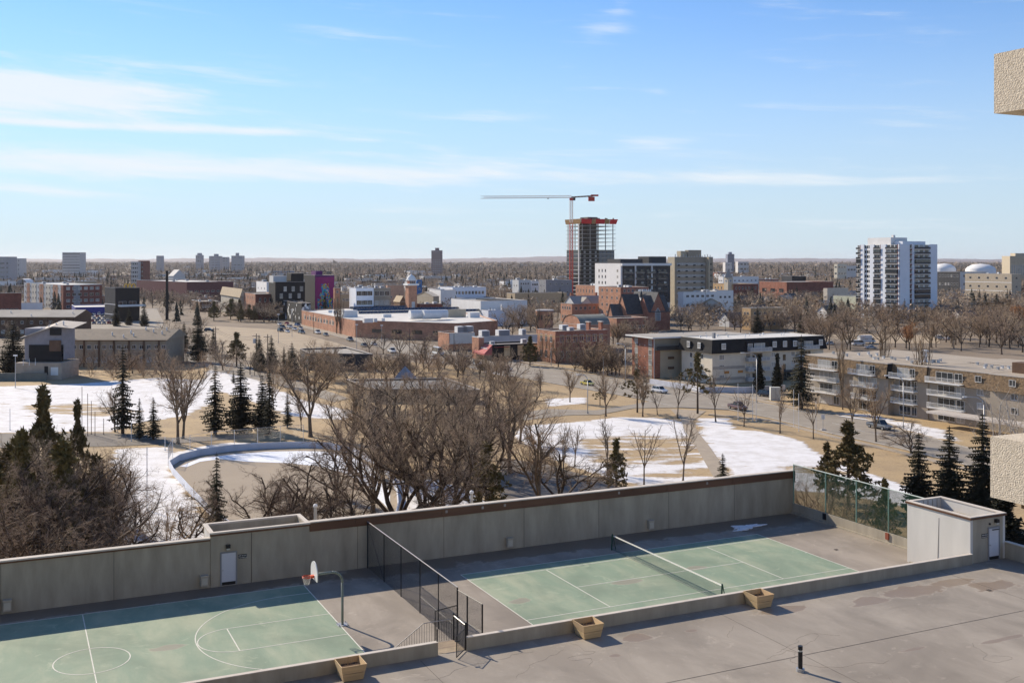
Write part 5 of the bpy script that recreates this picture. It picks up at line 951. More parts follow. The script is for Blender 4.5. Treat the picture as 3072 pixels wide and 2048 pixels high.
# ===== brick school with solar roof (poly footprint)
def poly_bldg(name, label, roof_px, h, wall, roof, cat='building', par=.4, cap=CAP, group=None):
    P = [G(u, v, h)[:2] for u, v in roof_px]; cx, cy = P[0]; t = thing(name, label, cat, (cx, cy, 0), 0, group); Q = [(x - cx, y - cy) for x, y in P]
    m = MB(); m.prism(Q, 0, h - par, wall, roof); 
    n = len(Q); 
    ar = sum(Q[i][0] * Q[(i + 1) % n][1] - Q[(i + 1) % n][0] * Q[i][1] for i in range(n)); Q = Q if ar > 0 else Q[::-1]
    for i in range(n):
        a, c = Vector(Q[i]), Vector(Q[(i + 1) % n]); d = (c - a).normalized(); nn = Vector((-d.y, d.x)) * .3; m.prism([tuple(a), tuple(c), tuple(c + nn), tuple(a + nn)], h - par, h, wall)
    m.build('wall', t); c_ = MB()
    for i in range(n):
        a, c = Vector(Q[i]), Vector(Q[(i + 1) % n]); d = (c - a).normalized(); nn = Vector((-d.y, d.x)); c_.prism([tuple(a - nn * .05), tuple(c - nn * .05), tuple(c + nn * .33), tuple(a + nn * .33)], h + .001 + .002 * i, h + .13 + .002 * i, cap)
    c_.build('parapet_cap', t)
    for i in range(len(P)): pass
    t['_P'] = 0; del t['_P']; return t, P
school, SP = poly_bldg('brick_school', 'long low brick school with rooftop solar rows along the avenue', [(1066, 961), (1371, 970), (1493, 962), (1440, 945), (1330, 928), (1180, 915), (905, 931)], 7.5, BRICK_O, ROOF_W)
for k in range(0, 90, 6): x, y = SP[0][0] - SA * 1.0 * k, SP[0][1] + CA * k; FOOT.append((x, y, -.3, 45, 8)); 
FOOT.append((SP[0][0], SP[0][1], -.4, 66, 20)); FOOT.append((SP[0][0] - 20, SP[0][1] + 15, 0, 90, 60))
c0 = Vector(SP[0]); lf = (Vector(SP[-1]) - c0); LL = lf.length; lf.normalize(); rzL = math.atan2(-lf.y, -lf.x); nl = Vector((lf.y, -lf.x)); nl = nl if nl.x < 0 else -nl
for k in range(11):
    s = LL * (.37 + .055 * k); p = c0 + lf * s + nl * .02; q = p - c0; ob('window', win_mesh(2.6, 1.9, FRAME_W, GLASS, 2, 1), school, (q.x, q.y, 4.3), rzL); 
    if k % 2 == 0: p2 = c0 + lf * (s + 2.2) - c0 + nl * .03; MB().box(-.5, .5, -.03, .0, -1.4, 1.6, CREAM).build('pale_pier', school, (p2.x, p2.y, 4.5), rzL)
rdir = (Vector(SP[1]) - c0); rl = rdir.length; rdir.normalize(); rzR = math.atan2(rdir.y, rdir.x)
for k in range(4): q = rdir * rl * (.22 + .2 * k) + Vector((rdir.y, -rdir.x)) * .03; ob('window', win_mesh(5, 1.6, FRAME_D, GLASS, 3), school, (q.x, q.y, 3.2), rzR)
def on_roof(name, u, v, z, parent, fn): x, y, _ = G(u, v, z); px0 = parent.location; o = fn(MB()).build(name, parent, (x - px0[0], y - px0[1], z), YAW); return o
SOLAR = mat('solar_panel', (.015, .03, .06), rough=.15, spec=.8, var=.3); SOLF = mat('solar_frame', (.35, .42, .45))
for r_, (u0, v0, n) in enumerate(((1078, 942, 34), (1062, 934, 30), (1052, 927, 24))):
    x, y, _ = G(u0, v0, 7.2)
    for k in range(n):
        xx, yy = x + k * 2.0 * CA, y + k * 2.0 * SA; m = MB(); m.face([(0, 0, .3), (1.9, 0, .3), (1.9, 1.6, 1.4), (0, 1.6, 1.4)], SOLAR); m.face([(0, 1.62, .1), (0, 1.62, 1.4), (1.9, 1.62, 1.4), (1.9, 1.62, .1)], SOLF); m.box(0, 1.9, -.04, -.001, .26, .33, SOLF)
        if r_ == 0 and k == 0: pm = m.mesh('solar_panel')
        ob('solar_panel', pm, school, (xx - school.location[0], yy - school.location[1], 7.1), YAW)
for (u, v, w, d, h) in ((1030, 952, 7, 3, 3.2), (985, 938, 2.5, 2, 1.3), (1000, 940, 2.5, 2, 1.3), (1093, 968, 4, 2.5, 1.8), (1150, 952, 4, 2, 1.5), (1232, 955, 4, 2.5, 1.8), (1410, 953, 5, 3, 2.4), (1122, 966, 1.5, 1.2, 1.6), (1145, 965, 1.5, 1.2, 1.6)): on_roof('air_unit', u, v, 7.1, school, lambda b: b.box(0, w, 0, d, 0, h, METAL_W))
x, y, _ = G(1230, 962, 7.2)
for k in range(2): on_roof('duct_tank', 1229 + k * 40, 961, 7.1, school, lambda b: b.tube((0, 0, 2.6), (8.2, 0, 2.6), 2.1, 2.1, 14, METAL_W))
on_roof('duct_tank', 1304, 959, 7.1, school, lambda b: b.tube((0, 0, 2.6), (6, 0, 2.6), 1.9, 1.9, 14, METAL_W)); on_roof('screen_panel', 1342, 952, 7.1, school, lambda b: b.box(0, 9.5, 0, .4, 0, 3.6, BEIGE))
for k in range(3): on_roof('entrance_glass', 1372 + k * 24, 1000 - k * 1.0, 0, school, lambda b: b.box(0, 3.2, -.5, -.4, .3, 3.6, GLASS_B))
# ===== the rest, coded briefly.  columns: column of near corner, base row, top row, left end, right end
def simple(lb, uc, vb, vt, uL, uR, wall, roof=ROOF_G, nm='commercial_building', L=None, R=None, fm=FRAME_W, gm=GLASS, wz=1.6, hz=1.4, ac=0, vents=0, right=None, cap=None, par=.5, group=None, alt=None, foot=True, **k):
    """L / R = (columns, rows) of windows on the two faces"""
    b_ = B(nm, lb, uc, vb, vt, uL, uR, wall, roof, cap=cap, right=right, par=par, group=group, foot=foot, **k)
    for face, g in (('L', L), ('R', R)):
        if not g: continue
        n, rows = g; dz = b_.h / rows; ln = b_.d if face == 'L' else b_.w; ww = min(wz, ln / n * .6); hh = min(hz, dz * .62); b_.grid(face, n, rows, round(ww, 1), round(hh, 1), dz * .52, dz, fm, gm, 1 if ww > 1.2 else 0, alt=alt)
    r_ = random.Random(int(uc * 7 + vt))
    for i in range(ac): b_.ac(r_.uniform(.1, .8), r_.uniform(.2, .8), r_.uniform(1.5, 3), r_.uniform(1.5, 2.5), r_.uniform(1, 2))
    if vents: b_.vents(vents, int(uc))
    return b_
# white box theatre and annex
wb = simple('large windowless white box hall beyond the school', 1442, 975, 903, 1353.6, 1581.7, WHITE, ROOF_G, nm='white_hall', cap=CAP, ac=0); wb.band(0, .01, WHITE)
MB().box(wb.w * .42, wb.w * .9, wb.d * .1, wb.d * .8, wb.zr, wb.zr + .5, BLACK).build('skylight_strip', wb.root)
an = simple('low white annex with rooftop fans in front of the white box hall', 1465, 978, 931, 1444, 1522, WHITEB, ROOF_W, nm='white_annex', foot=True)
for k in range(3): MB().lathe([(.6, 0), (.6, .7), (.3, 1.0), (0, 1.0)], (1.5 + 1.6 * k, 2, an.zr), 12, METAL_W).build('roof_fan', an.root)
MB().box(8, 10, 1, 2, an.zr, an.zr + 3.5, METAL_W).build('flue', an.root)
for k in range(7): MB().box(-.2, -.15, an.d * .6, an.d * .6 + .8, 1 + k * .9, 1.08 + k * .9, GREY).build('ladder_rung', an.root)
# restaurant group
rs_ = simple('low brick building with pale cornice and large air handlers beside the red awning', 1347, 1052, 1000, 1314, 1424, BRICK_O, ROOF_G, nm='brick_shop', ac=0); rs_.box('grey_panel', .02, .98, -.05, -.001, rs_.h - 4.0, rs_.h - .1, LGREY)
for fx in (.55, .8): rs_.ac(fx, .5, 4, 3, 2.6, METAL_W)
r2 = simple('black-walled restaurant with red sloping awning and warm-lit windows', 1436, 1078, 1013, 1416, 1440, BRICK_O, ROOF_G, nm='restaurant_building', cap=FRAME_W)
r3 = B('restaurant', 'single-storey dark restaurant wing with tan-framed windows by the road', 1478, 1082, 1034, 1440, 1612, BLACK, ROOF_G, cap=CAP, minlen=2)
for k in range(4): r3.win('R', 5.4 + k * 5.1, 3.2, 2.3, 3.6, fm=mat('tan_window_frame', (.5, .38, .22)), gm=GLASS_W, mull=0)  # panes keep one flat warm tan colour
AW = mat('faded_red_awning', (.45, .13, .12), var=.12, scale=2); aw = MB(); y0, y1 = .3, r3.d - .4; zz = r3.h - .1
aw.face([(-.02, y0, zz), (-.02, y1, zz), (-2.9, y1, zz - 2.8), (-2.9, y0, zz - 2.8)], AW); aw.face([(-2.9, y0, zz - 2.8), (-2.9, y1, zz - 2.8), (-2.9, y1, zz - 3.4), (-2.9, y0, zz - 3.4)], AW); aw.face([(-.02, y0, zz), (-2.9, y0, zz - 2.8), (-2.9, y0, zz - 3.4), (-.02, y0, zz - 3.4)], AW); awo = aw.build('awning', r3.root)
for k in range(14): MB().box(-1.55, -1.5, y0 + .8 + k * (y1 - y0 - 1.6) / 14, y0 + .8 + (k + .6) * (y1 - y0 - 1.6) / 14, zz - 1.55, zz - 1.0, LETTER).build('letter_stroke', awo)
MB().box(-.1, -.02, y0 + .5, y1 - .5, .2, 3.0, GLASS_C).build('shop_front', r3.root); r3.box('red_neon_strip', .03, .35, -.1, -.001, r3.h - .9, r3.h - .75, mat('red_trim', (.4, .04, .04)))
r3.ac(.1, .5, 1.5, 1.2, 1.2); r3.ac(.75, .3, 1.8, 1.4, 1.8)
gr = simple('wide grey flat roof behind the restaurant with pale air-handling units', 1440, 1064, 1010, 1436, 1625, LGREY, ROOF_G, nm='flat_roofed_store', foot=True)
for fx, w in ((.05, 3), (.32, 4.5), (.7, 1.6)): gr.ac(fx, .6, w, 3, 2.6, METAL_W)
# flat roofed pavilion and low grey building mid left
pv, _ = poly_bldg('park_pavilion', 'low flat-roofed pavilion with pale edge behind the tall bare tree', [(925, 1060), (1118, 1062), (1040, 1041), (900, 1046)], 5.2, DGREY, ROOF_G, cap=CAP)
lb_, LP = poly_bldg('community_hall', 'broad low hall with weathered grey roof half hidden by elms', [(1110, 1166), (1440, 1169), (1335, 1134), (1040, 1138)], 3.2, mat('tan_concrete', (.16, .125, .09)), mat('weathered_grey_roof', (.3, .29, .27), col2=(.18, .18, .175), scale=.12))
for P in (LP, _): FOOT.append((min(p[0] for p in P), min(p[1] for p in P), 0, max(p[0] for p in P) - min(p[0] for p in P), max(p[1] for p in P) - min(p[1] for p in P)))
on_roof('skylight_pyramid', 1215, 1134, 3.0, lb_, lambda b: b.lathe([(3.2, 0), (0, 3.2)], (0, 0, 0), 4, mat('dusty_glass', (.2, .22, .25), rough=.3)))
# brick historic building
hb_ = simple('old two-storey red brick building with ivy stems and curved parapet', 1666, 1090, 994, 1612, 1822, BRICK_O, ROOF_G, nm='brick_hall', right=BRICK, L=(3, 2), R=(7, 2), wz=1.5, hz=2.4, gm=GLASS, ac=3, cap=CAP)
hb_.band(hb_.h - 1.9, hb_.h - 1.6, BRICK_T, 'LR'); hb_.band(4.8, 5.0, BRICK_T, 'LR')
for fx in (.66, .9): b = hb_.box('chimney', fx, fx + .035, .05, .2, hb_.h - .5, hb_.h + 2.6, BRICK); hb_.box('chimney_cap', fx - .006, fx + .041, .02, .23, hb_.h + 2.602, hb_.h + 2.9, CAP)
rS = random.Random(8); S = []
for k in range(60): y = rS.uniform(.5, hb_.d - .5); p = (-.1, y, 0); 
for k in range(40):
    p = [-.08, rS.uniform(.5, hb_.d - .5), 0]
    for q in range(7): e = [-.08, p[1] + rS.gauss(0, .35), p[2] + rS.uniform(.8, 1.4)]; S.append((*p, *e, .05, .03)); p = e
    p = [rS.uniform(.5, hb_.w * .5), -.08, 0]
    for q in range(7): e = [p[0] + rS.gauss(0, .35), -.08, p[2] + rS.uniform(.8, 1.4)]; S.append((*p, *e, .05, .03)); p = e
ob('ivy_stems', seg_mesh('ivy_stems', S, 3, [TWIG_T]), hb_.root)['kind'] = 'stuff'
# barrel-roofed hall behind it
bh = B('barrel_roof_hall', 'brick hall with a grey barrel roof and arched gable', 1742, 1050, 975, 1688, 1830, BRICK_O, ROOF_G, par=.1)
m = MB(); n = 14; RB = mat('grey_barrel_roof', (.2, .2, .17), var=.15); yy = bh.d
for k in range(n):
    t0, t1 = math.pi * k / n, math.pi * (k + 1) / n; f = lambda t: (yy / 2 - yy / 2 * math.cos(t), bh.h + math.sin(t) * 3.6); (ya, za), (yb, zb) = f(t0), f(t1)
    m.face([(-.2, ya, za), (bh.w, ya, za), (bh.w, yb, zb), (-.2, yb, zb)], RB)
m.build('barrel_roof', bh.root); g = MB(); g.face([(0, yy / 2 - yy / 2 * math.cos(math.pi * k / n), bh.h + math.sin(math.pi * k / n) * 3.4) for k in range(n + 1)], BRICK_O); g.build('arched_gable', bh.root)
# round turret
t = thing('brick_turret', 'round brick turret with flat grey cap among the bare trees', 'turret', G(1634, 1010)); hh = (1010 - 938) * t.location[1] / F; rr = 27 * t.location[1] / F; MB().lathe([(rr * .92, 0), (rr * .92, hh), (rr, hh + .1), (rr, hh + 1.0), (0, hh + 1.3)], (0, 0, 0), 20, BRICK_O).build('drum', t); MB().lathe([(rr * 1.03, hh + .9), (rr * 1.03, hh + 1.4), (0, hh + 1.6)], (0, 0, 0), 20, CAP).build('cap', t)
for k in range(7): a = D2R(200 + 25 * k); ob('window', win_mesh(.9, 2.2, FRAME_D, GLASS, 0), t, (rr * .93 * math.cos(a), rr * .93 * math.sin(a), hh - 2), a + math.pi / 2)
# church
ch = B('brick_church', 'red brick church with dark gable roofs and a big pale arched window', 1948, 985, 925, 1890, 2030, BRICK, ROOF_D, par=.0, cat='church', nm=None) if False else None
ct = thing('brick_church', 'red brick church with dark steep gables, arched window and pinnacled tower', 'church', G(1946, 992), YAW); sc_ = ct.location[1] / F; FOOT.append((ct.location[0], ct.location[1], YAW, 22, 26))
W1 = 26 ; px = lambda n: n * sc_
MB().box(0, px(76), 0, 22, 0, px(58), BRICK, ROOF_D).build('nave_wall', ct); gable(ct, .05, px(74), 0, 10, px(58), px(46), ROOF_D, BRICK, 'x'); gable(ct, 1.0, px(60), -.05, 21, px(58) + .02, px(56), ROOF_D, BRICK, 'y', .4, 'cross_roof', 'front_gable')
MB().box(-9, -.01, 5, 15, 0, px(52), BRICK_O, ROOF_D).build('transept_wall', ct); gable(ct, -9, 0, 5, 15, px(52), px(56), ROOF_D, BRICK_O, 'x', .3, 'transept_roof', 'transept_gable')
MB().box(-15, -9.01, 8, 14, 0, px(38), BRICK_O, ROOF_D).build('porch_wall', ct); gable(ct, -15, -9, 8, 14, px(38), px(40), ROOF_D, BRICK_O, 'x', .3, 'porch_roof', 'porch_gable')
def gothic(w, h, mw, mg, parent, loc, rz=0):
    P = [(-w / 2, 0), (w / 2, 0), (w / 2, h * .6)] + [(w / 2 - w * .5 * math.sin(t * math.pi / 2 / 5) ** 1.4 if t < 5 else 0, h * .6 + h * .4 * math.sin(t * math.pi / 2 / 5)) for t in range(1, 6)] + [(-w / 2 + w * .5 * math.sin(t * math.pi / 2 / 5) ** 1.4, h * .6 + h * .4 * math.sin(t * math.pi / 2 / 5)) for t in (4, 3, 2, 1)] + [(-w / 2, h * .6)]
    b = MB(); b.face([(p[0], -.05, p[1]) for p in P], mg)
    for i in range(len(P)): a, c = P[i], P[(i + 1) % len(P)]; b.bar((a[0], -.08, a[1]), (c[0], -.08, c[1]), .16, mw)
    for k in range(1, 4): x = -w / 2 + w * k / 4; b.bar((x, -.08, 0), (x, -.08, h * (.9 if k == 2 else .75)), .09, mw)
    for k in range(1, 4): b.bar((-w / 2, -.08, h * .18 * k), (w / 2, -.08, h * .18 * k), .07, mw)
    return b.build('arched_window', parent, loc, rz)
gothic(px(19), px(38), FRAME_W, mat('leaded_glass', (.16, .18, .2), rough=.2), ct, (px(32), -.1, px(30)))
tw_h = px(110); MB().box(px(34), px(62), 14, 14 + px(26), 0, tw_h, BRICK, ROOF_D).build('bell_tower', ct)
for k in range(2): gothic(px(13), px(16), FRAME_W, mat('pale_louvre', (.5, .5, .5)), ct, (px(48), 13.9, tw_h - px(22)) if k == 0 else (px(34) - .05, 14 + px(12), tw_h - px(22)), 0 if k == 0 else -math.pi / 2)
for k in range(5):
    x = px(34 + 6.6 * k); MB().box(x, x + px(2.4), 13.6, 14.2, tw_h, tw_h + px(4), BRICK).build('merlon', ct); b = MB(); b.lathe([(.42, 0), (.42, .5), (0, px(10))], (x + px(1.2), 13.9, tw_h + px(4)), 6, FRAME_W); b.build('pinnacle', ct)
    y = 14.4 + px(5.6 * k); MB().lathe([(.42, 0), (.42, .5), (0, px(10))], (px(34) + .2, y, tw_h + px(3)), 6, FRAME_W).build('pinnacle', ct)
MB().box(px(20), px(27), 12, 13.5, 0, px(98), FRAME_W).build('turret', ct); MB().lathe([(px(6), 0), (0, px(26))], (px(23.5), 12.7, px(98)), 8, ROOF_D).build('turret_spire', ct)
# cream mid-rise with dark balconies
mr_ = B('apartment_midrise', 'white-ended mid-rise with long dark balcony front beside the beige slab tower', 1862, 955, 790, 1785, 2010, WHITE, ROOF_G, par=.3); MB().box(1.2, mr_.w, -.3, -.002, 9, mr_.h - 1.4, DGREY).build('dark_front', mr_.root)
for j in range(6):
    z = mr_.h - 2.2 - (6 - j) * 3.6
    for k in range(8): mr_.win('R', 2.8 + (mr_.w - 4) * k / 7.6, z + 1.4, 1.9, 1.8, fm=FRAME_D, gm=(GLASS, GLASS_C)[(k * 3 + j) % 4 == 0]).location[1] = -.31
    for k in range(4): MB().box(1.6 + (mr_.w - 3) * k / 4, 1.6 + (mr_.w - 3) * (k + .8) / 4, -1.5, -.301, z - .15, z, mat('pale_slab_edge', (.5, .45, .4))).build('balcony', mr_.root); MB().box(1.6 + (mr_.w - 3) * k / 4, 1.6 + (mr_.w - 3) * (k + .8) / 4, -1.52, -1.5, z + .001, z + 1, GLASS).build('balcony_glass', mr_.root)
    mr_.grid('L', 3, 1, 1.1, 1.7, z + 1.4, 3, FRAME_D, GLASS, 0, .52, .9); mr_.grid('L', 1, 1, 1.6, 1.5, z + 1.4, 3, mat('tan_window_frame', (.5, .38, .22)), GLASS_C, 1, .04, .2)
for fx in (.27, .6): mr_.box('white_fin', fx, fx + .02, -.04, -.012, 0, mr_.h, FRAME_W)
mr_.box('white_fascia', 0, 1, -.06, -.013, mr_.h - 1.4, mr_.h, FRAME_W); mr_.box('penthouse', .1, .55, .2, .7, mr_.zr, mr_.zr + 2.8, DGREY, ROOF_G); mr_.box('penthouse', .62, .98, .1, .5, mr_.zr, mr_.zr + 4.4, DGREY, ROOF_G)
# beige slab tower
bs_ = B('office_tower', 'beige concrete slab tower with rows of windows and a boxy penthouse', 2024, 945, 771, 2003, 2139, BEIGE, ROOF_G, par=.4, right=BEIGE2)
for j in range(11):
    z = bs_.h - 4.4 - j * 3.65
    if z < 1: break
    bs_.box('window_strip', .05, .8, -.03, -.004, z - .75, z + .75, mat('pale_blind', (.38, .37, .35), var=.2, scale=.8))
    for k in range(4): bs_.win('R', bs_.w * (.1 + .2 * k), z, 1.3, 1.7, fm=FRAME_D, gm=GLASS, mull=0).location[1] = -.035; MB().box(bs_.w * (.1 + .2 * k) - .6, bs_.w * (.1 + .2 * k) + .6, -.9, -.06, z - 1.1, z - .3, DGREY).build('window_unit', bs_.root)
    for k in range(3): bs_.win('R', bs_.w * (.9 + .035 * k), z, .7, 1.3, fm=FRAME_D, gm=GLASS, mull=0)
bs_.box('pilaster', .81, .84, -.4, -.004, 0, bs_.h, BEIGE); bs_.box('penthouse', .2, .68, .25, .8, bs_.zr, bs_.zr + 4.2, BEIGE, ROOF_G); bs_.box('penthouse', .36, .7, .05, .5, bs_.zr + .01, bs_.zr + 4.8, BEIGE2, ROOF_G)
for k in range(14): MB().box(bs_.w * (.02 + .07 * k), bs_.w * (.02 + .07 * k) + .4, .3, .7, bs_.h, bs_.h + random.uniform(.5, 1.8), METAL).build('antenna', bs_.root)
# white balcony tower at right
wt = thing('apartment_tower', 'tall white apartment tower with dark balcony stacks standing above the trees', 'building', G(2698, 960), YAW); cx, cy, _ = wt.location; s5 = cy / F; Ht = (960 - 732) * s5
FOOT.append((cx - 12, cy, YAW, 42, 34)); RED = mat('maroon_panel', (.2, .05, .04)); WPN = WHITEB
Wt = ((2812 - CX) / F * cy - cx) / (CA - (2812 - CX) / F * SA); Dt = ((2571 - CX) / F * cy - cx) / (-SA - (2571 - CX) / F * CA)
Dt = min(Dt, 45); MB().box(.4, Wt, .4, Dt, 0, Ht - .3, WHITE, ROOF_G).build('core', wt)
def fin(face, f0, f1, out, m=WPN):
    L_ = Wt if face == 'R' else Dt; b = MB().box(f0 * L_, f1 * L_, -out, .38, 0, Ht, m) if face == 'R' else MB().box(-out, .38, f0 * L_, f1 * L_, 0, Ht, m); b.build('wall_fin', wt)
fin('R', .0, .27, 0); fin('R', .34, .39, 0); fin('R', .79, 1.0, 0); fin('L', .0, .03, 0); fin('L', .3, .42, .3); fin('L', .58, .68, .3); fin('L', .82, .9, .3)
NS = 15; dz = Ht / NS
for j in range(NS):
    z = j * dz
    for f0, f1, face in ((.39, .79, 'R'), (.03, .3, 'L'), (.42, .58, 'L'), (.9, 1.0, 'L')):
        L_ = Wt if face == 'R' else Dt; x0, x1 = f0 * L_ + .02, f1 * L_ - .02; dark = random.random() < .25
        q = lambda a, b_, y0, y1, z0, z1, m: (MB().box(a, b_, y0, y1, z0, z1, m) if face == 'R' else MB().box(y0, y1, a, b_, z0, z1, m))
        o = q(x0, x1, -.9, .38, z + .001, z + .22, FRAME_W).build('balcony', wt); q(x0, x1, -.93, -.88, z + .221, z + 1.25, DGREY if random.random() > .3 else GLASS).build('balcony_rail', o)
        n = 3 if x1 - x0 > 5 else 2
        for k in range(n):
            xx = x0 + (x1 - x0) * (k + .5) / n; w_ = (x1 - x0) / n * .72; p = (xx, .36, z + 1.45) if face == 'R' else (.36, xx, z + 1.45); ob('window', win_mesh(round(w_, 1), 2.0, FRAME_D, GLASS if random.random() < .55 or dark else GLASS_C, 1), wt, p, 0 if face == 'R' else -math.pi / 2)
        if dark: q(x0, x1, -.86, -.82, z + 1.26, z + dz - .01, GLASS).build('balcony_glazing', o)
        q(x0, x0 + .5, -.02, .37, z + .23, z + dz, RED).build('red_panel', wt) if face == 'L' or j % 3 == 0 else None
    for f in (.305,): ob('window', win_mesh(1.4, 1.7, FRAME_D, GLASS, 0), wt, (Wt * f, .39, z + 1.5)); MB().box(Wt * .27 + .01, Wt * .34 - .01, .3, .39, z + 2.35, z + dz - .05 + .3 if j < NS - 1 else z + dz - .3, RED).build('spandrel', wt)
    for f in (.5, .25, .72, .76): pass
    for f in (.7, .75, .8): ob('window', win_mesh(1.2, 1.6, FRAME_D, GLASS, 0), wt, (.39, Dt * f, z + 1.5), -math.pi / 2)
MB().box(Wt * .12, Wt * .55, Dt * .3, Dt * .85, Ht - .29, Ht + 21 * s5, WHITE, ROOF_G).build('penthouse', wt); MB().box(Wt * .2, Wt * .8, Dt * .1, Dt * .29, Ht - .29, Ht + 9 * s5, WHITEB, ROOF_G).build('terrace_screen', wt); MB().box(Wt * .55 + .1, Wt * .78, Dt * .3, Dt * .6, Ht - .29, Ht + 9 * s5, BLACK, ROOF_G).build('penthouse', wt)
MB().box(Wt * .3, Wt * .3 + 1.5, Dt * .4, Dt * .4 + 1.5, Ht + 21 * s5, Ht + 29 * s5, WHITE).build('chimney', wt)
# tower under construction + crane
ctw = thing('unfinished_tower', 'concrete tower under construction with red netting round its top floors', 'building', G(1745, 907), YAW); cx, cy, _ = ctw.location; s8 = cy / F; Hc = (907 - 665) * s8; FOOT.append((cx - 10, cy, YAW, 40, 40))
Wc = ((1843 - CX) / F * cy - cx) / (CA - (1843 - CX) / F * SA); Dc = ((1700 - CX) / F * cy - cx) / (-SA - (1700 - CX) / F * CA); Dc = min(Dc, 30); CC = mat('raw_concrete', (.4, .38, .34), var=.12, scale=.4); NAVY = glassmat('navy_curtain_glass', (.018, .025, .045), .1); BRG = mat('brown_curtain_panel', (.035, .03, .02), var=.2)
NF = 20; dz = Hc / NF; ng = 13
for j in range(NF + 1):
    z = j * dz; MB().box(-.8 if j >= ng else -.01, Wc + (.8 if j >= ng else .01), -.8 if j >= ng else -.01, Dc + .5, z - .15, z + .12, CC).build('floor_slab', ctw)
    if j == NF: break
    if j < ng:
        MB().box(.01, Wc * .52, .005, .3, z + .121, z + dz - .151, BRG).build('curtain_wall', ctw); MB().box(Wc * .52 + .01, Wc - .01, .005, .3, z + .121, z + dz - .151, NAVY).build('curtain_wall', ctw); MB().box(.005, .3, .31, Dc, z + .121, z + dz - .151, NAVY if j % 2 else GLASS).build('curtain_wall', ctw); MB().box(Wc - .3, Wc - .005, .31, Dc, z + .121, z + dz - .151, NAVY).build('curtain_wall', ctw)
        for k in range(3): ob('window', win_mesh(1.8, 1.5, mat('pale_mullion', (.4, .38, .33)), GLASS_C, 1), ctw, (Wc * (.09 + .17 * k), .0, z + 1.6))
        for k in range(4): ob('window', win_mesh(1.9, 1.9, mat('blue_mullion', (.12, .15, .22)), GLASS_B, 1), ctw, (Wc * (.58 + .12 * k), .0, z + 1.6))
        if j < 9: MB().box(-1.8, -.02, Dc * .1, Dc * .5, z - .1, z + .1, FRAME_W).build('balcony', ctw)
    else:
        for x, y in ((.03, .03), (.27, .03), (.5, .03), (.74, .03), (.97, .03), (.03, .5), (.97, .5), (.03, .97), (.35, .97), (.65, .97), (.97, .97)): MB().box(x * Wc - .28, x * Wc + .28, y * Dc - .28, y * Dc + .28, z + .121, z + dz - .151, CC).build('column', ctw)
        MB().box(Wc * .28, Wc * .58, Dc * .25, Dc * .75, z + .121, z + dz - .151, mat('dark_core', (.16, .14, .12))).build('core_wall', ctw)
REDN = mat('red_safety_netting', (.55, .03, .03), var=.25, scale=.6); PLYW = mat('plywood_form', (.33, .2, .09), var=.3, scale=.8)
zt_ = Hc - dz * .2
for k, (a, c, m) in enumerate(((-.02, .28, REDN), (.285, .4, PLYW), (.405, .68, REDN), (.685, .83, PLYW), (.835, 1.04, REDN))): 
    b = MB(); b.face([(a * Wc, -.9, zt_ - 1.0), (c * Wc, -.9, zt_ - 1.0), (c * Wc + (k == 4) * 1.2, -1.8, zt_ + 3.0), (a * Wc - (k == 0) * .6, -1.8, zt_ + 3.0)], m); b.face([(a * Wc, -.87, zt_ - 1.0), (a * Wc - (k == 0) * .6, -1.77, zt_ + 3.0), (c * Wc + (k == 4) * 1.2, -1.77, zt_ + 3.0), (c * Wc, -.87, zt_ - 1.0)], m); b.build('netting', ctw)
b = MB(); b.face([(-.9, .1, zt_ - 1), (-1.8, -.5, zt_ + 3), (-1.8, Dc, zt_ + 3), (-.9, Dc, zt_ - 1)], PLYW); b.build('netting', ctw)
MB().box(Wc * .3, Wc * .6, Dc * .25, Dc * .75, Hc + .13, Hc + 4.2, mat('dark_core', (.16, .14, .12))).build('core_wall', ctw)
for k in range(9): MB().box(Wc * (.02 + .12 * k), Wc * (.02 + .12 * k) + .8, 1 + (k % 2) * 4, 1.8 + (k % 2) * 4, Hc + .13, Hc + 3.4, DGREY).build('column', ctw)
for k in range(7): MB().box(Wc + .9, Wc + 3.2, 2, 2.15, Hc * .62 - k * 4.5 + 20, Hc * .62 - k * 4.5 + 20.15, FRAME_W).build('outrigger', ctw)
MB().box(-1.4, -.9, 2, 3.4, 2, Hc - 2, mat('white_hoist_mast', (.6, .58, .56))).build('hoist_mast', ctw)
cr = thing('tower_crane', 'red and white tower crane with long horizontal jib beside the unfinished tower', 'crane', G(1714, 909), 0); x0, y0, _ = cr.location; cs = y0 / F; CRD = mat('red_crane_steel', (.45, .05, .035), var=.1); CRW = mat('white_crane_steel', (.66, .58, .54)); zh = (909 - 590) * cs; hw = 1.25
def lattice(name, p, q, hw, hh, step, m, r=.09, tri=False):
    p = Vector(p); q = Vector(q); d = q - p; L_ = d.length; d.normalize(); up = Vector((0, 0, 1)) if abs(d.z) < .5 else Vector((0, 1, 0)); sd = d.cross(up).normalized(); S = []
    cor = [(-1, -1), (1, -1), (1, 1), (-1, 1)] if not tri else [(-1, -1), (1, -1), (0, 1)]
    cp = lambda c, s: p + d * s + sd * (c[0] * hw) + up * (c[1] * hh); n = int(L_ / step)
    for c in cor: S.append((*cp(c, 0), *cp(c, L_), r * 1.3, r * 1.3))
    for i in range(n):
        for a in range(len(cor)): c1, c2 = cor[a], cor[(a + 1) % len(cor)]; S.append((*cp(c1, i * step), *cp(c2, (i + 1) * step), r, r)); S.append((*cp(c2, i * step), *cp(c1, i * step), r * .8, r * .8))
    return ob(name, seg_mesh(name, S, 4, [m]), cr)
zsplit = (909 - 668) * cs
lattice('mast', (0, 0, 0), (0, 0, zsplit), hw, hw, 2.6, CRD, .2); lattice('mast', (0, 0, zsplit), (0, 0, zh - 2), hw * .9, hw * .9, 2.6, CRW, .15)
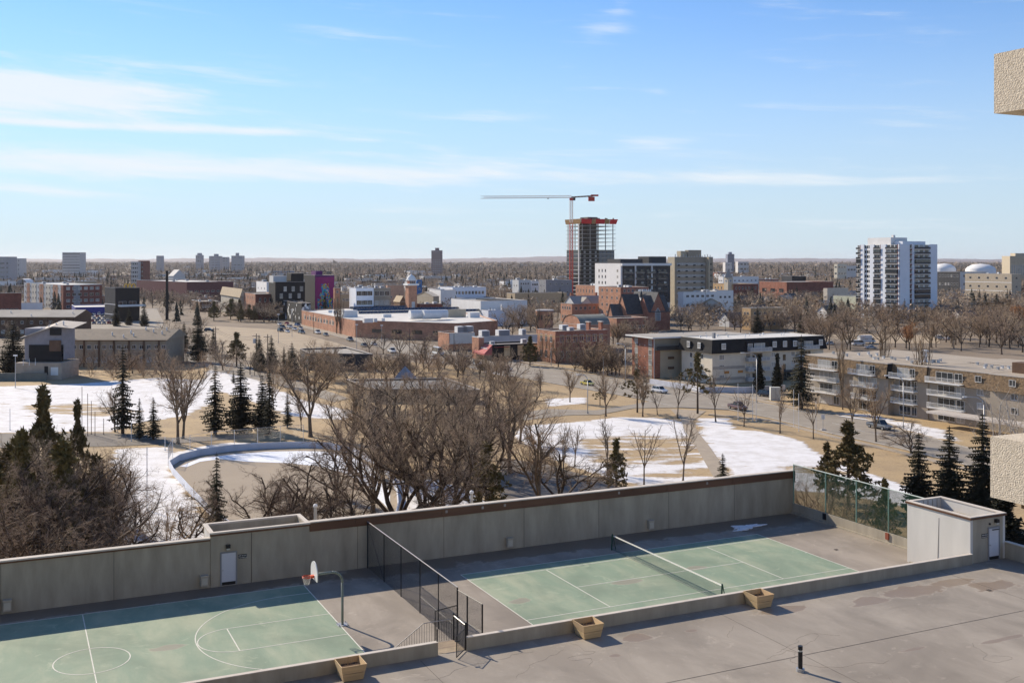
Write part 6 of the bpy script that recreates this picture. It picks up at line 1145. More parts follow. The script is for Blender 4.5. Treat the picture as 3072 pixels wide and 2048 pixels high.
jl = (1714 - 1442) * cs; jib = lattice('jib', (0, 0, zh), (-jl, 0, zh - .5), .8, .9, 2.8, CRW, .12, True); cj = (1765 - 1714) * cs; lattice('counter_jib', (0, 0, zh - .5), (cj + 4, 0, zh + .6), .9, .35, 2.5, mat('dark_crane_steel', (.12, .06, .05)), .14)
MB().box(cj, cj + 5, -.9, .9, zh - 3.6, zh - .2, CRD).build('counterweight', cr); MB().box(cj + 2, cj + 8, -1, 1, zh + .3, zh + 1.6, CRD).build('winch_house', cr); MB().box(-1.4, 1.4, -1.4, 1.4, zh - 3, zh - 1.2, CRD).build('slewing_ring', cr); MB().box(1.5, 3.2, -.8, .8, zh - 3, zh - .9, DGREY).build('cab', cr); MB().box(-jl * .25 - 1, -jl * .25, -.6, .6, zh - 1.9, zh - 1.2, DGREY).build('trolley', cr)
simple('tall red brick block in front of the white-ended mid-rise', 1862, 972, 862, 1796, 1946, BRICK_O, ROOF_G, right=BRICK, L=(4, 5), R=(6, 5), wz=1.4, hz=1.6, ac=3)
simple('long white flat-roofed shed at the foot of the beige slab tower', 2050, 956, 876, 2034, 2150, WHITE, ROOF_W, R=(6, 3), wz=2, hz=1.4, ac=4)
simple('white boxy store between the slab tower and the clock tower', 2150, 952, 872, 2128, 2200, WHITE, ROOF_W, R=(3, 2), ac=1)
# clock tower building
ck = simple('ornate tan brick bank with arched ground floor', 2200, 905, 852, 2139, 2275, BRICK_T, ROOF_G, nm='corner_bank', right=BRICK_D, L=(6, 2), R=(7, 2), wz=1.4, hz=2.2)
ct2 = B('clock_tower', 'pale square clock tower with steep pointed roof near the beige slab tower', 2184, 905, 833, 2172, 2199, mat('pale_stone', (.5, .44, .34)), ROOF_D, par=0, cat='clock tower', foot=False); MB().lathe([(ct2.w * .82, 0), (0, 26 * ct2.C[1] / F)], (ct2.w / 2, ct2.d / 2, ct2.h + .15), 4, mat('pale_slate', (.3, .28, .25))).build('spire', ct2.root, None)
for face in 'LR':
    b = MB(); L_ = ct2.w if face == 'R' else ct2.d; b.tube((0, -.12, 0), (0, -.02, 0), L_ * .26, None, 20, FRAME_W); b.tube((0, -.2, 0), (0, -.13, 0), L_ * .2, None, 20, mat('clock_glass', (.25, .27, .3))); b.bar((0, -.22, 0), (0, -.22, L_ * .17), .12, FRAME_D); b.bar((0, -.22, 0), (L_ * .12, -.22, .2), .12, FRAME_D); b.build('clock_face', ct2.root, (L_ / 2, 0, ct2.h - 2.6) if face == 'R' else (0, L_ / 2, ct2.h - 2.6), 0 if face == 'R' else -math.pi / 2)
# brick tower with white dome
bt_ = B('bell_tower', 'slender brick tower with white dome, balcony ring and flagpole', 1226, 965, 857, 1216, 1251, BRICK_O, ROOF_G, par=0, cat='tower', right=BRICK_O); s4 = bt_.C[1] / F; w, d, h = bt_.w, bt_.d, bt_.h; m_ = (w / 2, d / 2)
MB().box(-.9, w + .9, -.9, d + .9, h + .13, h + 1.1, FRAME_W).build('cornice', bt_.root); MB().box(.8, w - .8, .8, d - .8, h + 1.1, h + 15 * s4, BRICK).build('belfry', bt_.root); MB().box(.1, w - .1, .1, d - .1, h + 15 * s4, h + 17 * s4, FRAME_W).build('cornice', bt_.root)
rr = w * .52; MB().lathe([(rr * 1.1, 0), (rr, 2 * s4), (rr * .9, 7 * s4), (rr * .6, 12 * s4), (rr * .2, 16 * s4), (.1, 17 * s4)], (w / 2, d / 2, h + 17 * s4), 16, FRAME_W).build('dome', bt_.root, smooth=True); MB().tube((w / 2, d / 2, h + 33 * s4), (w / 2, d / 2, h + 58 * s4), .12, .06, 6, METAL).build('flagpole', bt_.root)
b = MB(); b.face([(w / 2, d / 2, h + 57 * s4), (w / 2 - 1.8, d / 2, h + 56 * s4), (w / 2 - 1.8, d / 2, h + 52 * s4), (w / 2, d / 2, h + 53 * s4)], mat('pale_flag', (.6, .45, .4))); b.build('flag', bt_.root)
for k in range(3): ob('window', win_mesh(.7, 2.2, FRAME_W, GLASS, 0), bt_.root, (1.4 + k * (w - 2.8) / 2, .78, h + 1.1 + 5 * s4))
ob('window', win_mesh(2, 4, FRAME_W, mat('pale_louvre', (.5, .5, .5)), 0), bt_.root, (w * .5, -.01, h - 13)) if False else ob('window', win_mesh(1.8, 4, FRAME_W, mat('pale_louvre', (.5, .5, .5)), 0), bt_.root, (w * .55, -.03, 9))
# black hotel and mural building
HB = BLACK
h1 = simple('black-painted hotel block with three rows of pale windows', 826, 960, 846, 806, 915, HB, ROOF_G, nm='black_hotel', right=HB)
for j, xs in enumerate(((.2, .48, .78), (.33, .62, .93)[0:3], (.2, .48, .78), (.33, .62, .9))):
    for k, x in enumerate((.33, .6, .88) if j % 2 == 0 else (.2, .5, .8)): h1.win('R', h1.w * x, h1.h - 4 - j * 4.0, 1.7, 2.8, fm=mat('pale_hotel_frame', (.55, .52, .45)), gm=GLASS_C, mull=1)
h1.box('penthouse', .0, .45, .3, .9, h1.zr, h1.zr + 4, LGREY, ROOF_G); h1.box('penthouse', .55, .98, .1, .7, h1.zr, h1.zr + 5.4, BLACK, ROOF_G)
h2 = simple('tall black block carrying the colourful mural wall', 945, 955, 826, 912, 1003, HB, ROOF_G, nm='mural_block', right=mat('violet_wall', (.1, .015, .12), var=.3, scale=.3)); h2.box('stair_head', .15, .5, .2, .6, h2.zr, h2.zr + 3, mat('violet_wall', (.1, .015, .12)))
def mural():
    r_ = random.Random(11); w, h = h2.w - .4, h2.h - 1.5; b = MB(); cols = [mat('mural_' + n, c, var=.1) for n, c in (('magenta', (.25, .02, .13)), ('violet', (.1, .02, .14)), ('blue', (.02, .12, .4)), ('cyan', (.05, .35, .45)), ('green', (.05, .25, .06)), ('yellow', (.5, .38, .04)), ('orange', (.5, .15, .03)), ('red', (.4, .03, .04)), ('pale', (.5, .45, .45)))]
    m = MB(); m.face([(.2, -.02, .5), (.2 + w, -.02, .5), (.2 + w, -.02, .5 + h), (.2, -.02, .5 + h)], cols[0]); m.build('mural_panel', h2.root); nx, ny = 12, 22; P = [[(.2 + w * .12 + w * .8 * i / nx + r_.uniform(-.5, .5) * w / nx * (0 < i < nx), .5 + h * .02 + h * .82 * j / ny + r_.uniform(-.4, .4) * h / ny) for i in range(nx + 1)] for j in range(ny + 1)]
    for j in range(ny):
        wd = (.5 if j < 4 else 1.0 if j < 12 else .62 if j < 16 else .45)
        for i in range(nx):
            if abs((i + .5) / nx - .5) * 2 > wd: continue
            a, c, d, e = P[j][i], P[j][i + 1], P[j + 1][i + 1], P[j + 1][i]; k = r_.choice((2, 3, 4, 5, 6, 7, 8, 2, 3)) if j > 5 else r_.choice((4, 5, 2, 8, 6))
            b.face([(p[0], -.035, p[1]) for p in (a, c, d)], cols[k]); b.face([(p[0], -.035, p[1]) for p in (a, d, e)], cols[r_.choice((k, 2, 5, 3))])
    b.build('mural_facets', h2.root)['kind'] = 'stuff'
mural()
h3 = simple('low building painted with large black and white shapes', 905, 972, 910, 850, 932, BLACK, ROOF_G, nm='painted_shop'); r_ = random.Random(3)
for k in range(26):
    x, z = r_.uniform(.05, .95) * h3.w, r_.uniform(.1, .9) * h3.h; s = r_.uniform(.5, 1.6); b = MB(); n = 7; b.face([(min(h3.w, max(0, x + s * math.cos(6.28 * q / n) * r_.uniform(.3, 1))), -.02 - k * .001, min(h3.h, max(0, z + s * 1.3 * math.sin(6.28 * q / n) * r_.uniform(.4, 1)))) for q in range(n)], FRAME_W if k % 3 else GREY); b.build('painted_shape', h3.root)
for k in range(22):
    y, z = r_.uniform(.05, .95) * h3.d, r_.uniform(.1, .9) * h3.h; s = r_.uniform(.8, 2.2); n = 7; b = MB(); b.face([(-.02 - k * .001, min(h3.d, max(0, y + s * math.cos(6.28 * q / n) * r_.uniform(.3, 1))), min(h3.h, max(0, z + s * math.sin(6.28 * q / n) * r_.uniform(.4, 1)))) for q in range(n)][::-1], FRAME_W if k % 3 else GREY); b.build('painted_shape', h3.root)
# old town blocks round the hotel
ob_ = simple('old pale three-storey building with brown hipped roof', 722, 950, 889, 663, 729, mat('weathered_cream', (.42, .38, .31), var=.2, scale=.5), ROOF_B, nm='old_town_house', L=(9, 3), wz=.9, hz=1.5, gm=GLASS_C)
gable(ob_.root, -.3, ob_.w + .3, -.3, ob_.d + .3, ob_.h + .12, 4.2, ROOF_TAN, CREAM, 'y')
simple('orange-red brick shop row with tall narrow windows left of the hotel', 766, 958, 882, 728, 840, BRICK_O, ROOF_G, right=BRICK_D, L=(7, 3), R=(4, 2), wz=1.0, hz=2.2, gm=GLASS)
simple('white stacked-box building behind the black hotel', 800, 930, 846, 769, 815, WHITE, ROOF_W, ac=2, L=(3, 2))
simple('narrow brown brick building at the right edge of the mural', 1004, 962, 864, 1000, 1020, BRICK_O, ROOF_G, R=(2, 4), wz=.9)
cr1 = simple('three-storey pale grey school building with grouped white windows', 1068, 965, 864, 1048, 1121, WHITEB, ROOF_W, nm='grey_school', right=WHITEB, ac=3)
for j in range(3):
    for k in range(3): cr1.win('R', cr1.w * (.18 + .3 * k), cr1.h - 3 - j * 5.2, 3.0, 2.6, mull=2, gm=GLASS)
cr2 = simple('tan right wing of the pale grey school building', 1121, 962, 864.5, 1119, 1172, BEIGE2, ROOF_W, nm='grey_school', ac=2)
for j in range(2):
    for k in range(3): cr2.win('R', cr2.w * (.18 + .3 * k), cr2.h - 3 - j * 5.2, 2.6, 2.6, mull=2, gm=(GLASS, GLASS_C)[j])
simple('low tan wing with tall panels left of the pale grey school', 1022, 955, 882, 1018, 1068, TANW, ROOF_G, R=(8, 2), wz=1.2)
simple('orange plaster block behind the pale grey school', 1162, 930, 856, 1158, 1212, mat('orange_plaster', (.5, .3, .2)), ROOF_W, R=(3, 1))
blu = simple('narrow blue glass stair tower behind the domed brick tower', 1251, 930, 839, 1249, 1266, mat('blue_panel', (.03, .12, .3), var=.3, scale=.3), ROOF_G, nm='blue_tower', R=(2, 5), fm=FRAME_W, gm=GLASS_B)
g1 = simple('tan gabled hall right of the domed brick tower', 1300, 945, 890, 1251, 1317, BEIGE2, ROOF_G, nm='gabled_hall'); gable(g1.root, 0, g1.w, 0, g1.d, g1.h + .13, 2.5, ROOF_G, BEIGE2, 'x')
simple('low dark brick wing at the foot of the domed tower', 1262, 965, 912, 1251, 1326, BRICK_D, ROOF_W, R=(4, 1), ac=2, vents=3)
g2_ = simple('low brown gabled hall left of the domed brick tower', 1200, 960, 905, 1181, 1218, BROWN, ROOF_TAN, nm='gabled_hall'); gable(g2_.root, 0, g2_.w, 0, g2_.d, g2_.h + .13, 3, ROOF_TAN, BROWN, 'y')
simple('white cubic workshop left of the long white flat-roofed store', 1322, 940, 870, 1288, 1368, WHITE, ROOF_W, vents=3)
simple('long white flat-roofed store with dark shop windows', 1358, 930, 862, 1320, 1458, WHITEB, ROOF_W, R=(9, 2), wz=3, hz=2.2, ac=5)
simple('grey metal roofed shed between the white store and the white hall', 1400, 935, 895, 1338, 1500, GREY, mat('ribbed_grey_roof', (.2, .2, .21), var=.1, scale=.8))
for i, a in enumerate(((1556, 910, 840, 1537, 1592, LGREY), (1592, 908, 843, 1588, 1618, WHITE), (1638, 915, 840, 1616, 1716, GREY))): simple(('grey and white townhouse at the left of the modern row', 'white middle townhouse of the modern row', 'dark blue-grey townhouse block at the right of the modern row')[i], *a, ROOF_W, nm='modern_townhouse', L=(2, 2), R=(4, 3), wz=1.3, hz=1.6, ac=2)
simple('long low pale-roofed shed in front of the modern townhouse row', 1545, 935, 880, 1520, 1700, TANW, ROOF_W, R=(6, 1), wz=2.5)
simple('orange brick warehouse with a row of arched windows below the unfinished tower', 1812, 930, 858, 1727, 1862, BRICK_O, ROOF_W, right=BRICK_D, L=(9, 2), wz=1.0, hz=2.6, gm=GLASS, ac=4)
ih = simple('red brick hall with grey multi-hipped roof and chimneys', 1716, 965, 912, 1682, 1835, BRICK_O, ROOF_G, nm='hipped_hall', L=(4, 2), R=(8, 2), hz=1.8); gable(ih.root, 2, ih.w - 2, 1, ih.d - 1, ih.h + .1, 4, ROOF_G, LGREY, 'x'); gable(ih.root, 6, ih.w * .5, .0, ih.d, ih.h + .15, 3.4, ROOF_G, LGREY, 'y', name='cross_roof', wall_name='cross_gable')
for fx in (.12, .75): ih.box('chimney', fx, fx + .04, .5, .6, ih.h, ih.h + 6, BRICK)
simple('brick chimneyed house between the barrel hall and the church', 1810, 985, 948, 1790, 1860, BRICK_O, ROOF_G, L=(2, 2), R=(4, 1), ac=1, nm='brick_house')
lc = simple('low grey-roofed church hall left of the brick church', 1850, 1010, 955, 1800, 1945, BRICK_O, ROOF_G, nm='church_hall', R=(6, 1), right=BRICK)
tn_ = simple('house with broad tan shingle roof right of the church', 2104, 955, 914, 2042, 2164, LGREY, ROOF_TAN, nm='tan_roof_house', R=(4, 1)); gable(tn_.root, 0, tn_.w, 0, tn_.d, tn_.h, 3.4, ROOF_TAN, LGREY, 'y', .8); tn_.box('chimney', .9, .99, .7, .8, tn_.h, tn_.h + 6, BRICK)
simple('white low-roofed clinic behind the clock tower', 2170, 880, 830, 2155, 2276, WHITE, ROOF_W, R=(8, 2), L=(2, 2), wz=2, hz=1.3, ac=4)
simple('brick arcade building with three dark arches', 2360, 900, 846, 2278, 2500, BRICK, ROOF_W, nm='arcade', L=(3, 1), wz=6, hz=3.2, gm=GLASS, right=BRICK_D, fm=BRICK_D)
simple('black box building above the brick arcade', 2376, 880, 829, 2345, 2418, DGREY, ROOF_G, right=BLACK, L=(3, 1))
ty = simple('yellow-tan brick apartment house behind the mansard block', 2252, 990, 925, 2226, 2350, BRICK_T, ROOF_W, R=(6, 2), L=(2, 2), wz=1.5, nm='walk_up_block', vents=6)
simple('pale green apartment house with glazed corner below the white tower', 2582, 945, 890, 2500, 2660, mat('pale_green_render', (.42, .43, .33)), ROOF_W, right=mat('dull_green_render', (.2, .24, .2)), R=(4, 2), L=(2, 1), wz=1.8, nm='walk_up_block')  # street face repeats the green darker, its shade mixed into the colour
simple('cream infill house below the arcade building', 2482, 920, 865, 2470, 2545, mat('faded_cream', (.5, .45, .37)), ROOF_G, R=(3, 1), L=(2, 1), nm='cream_house')
simple('white civic building with stepped roof at the horizon left of the white tower', 2512, 850, 792, 2502, 2540, mat('warm_white_stone', (.55, .5, .4)), ROOF_W, L=(2, 3), R=(3, 3), wz=4, hz=3, foot=False); simple('grey wing of the civic building at the horizon', 2540, 848, 797, 2538, 2570, LGREY, ROOF_G, R=(3, 2), wz=4, hz=3, foot=False)
rb1 = simple('long beige four-storey block with punched windows at the right', 3035, 900, 822, 2895, 3064, mat('pale_tan_render', (.42, .35, .26)), ROOF_G, L=(5, 3), R=(1, 3), wz=2.4, hz=2, ac=2, nm='apartment_block'); [rb1.band(z, z + .5, FRAME_W, 'L') for z in (rb1.h * .33, rb1.h * .66)]
simple('dark and pale striped apartment row right of the white tower', 2880, 890, 816, 2812, 2960, DGREY, ROOF_W, L=(7, 3), R=(4, 3), wz=2, hz=2.4, right=LGREY, nm='apartment_block', alt=GLASS_C)
# left side
ml = simple('brick, grey and white four-storey apartment block at the left', 190, 930, 855, 72, 306, LGREY, ROOF_W, nm='apartment_block', right=GREY, cap=FRAME_W, ac=3, yaw=D2R(39))
for k, (a, c, m) in enumerate(((.0, .06, BRICK), (.13, .24, BRICK_O), (.3, .42, CREAM), (.48, .58, BRICK_O), (.66, .78, CREAM), (.84, .92, BRICK_O))): ml.band(0, ml.h - .2, m, 'L', 'facade_bay', .12 + .01 * k, a, c)
for a, c in ((.0, .42), (.78, 1.0)): ml.band(0, ml.h - .2, BRICK_D, 'R', 'facade_bay', .12, a * .55, c if a else .26)
for j in range(4): ml.grid('L', 14, 1, 1.6, 1.9, 2.2 + j * ml.h / 4.1, 1, FRAME_W, GLASS, 1); ml.grid('R', 6, 1, 2.4, 2.0, 2.2 + j * ml.h / 4.1, 1, FRAME_W, GLASS_C if j % 2 else GLASS, 1)
for o in ml.root.children:
    if o.name.startswith('window'):
        if abs(o.rotation_euler[2]) > .1: o.location[0] = -.2
        else: o.location[1] = -.15
fb = simple('black modern restaurant with projecting white-edged canopy', 346, 965, 864, 314, 419, DGREY, ROOF_G, nm='black_restaurant', right=BLACK, R=(2, 1), wz=5, hz=3, yaw=D2R(39)); fb.box('canopy', .1, 1.1, -.3, -.02, fb.h * .45, fb.h * .5, FRAME_W); fb.band(fb.h * .5, fb.h * .52, FRAME_W, 'L'); fb.band(fb.h * .2, fb.h * .22, FRAME_W, 'L')
ARY = mat('yellow_arch', (.7, .42, .03)); 
for k in range(3):
    b = MB(); pts = [(1.0 * math.cos(t), 0, 2.2 * math.sin(t)) for t in [math.pi * q / 10 for q in range(11)]]; b.path(pts, .22, ARY, 6); b.build('yellow_arch', fb.root, (fb.w * .45 + k * 2.1, .5, fb.h + .1))
simple('low brick shop at the far left edge', -20, 985, 880, -90, 64, BRICK_D, ROOF_W, R=(5, 1), wz=2.6, cap=CAP)
simple('flat white-roofed strip building at the left edge', -60, 975, 911, -140, 128, WHITE, ROOF_W, foot=True)
bs2 = simple('blue-striped car dealership behind its parked cars', 226, 945, 922, 215, 330, mat('dealership_blue', (.03, .04, .22)), ROOF_W, nm='dealership', cap=FRAME_W)
# townhouses at the left
def pitched(lb, uc, vb, ve, uL, uR, wall, rm, rise, nm='townhouse_row', axis='x', R=None, L=None, over=.5):
    b_ = B(nm, lb, uc, vb, ve, uL, uR, wall, rm, par=.0, cap=rm); gable(b_.root, 0, b_.w, 0, b_.d, b_.h, rise, rm, wall, axis, over)
    for face, g in (('L', L), ('R', R)):
        if g: b_.grid(face, g[0], g[1], 1.4, 1.3, b_.h / g[1] * .5, b_.h / g[1], FRAME_W, GLASS, 1)
    return b_
def townrow(lb, u0, u1, ve, vr, vb, wall, rm, posts=6, vents=6, seed=1):
    """row whose eave and ridge run level across the view"""
    x0, y0, _ = G(u0, vb); h = (vb - ve) * y0 / F; x1 = (u1 - CX) / F * y0; L_ = x1 - x0; t = thing('townhouse_row', lb, 'townhouses', (x0, y0, 0), 0); FOOT.append((x0, y0, 0, L_, 14))
    rise = 2.6; dp = 0.1
    for _ in range(60):
        if V0 + F * (HC - h - rise) / (y0 + dp) <= vr: break
        dp += .2
    MB().box(0, L_, 0, dp * 1.6, 0, h, wall).build('wall', t); m = MB(); P = [(-.6, -.6, h - .2), (L_ + .6, -.6, h - .2), (L_ + .6, dp, h + rise), (-.6, dp, h + rise)]; m.face(P, rm); m.face([P[3], P[2], (L_ + .6, dp * 1.7, h), (-.6, dp * 1.7, h)], rm); m.face([(P[0][0], P[0][1], P[0][2] - .2), (P[1][0], P[1][1], P[1][2] - .2), P[1], P[0]][::1], BROWN); m.face([P[1], (L_ + .6, dp * 1.7, h), P[2]], wall); m.build('roof', t)
    r_ = random.Random(seed)
    for k in range(posts): x = L_ * (k + .5) / posts; MB().box(x, x + .5, -.35, -.01, 0, h - .3, BROWN).build('party_wall', t)
    for k in range(posts * 2): x = L_ * (k + .25) / posts / 2 + .6; ob('window', win_mesh(1.3, 1.3, FRAME_W, GLASS, 1), t, (x + .6, -.01, h * .72)); ob('window', win_mesh(1.6, 1.6, FRAME_W, GLASS_C, 1), t, (x + .6, -.01, h * .25))
    for k in range(vents): x, q = r_.uniform(.05, .95) * L_, r_.uniform(.1, .9); b = MB(); y = -.6 + q * (dp + .6); z = h - .2 + q * (rise + .2); b.tube((x, y, z - .1), (x, y, z + .9), .2, None, 8, METAL_W); b.lathe([(0, .2), (.3, 0)], (x, y, z + .9), 8, METAL_W); b.build('roof_vent', t)
    return t
townrow('brown-roofed townhouse row with beige walls behind the bare hedge', 183, 497, 1018, 976, 1100, mat('beige_townhouse', (.33, .27, .2)), ROOF_B, 7, 9, 2)
townrow('grey-roofed townhouse row at the far left', -120, 222, 950, 920, 1010, BROWN, ROOF_G, 6, 6, 3)
gt_ = thing('townhouse', 'grey townhouse end with pale pitched roof and black recessed balcony', 'townhouse', G(74, 1135), 0); s = gt_.location[1] / F; q = lambda n: n * s; FOOT.append((gt_.location[0], gt_.location[1], 0, q(120), 10)); ZW = lambda v: (1135 - v) * s
MB().box(0, q(112), 0, 9, ZW(1080), ZW(985), mat('lilac_grey_siding', (.26, .25, .27))).build('upper_wall', gt_); MB().box(q(14), q(112), -.3, 1, ZW(1083), ZW(1034), BLACK).build('recess', gt_); MB().box(q(78), q(112), -.6, -.31, ZW(1005), ZW(985), BLACK).build('recess', gt_); MB().box(q(78), q(112), -1.0, -.61, ZW(1052), ZW(1020), BROWN).build('balcony', gt_); MB().box(q(-14), q(124), -3, 9, 0, ZW(1085), mat('beige_garage_wall', (.4, .33, .26))).build('garage_wall', gt_)  # both recesses are solid black boxes, their inner shade put into the colour
m = MB(); PR_ = mat('pale_standing_roof', (.5, .44, .37)); m.face([(q(-8), -1.2, ZW(1012)), (q(88), -1.2, ZW(978)), (q(74), 9, ZW(966)), (q(-4), 9, ZW(996))], PR_); m.face([(q(88), -1.2, ZW(978)), (q(150), -1.2, ZW(984)), (q(150), 9, ZW(972)), (q(74), 9, ZW(966))], PR_); m.face([(q(-8), -1.2, ZW(1014)), (q(88), -1.2, ZW(980)), (q(88), -1.2, ZW(978)), (q(-8), -1.2, ZW(1012))], PR_); m.face([(0, -.05, ZW(1032)), (q(112), -.05, ZW(1032)), (q(112), -.05, ZW(985)), (q(88), -.05, ZW(982)), (0, -.05, ZW(1010))], mat('lilac_grey_siding', (.26,) * 3)); m.build('roof', gt_)
for u0, u1, v0, v1, m in ((147, 158, 1095, 1121, BLACK), (166, 188, 1098, 1122, FRAME_W)): MB().box(q(u0 - 74), q(u1 - 74), -3.06, -3.01, ZW(v1), ZW(v0), m).build('garage_door', gt_)
for k in range(5): b = MB(); x = q(20 + 22 * k); b.tube((x, 2, ZW(1000 - 6 * k)), (x, 2, ZW(988 - 6 * k)), .2, None, 8, METAL_W); b.build('roof_vent', gt_)
for k in range(3): MB().tube((q(12 + 18 * k), -3.4, ZW(1092)), (q(12 + 18 * k), -3.4, ZW(1070)), .12, .03, 6, METAL_W).build('garden_light', gt_)
gz = thing('garden_wall', 'long low grey wall with small peaked gateway at the left edge of the field', 'wall', G(-120, 1142), 0); MB().box(0, (260) * G(0, 1142)[1] / F, 0, .3, 0, 2.2, mat('grey_green_wall', (.16, .17, .15))).build('wall_face', gz)
# quonset and others far left
qd = thing('quonset_hut', 'white arched dome shelter at the far left', 'shelter', G(43, 868), 0); s = qd.location[1] / F; m = MB(); n = 10
for k in range(n):
    t0, t1 = math.pi * k / n, math.pi * (k + 1) / n; R_ = 21 * s; m.face([(R_ - R_ * math.cos(t0), 0, 1.5 * R_ * math.sin(t0)), (R_ - R_ * math.cos(t0), 20, 1.5 * R_ * math.sin(t0)), (R_ - R_ * math.cos(t1), 20, 1.5 * R_ * math.sin(t1)), (R_ - R_ * math.cos(t1), 0, 1.5 * R_ * math.sin(t1))], WHITE)
m.face([(R_ - R_ * math.cos(math.pi * k / n), .5, 1.45 * R_ * math.sin(math.pi * k / n)) for k in range(n + 1)], GREY); m.build('shell', qd)
# ---- far towers on the horizon
def far(lb, u0, u1, vt, y, wall, rows, cols, nm='distant_tower', d=25, fm=None, ph=None, **k):
    x0 = (u0 - CX) / F * y; w = (u1 - u0) / F * y; h = HC + (V0 - vt) / F * y; t = thing(nm, lb, 'building', (x0, y, 0), 0); MB().box(0, w, 0, d, 0, h, wall, ROOF_G).build('wall', t)
    for j in range(rows): z = h - (j + .7) * h / rows * .95; MB().box(w * .03, w * .97, -.15, -.01, z, z + h / rows * .35, GLASS if k.get('dark') else GLASS_C).build('window_band', t)
    for i in range(cols): x = w * (i + .5) / cols; MB().box(x - w / cols * .14, x + w / cols * .14, -.4, -.16, 0, h - 1, wall).build('pilaster', t)
    if ph: MB().box(w * ph[0], w * ph[1], d * .2, d * .8, h, h + ph[2], wall).build('penthouse', t)
    return t
HZ = mat('distant_grey_concrete', (.36, .35, .36)); HZB = mat('distant_brown_concrete', (.27, .2, .19)); HZU = mat('distant_blue_concrete', (.2, .22, .28)); HZW = mat('distant_pale_concrete', (.5, .48, .46))
far('wide striped office slab on the far left skyline', 187, 241, 757, 1900, HZW, 9, 0); far('brown ribbed tower alone on the skyline left of the crane', 1294, 1325, 751, 2100, HZB, 12, 5, ph=(.35, .7, 5)); far('bluish tower on the skyline between the beige slab and the white tower', 2183, 2203, 762, 2600, HZU, 14, 4, ph=(.3, .7, 5), dark=True)
far('ribbed beige tower at the right end of the skyline', 3030, 3090, 768, 1500, BEIGE, 1, 9, ph=(.35, .9, 4)); far('small block on the skyline right of the striped slab', 469, 483, 767, 2900, HZ, 4, 2); far('tiny pale tower on the skyline', 587, 604, 765, 3200, HZ, 4, 2, ph=(.2, .8, 6)); far('left one of two square apartment slabs on the skyline', 627, 660, 768, 3000, HZ, 6, 3, ph=(.4, .7, 6)); far('low middle block between the two square slabs on the skyline', 662, 682, 771, 3300, HZ, 5, 2); far('right one of two square apartment slabs on the skyline', 694, 727, 767, 3000, HZ, 6, 3, ph=(.35, .55, 8))
far('pale ten-storey block in the trees left of the skyline slabs', 393, 414, 785, 1300, HZW, 6, 3, dark=True); far('brown brick block beside the pale one in the left trees', 415, 429, 782, 1310, BRICK_D, 6, 2); far('tall pale block cut by the left edge on the skyline', -30, 26, 770, 1500, HZ, 6, 3); far('white block behind the one at the left edge of the skyline', 28, 58, 775, 1700, HZW, 5, 3)
far('low white block at the foot of the bluish tower', 2176, 2196, 787, 2100, HZW, 3, 2); far('low white block right of the bluish tower', 2214, 2246, 785, 2200, HZW, 3, 3, dark=True)
for i, (u0, u1, v, y) in enumerate(((2812, 2880, 790, 1500), (2918, 3004, 791, 1450))):
    t = thing('domed_arena', ('flatter white dome roof', 'larger white dome roof')[i] + ' on the right skyline', 'dome', ((u0 - CX) / F * y, y, 0)); w = (u1 - u0) / F * y; h = HC - (v - V0) / F * y; MB().lathe([(w / 2, 0), (w / 2, h * .74), (w * .44, h * .84), (w * .27, h * .96), (0, h)], (w / 2, w / 2, 0), 28, WHITE).build('shell', t, smooth=True)
simple('long low maroon strip store with pale roof beyond the black chimney stack', 560, 905, 846, 410, 700, mat('maroon_wall', (.14, .05, .05), var=.2), ROOF_W, nm='strip_store', R=(8, 1), wz=3, ac=4, cap=FRAME_W, yaw=D2R(39))
simple('white box store with flat roof right of the black chimney stack', 545, 900, 862, 520, 592, WHITE, ROOF_W, nm='box_store', R=(4, 1), wz=2.4, ac=2, yaw=D2R(39))
hz_ = simple('tall gabled grey hall far behind the black chimney stack', 520, 870, 828, 505, 556, LGREY, ROOF_G, nm='gabled_hall', R=(3, 1), yaw=D2R(39), foot=False); gable(hz_.root, 0, hz_.w, 0, hz_.d, hz_.h + .1, 7, ROOF_W, LGREY, 'y')
simple('brown low strip of shops left of the old hipped-roof building', 600, 935, 905, 575, 655, BROWN, ROOF_T, nm='strip_store', R=(6, 1), wz=2.4, hz=2, ac=2, cap=FRAME_W, gm=GLASS_C)
simple('small red-walled shop beside the white box store', 600, 915, 893, 588, 640, BRICK, ROOF_W, nm='small_shop', R=(3, 1), wz=2, ac=1)
# ---------------------------------------------------------------- vehicles
CARC = {k: mat('car_paint_' + k, c, rough=.25, spec=.6, var=.03) for k, c in dict(white=(.7, .7, .69), black=(.02, .02, .022), silver=(.42, .43, .44), grey=(.14, .15, .16), red=(.3, .03, .03), brownred=(.13, .07, .06), yellow=(.6, .48, .08), blue=(.05, .09, .2)).items()}
CGL = glassmat('car_glass', (.015, .018, .02), .05); TYRE = mat('tyre_rubber', (.02, .02, .02)); RIM = mat('wheel_rim', (.35, .35, .36), metal=.6, rough=.4); LAMP = mat('headlamp_lens', (.6, .6, .58), rough=.1); TAIL = mat('tail_lamp', (.3, .02, .02), rough=.3)
CARP = dict(sedan=(4.6, 1.8, .28, .82, 1.42, (-.95, -.35, .55, 1.25)), suv=(4.7, 1.88, .32, 1.0, 1.72, (-2.05, -1.75, .45, 1.0)), pickup=(5.7, 1.98, .4, 1.1, 1.88, (-.7, -.45, .75, 1.25)), van=(5.2, 1.95, .3, 1.15, 2.1, (-2.45, -2.3, 1.3, 2.1)), bus=(7.6, 2.2, .4, 1.3, 2.9, (-3.7, -3.6, 2.3, 2.9)), truck=(7.5, 2.3, .5, 1.2, 2.3, (1.9, 1.95, 2.9, 3.2)))
CM = {}
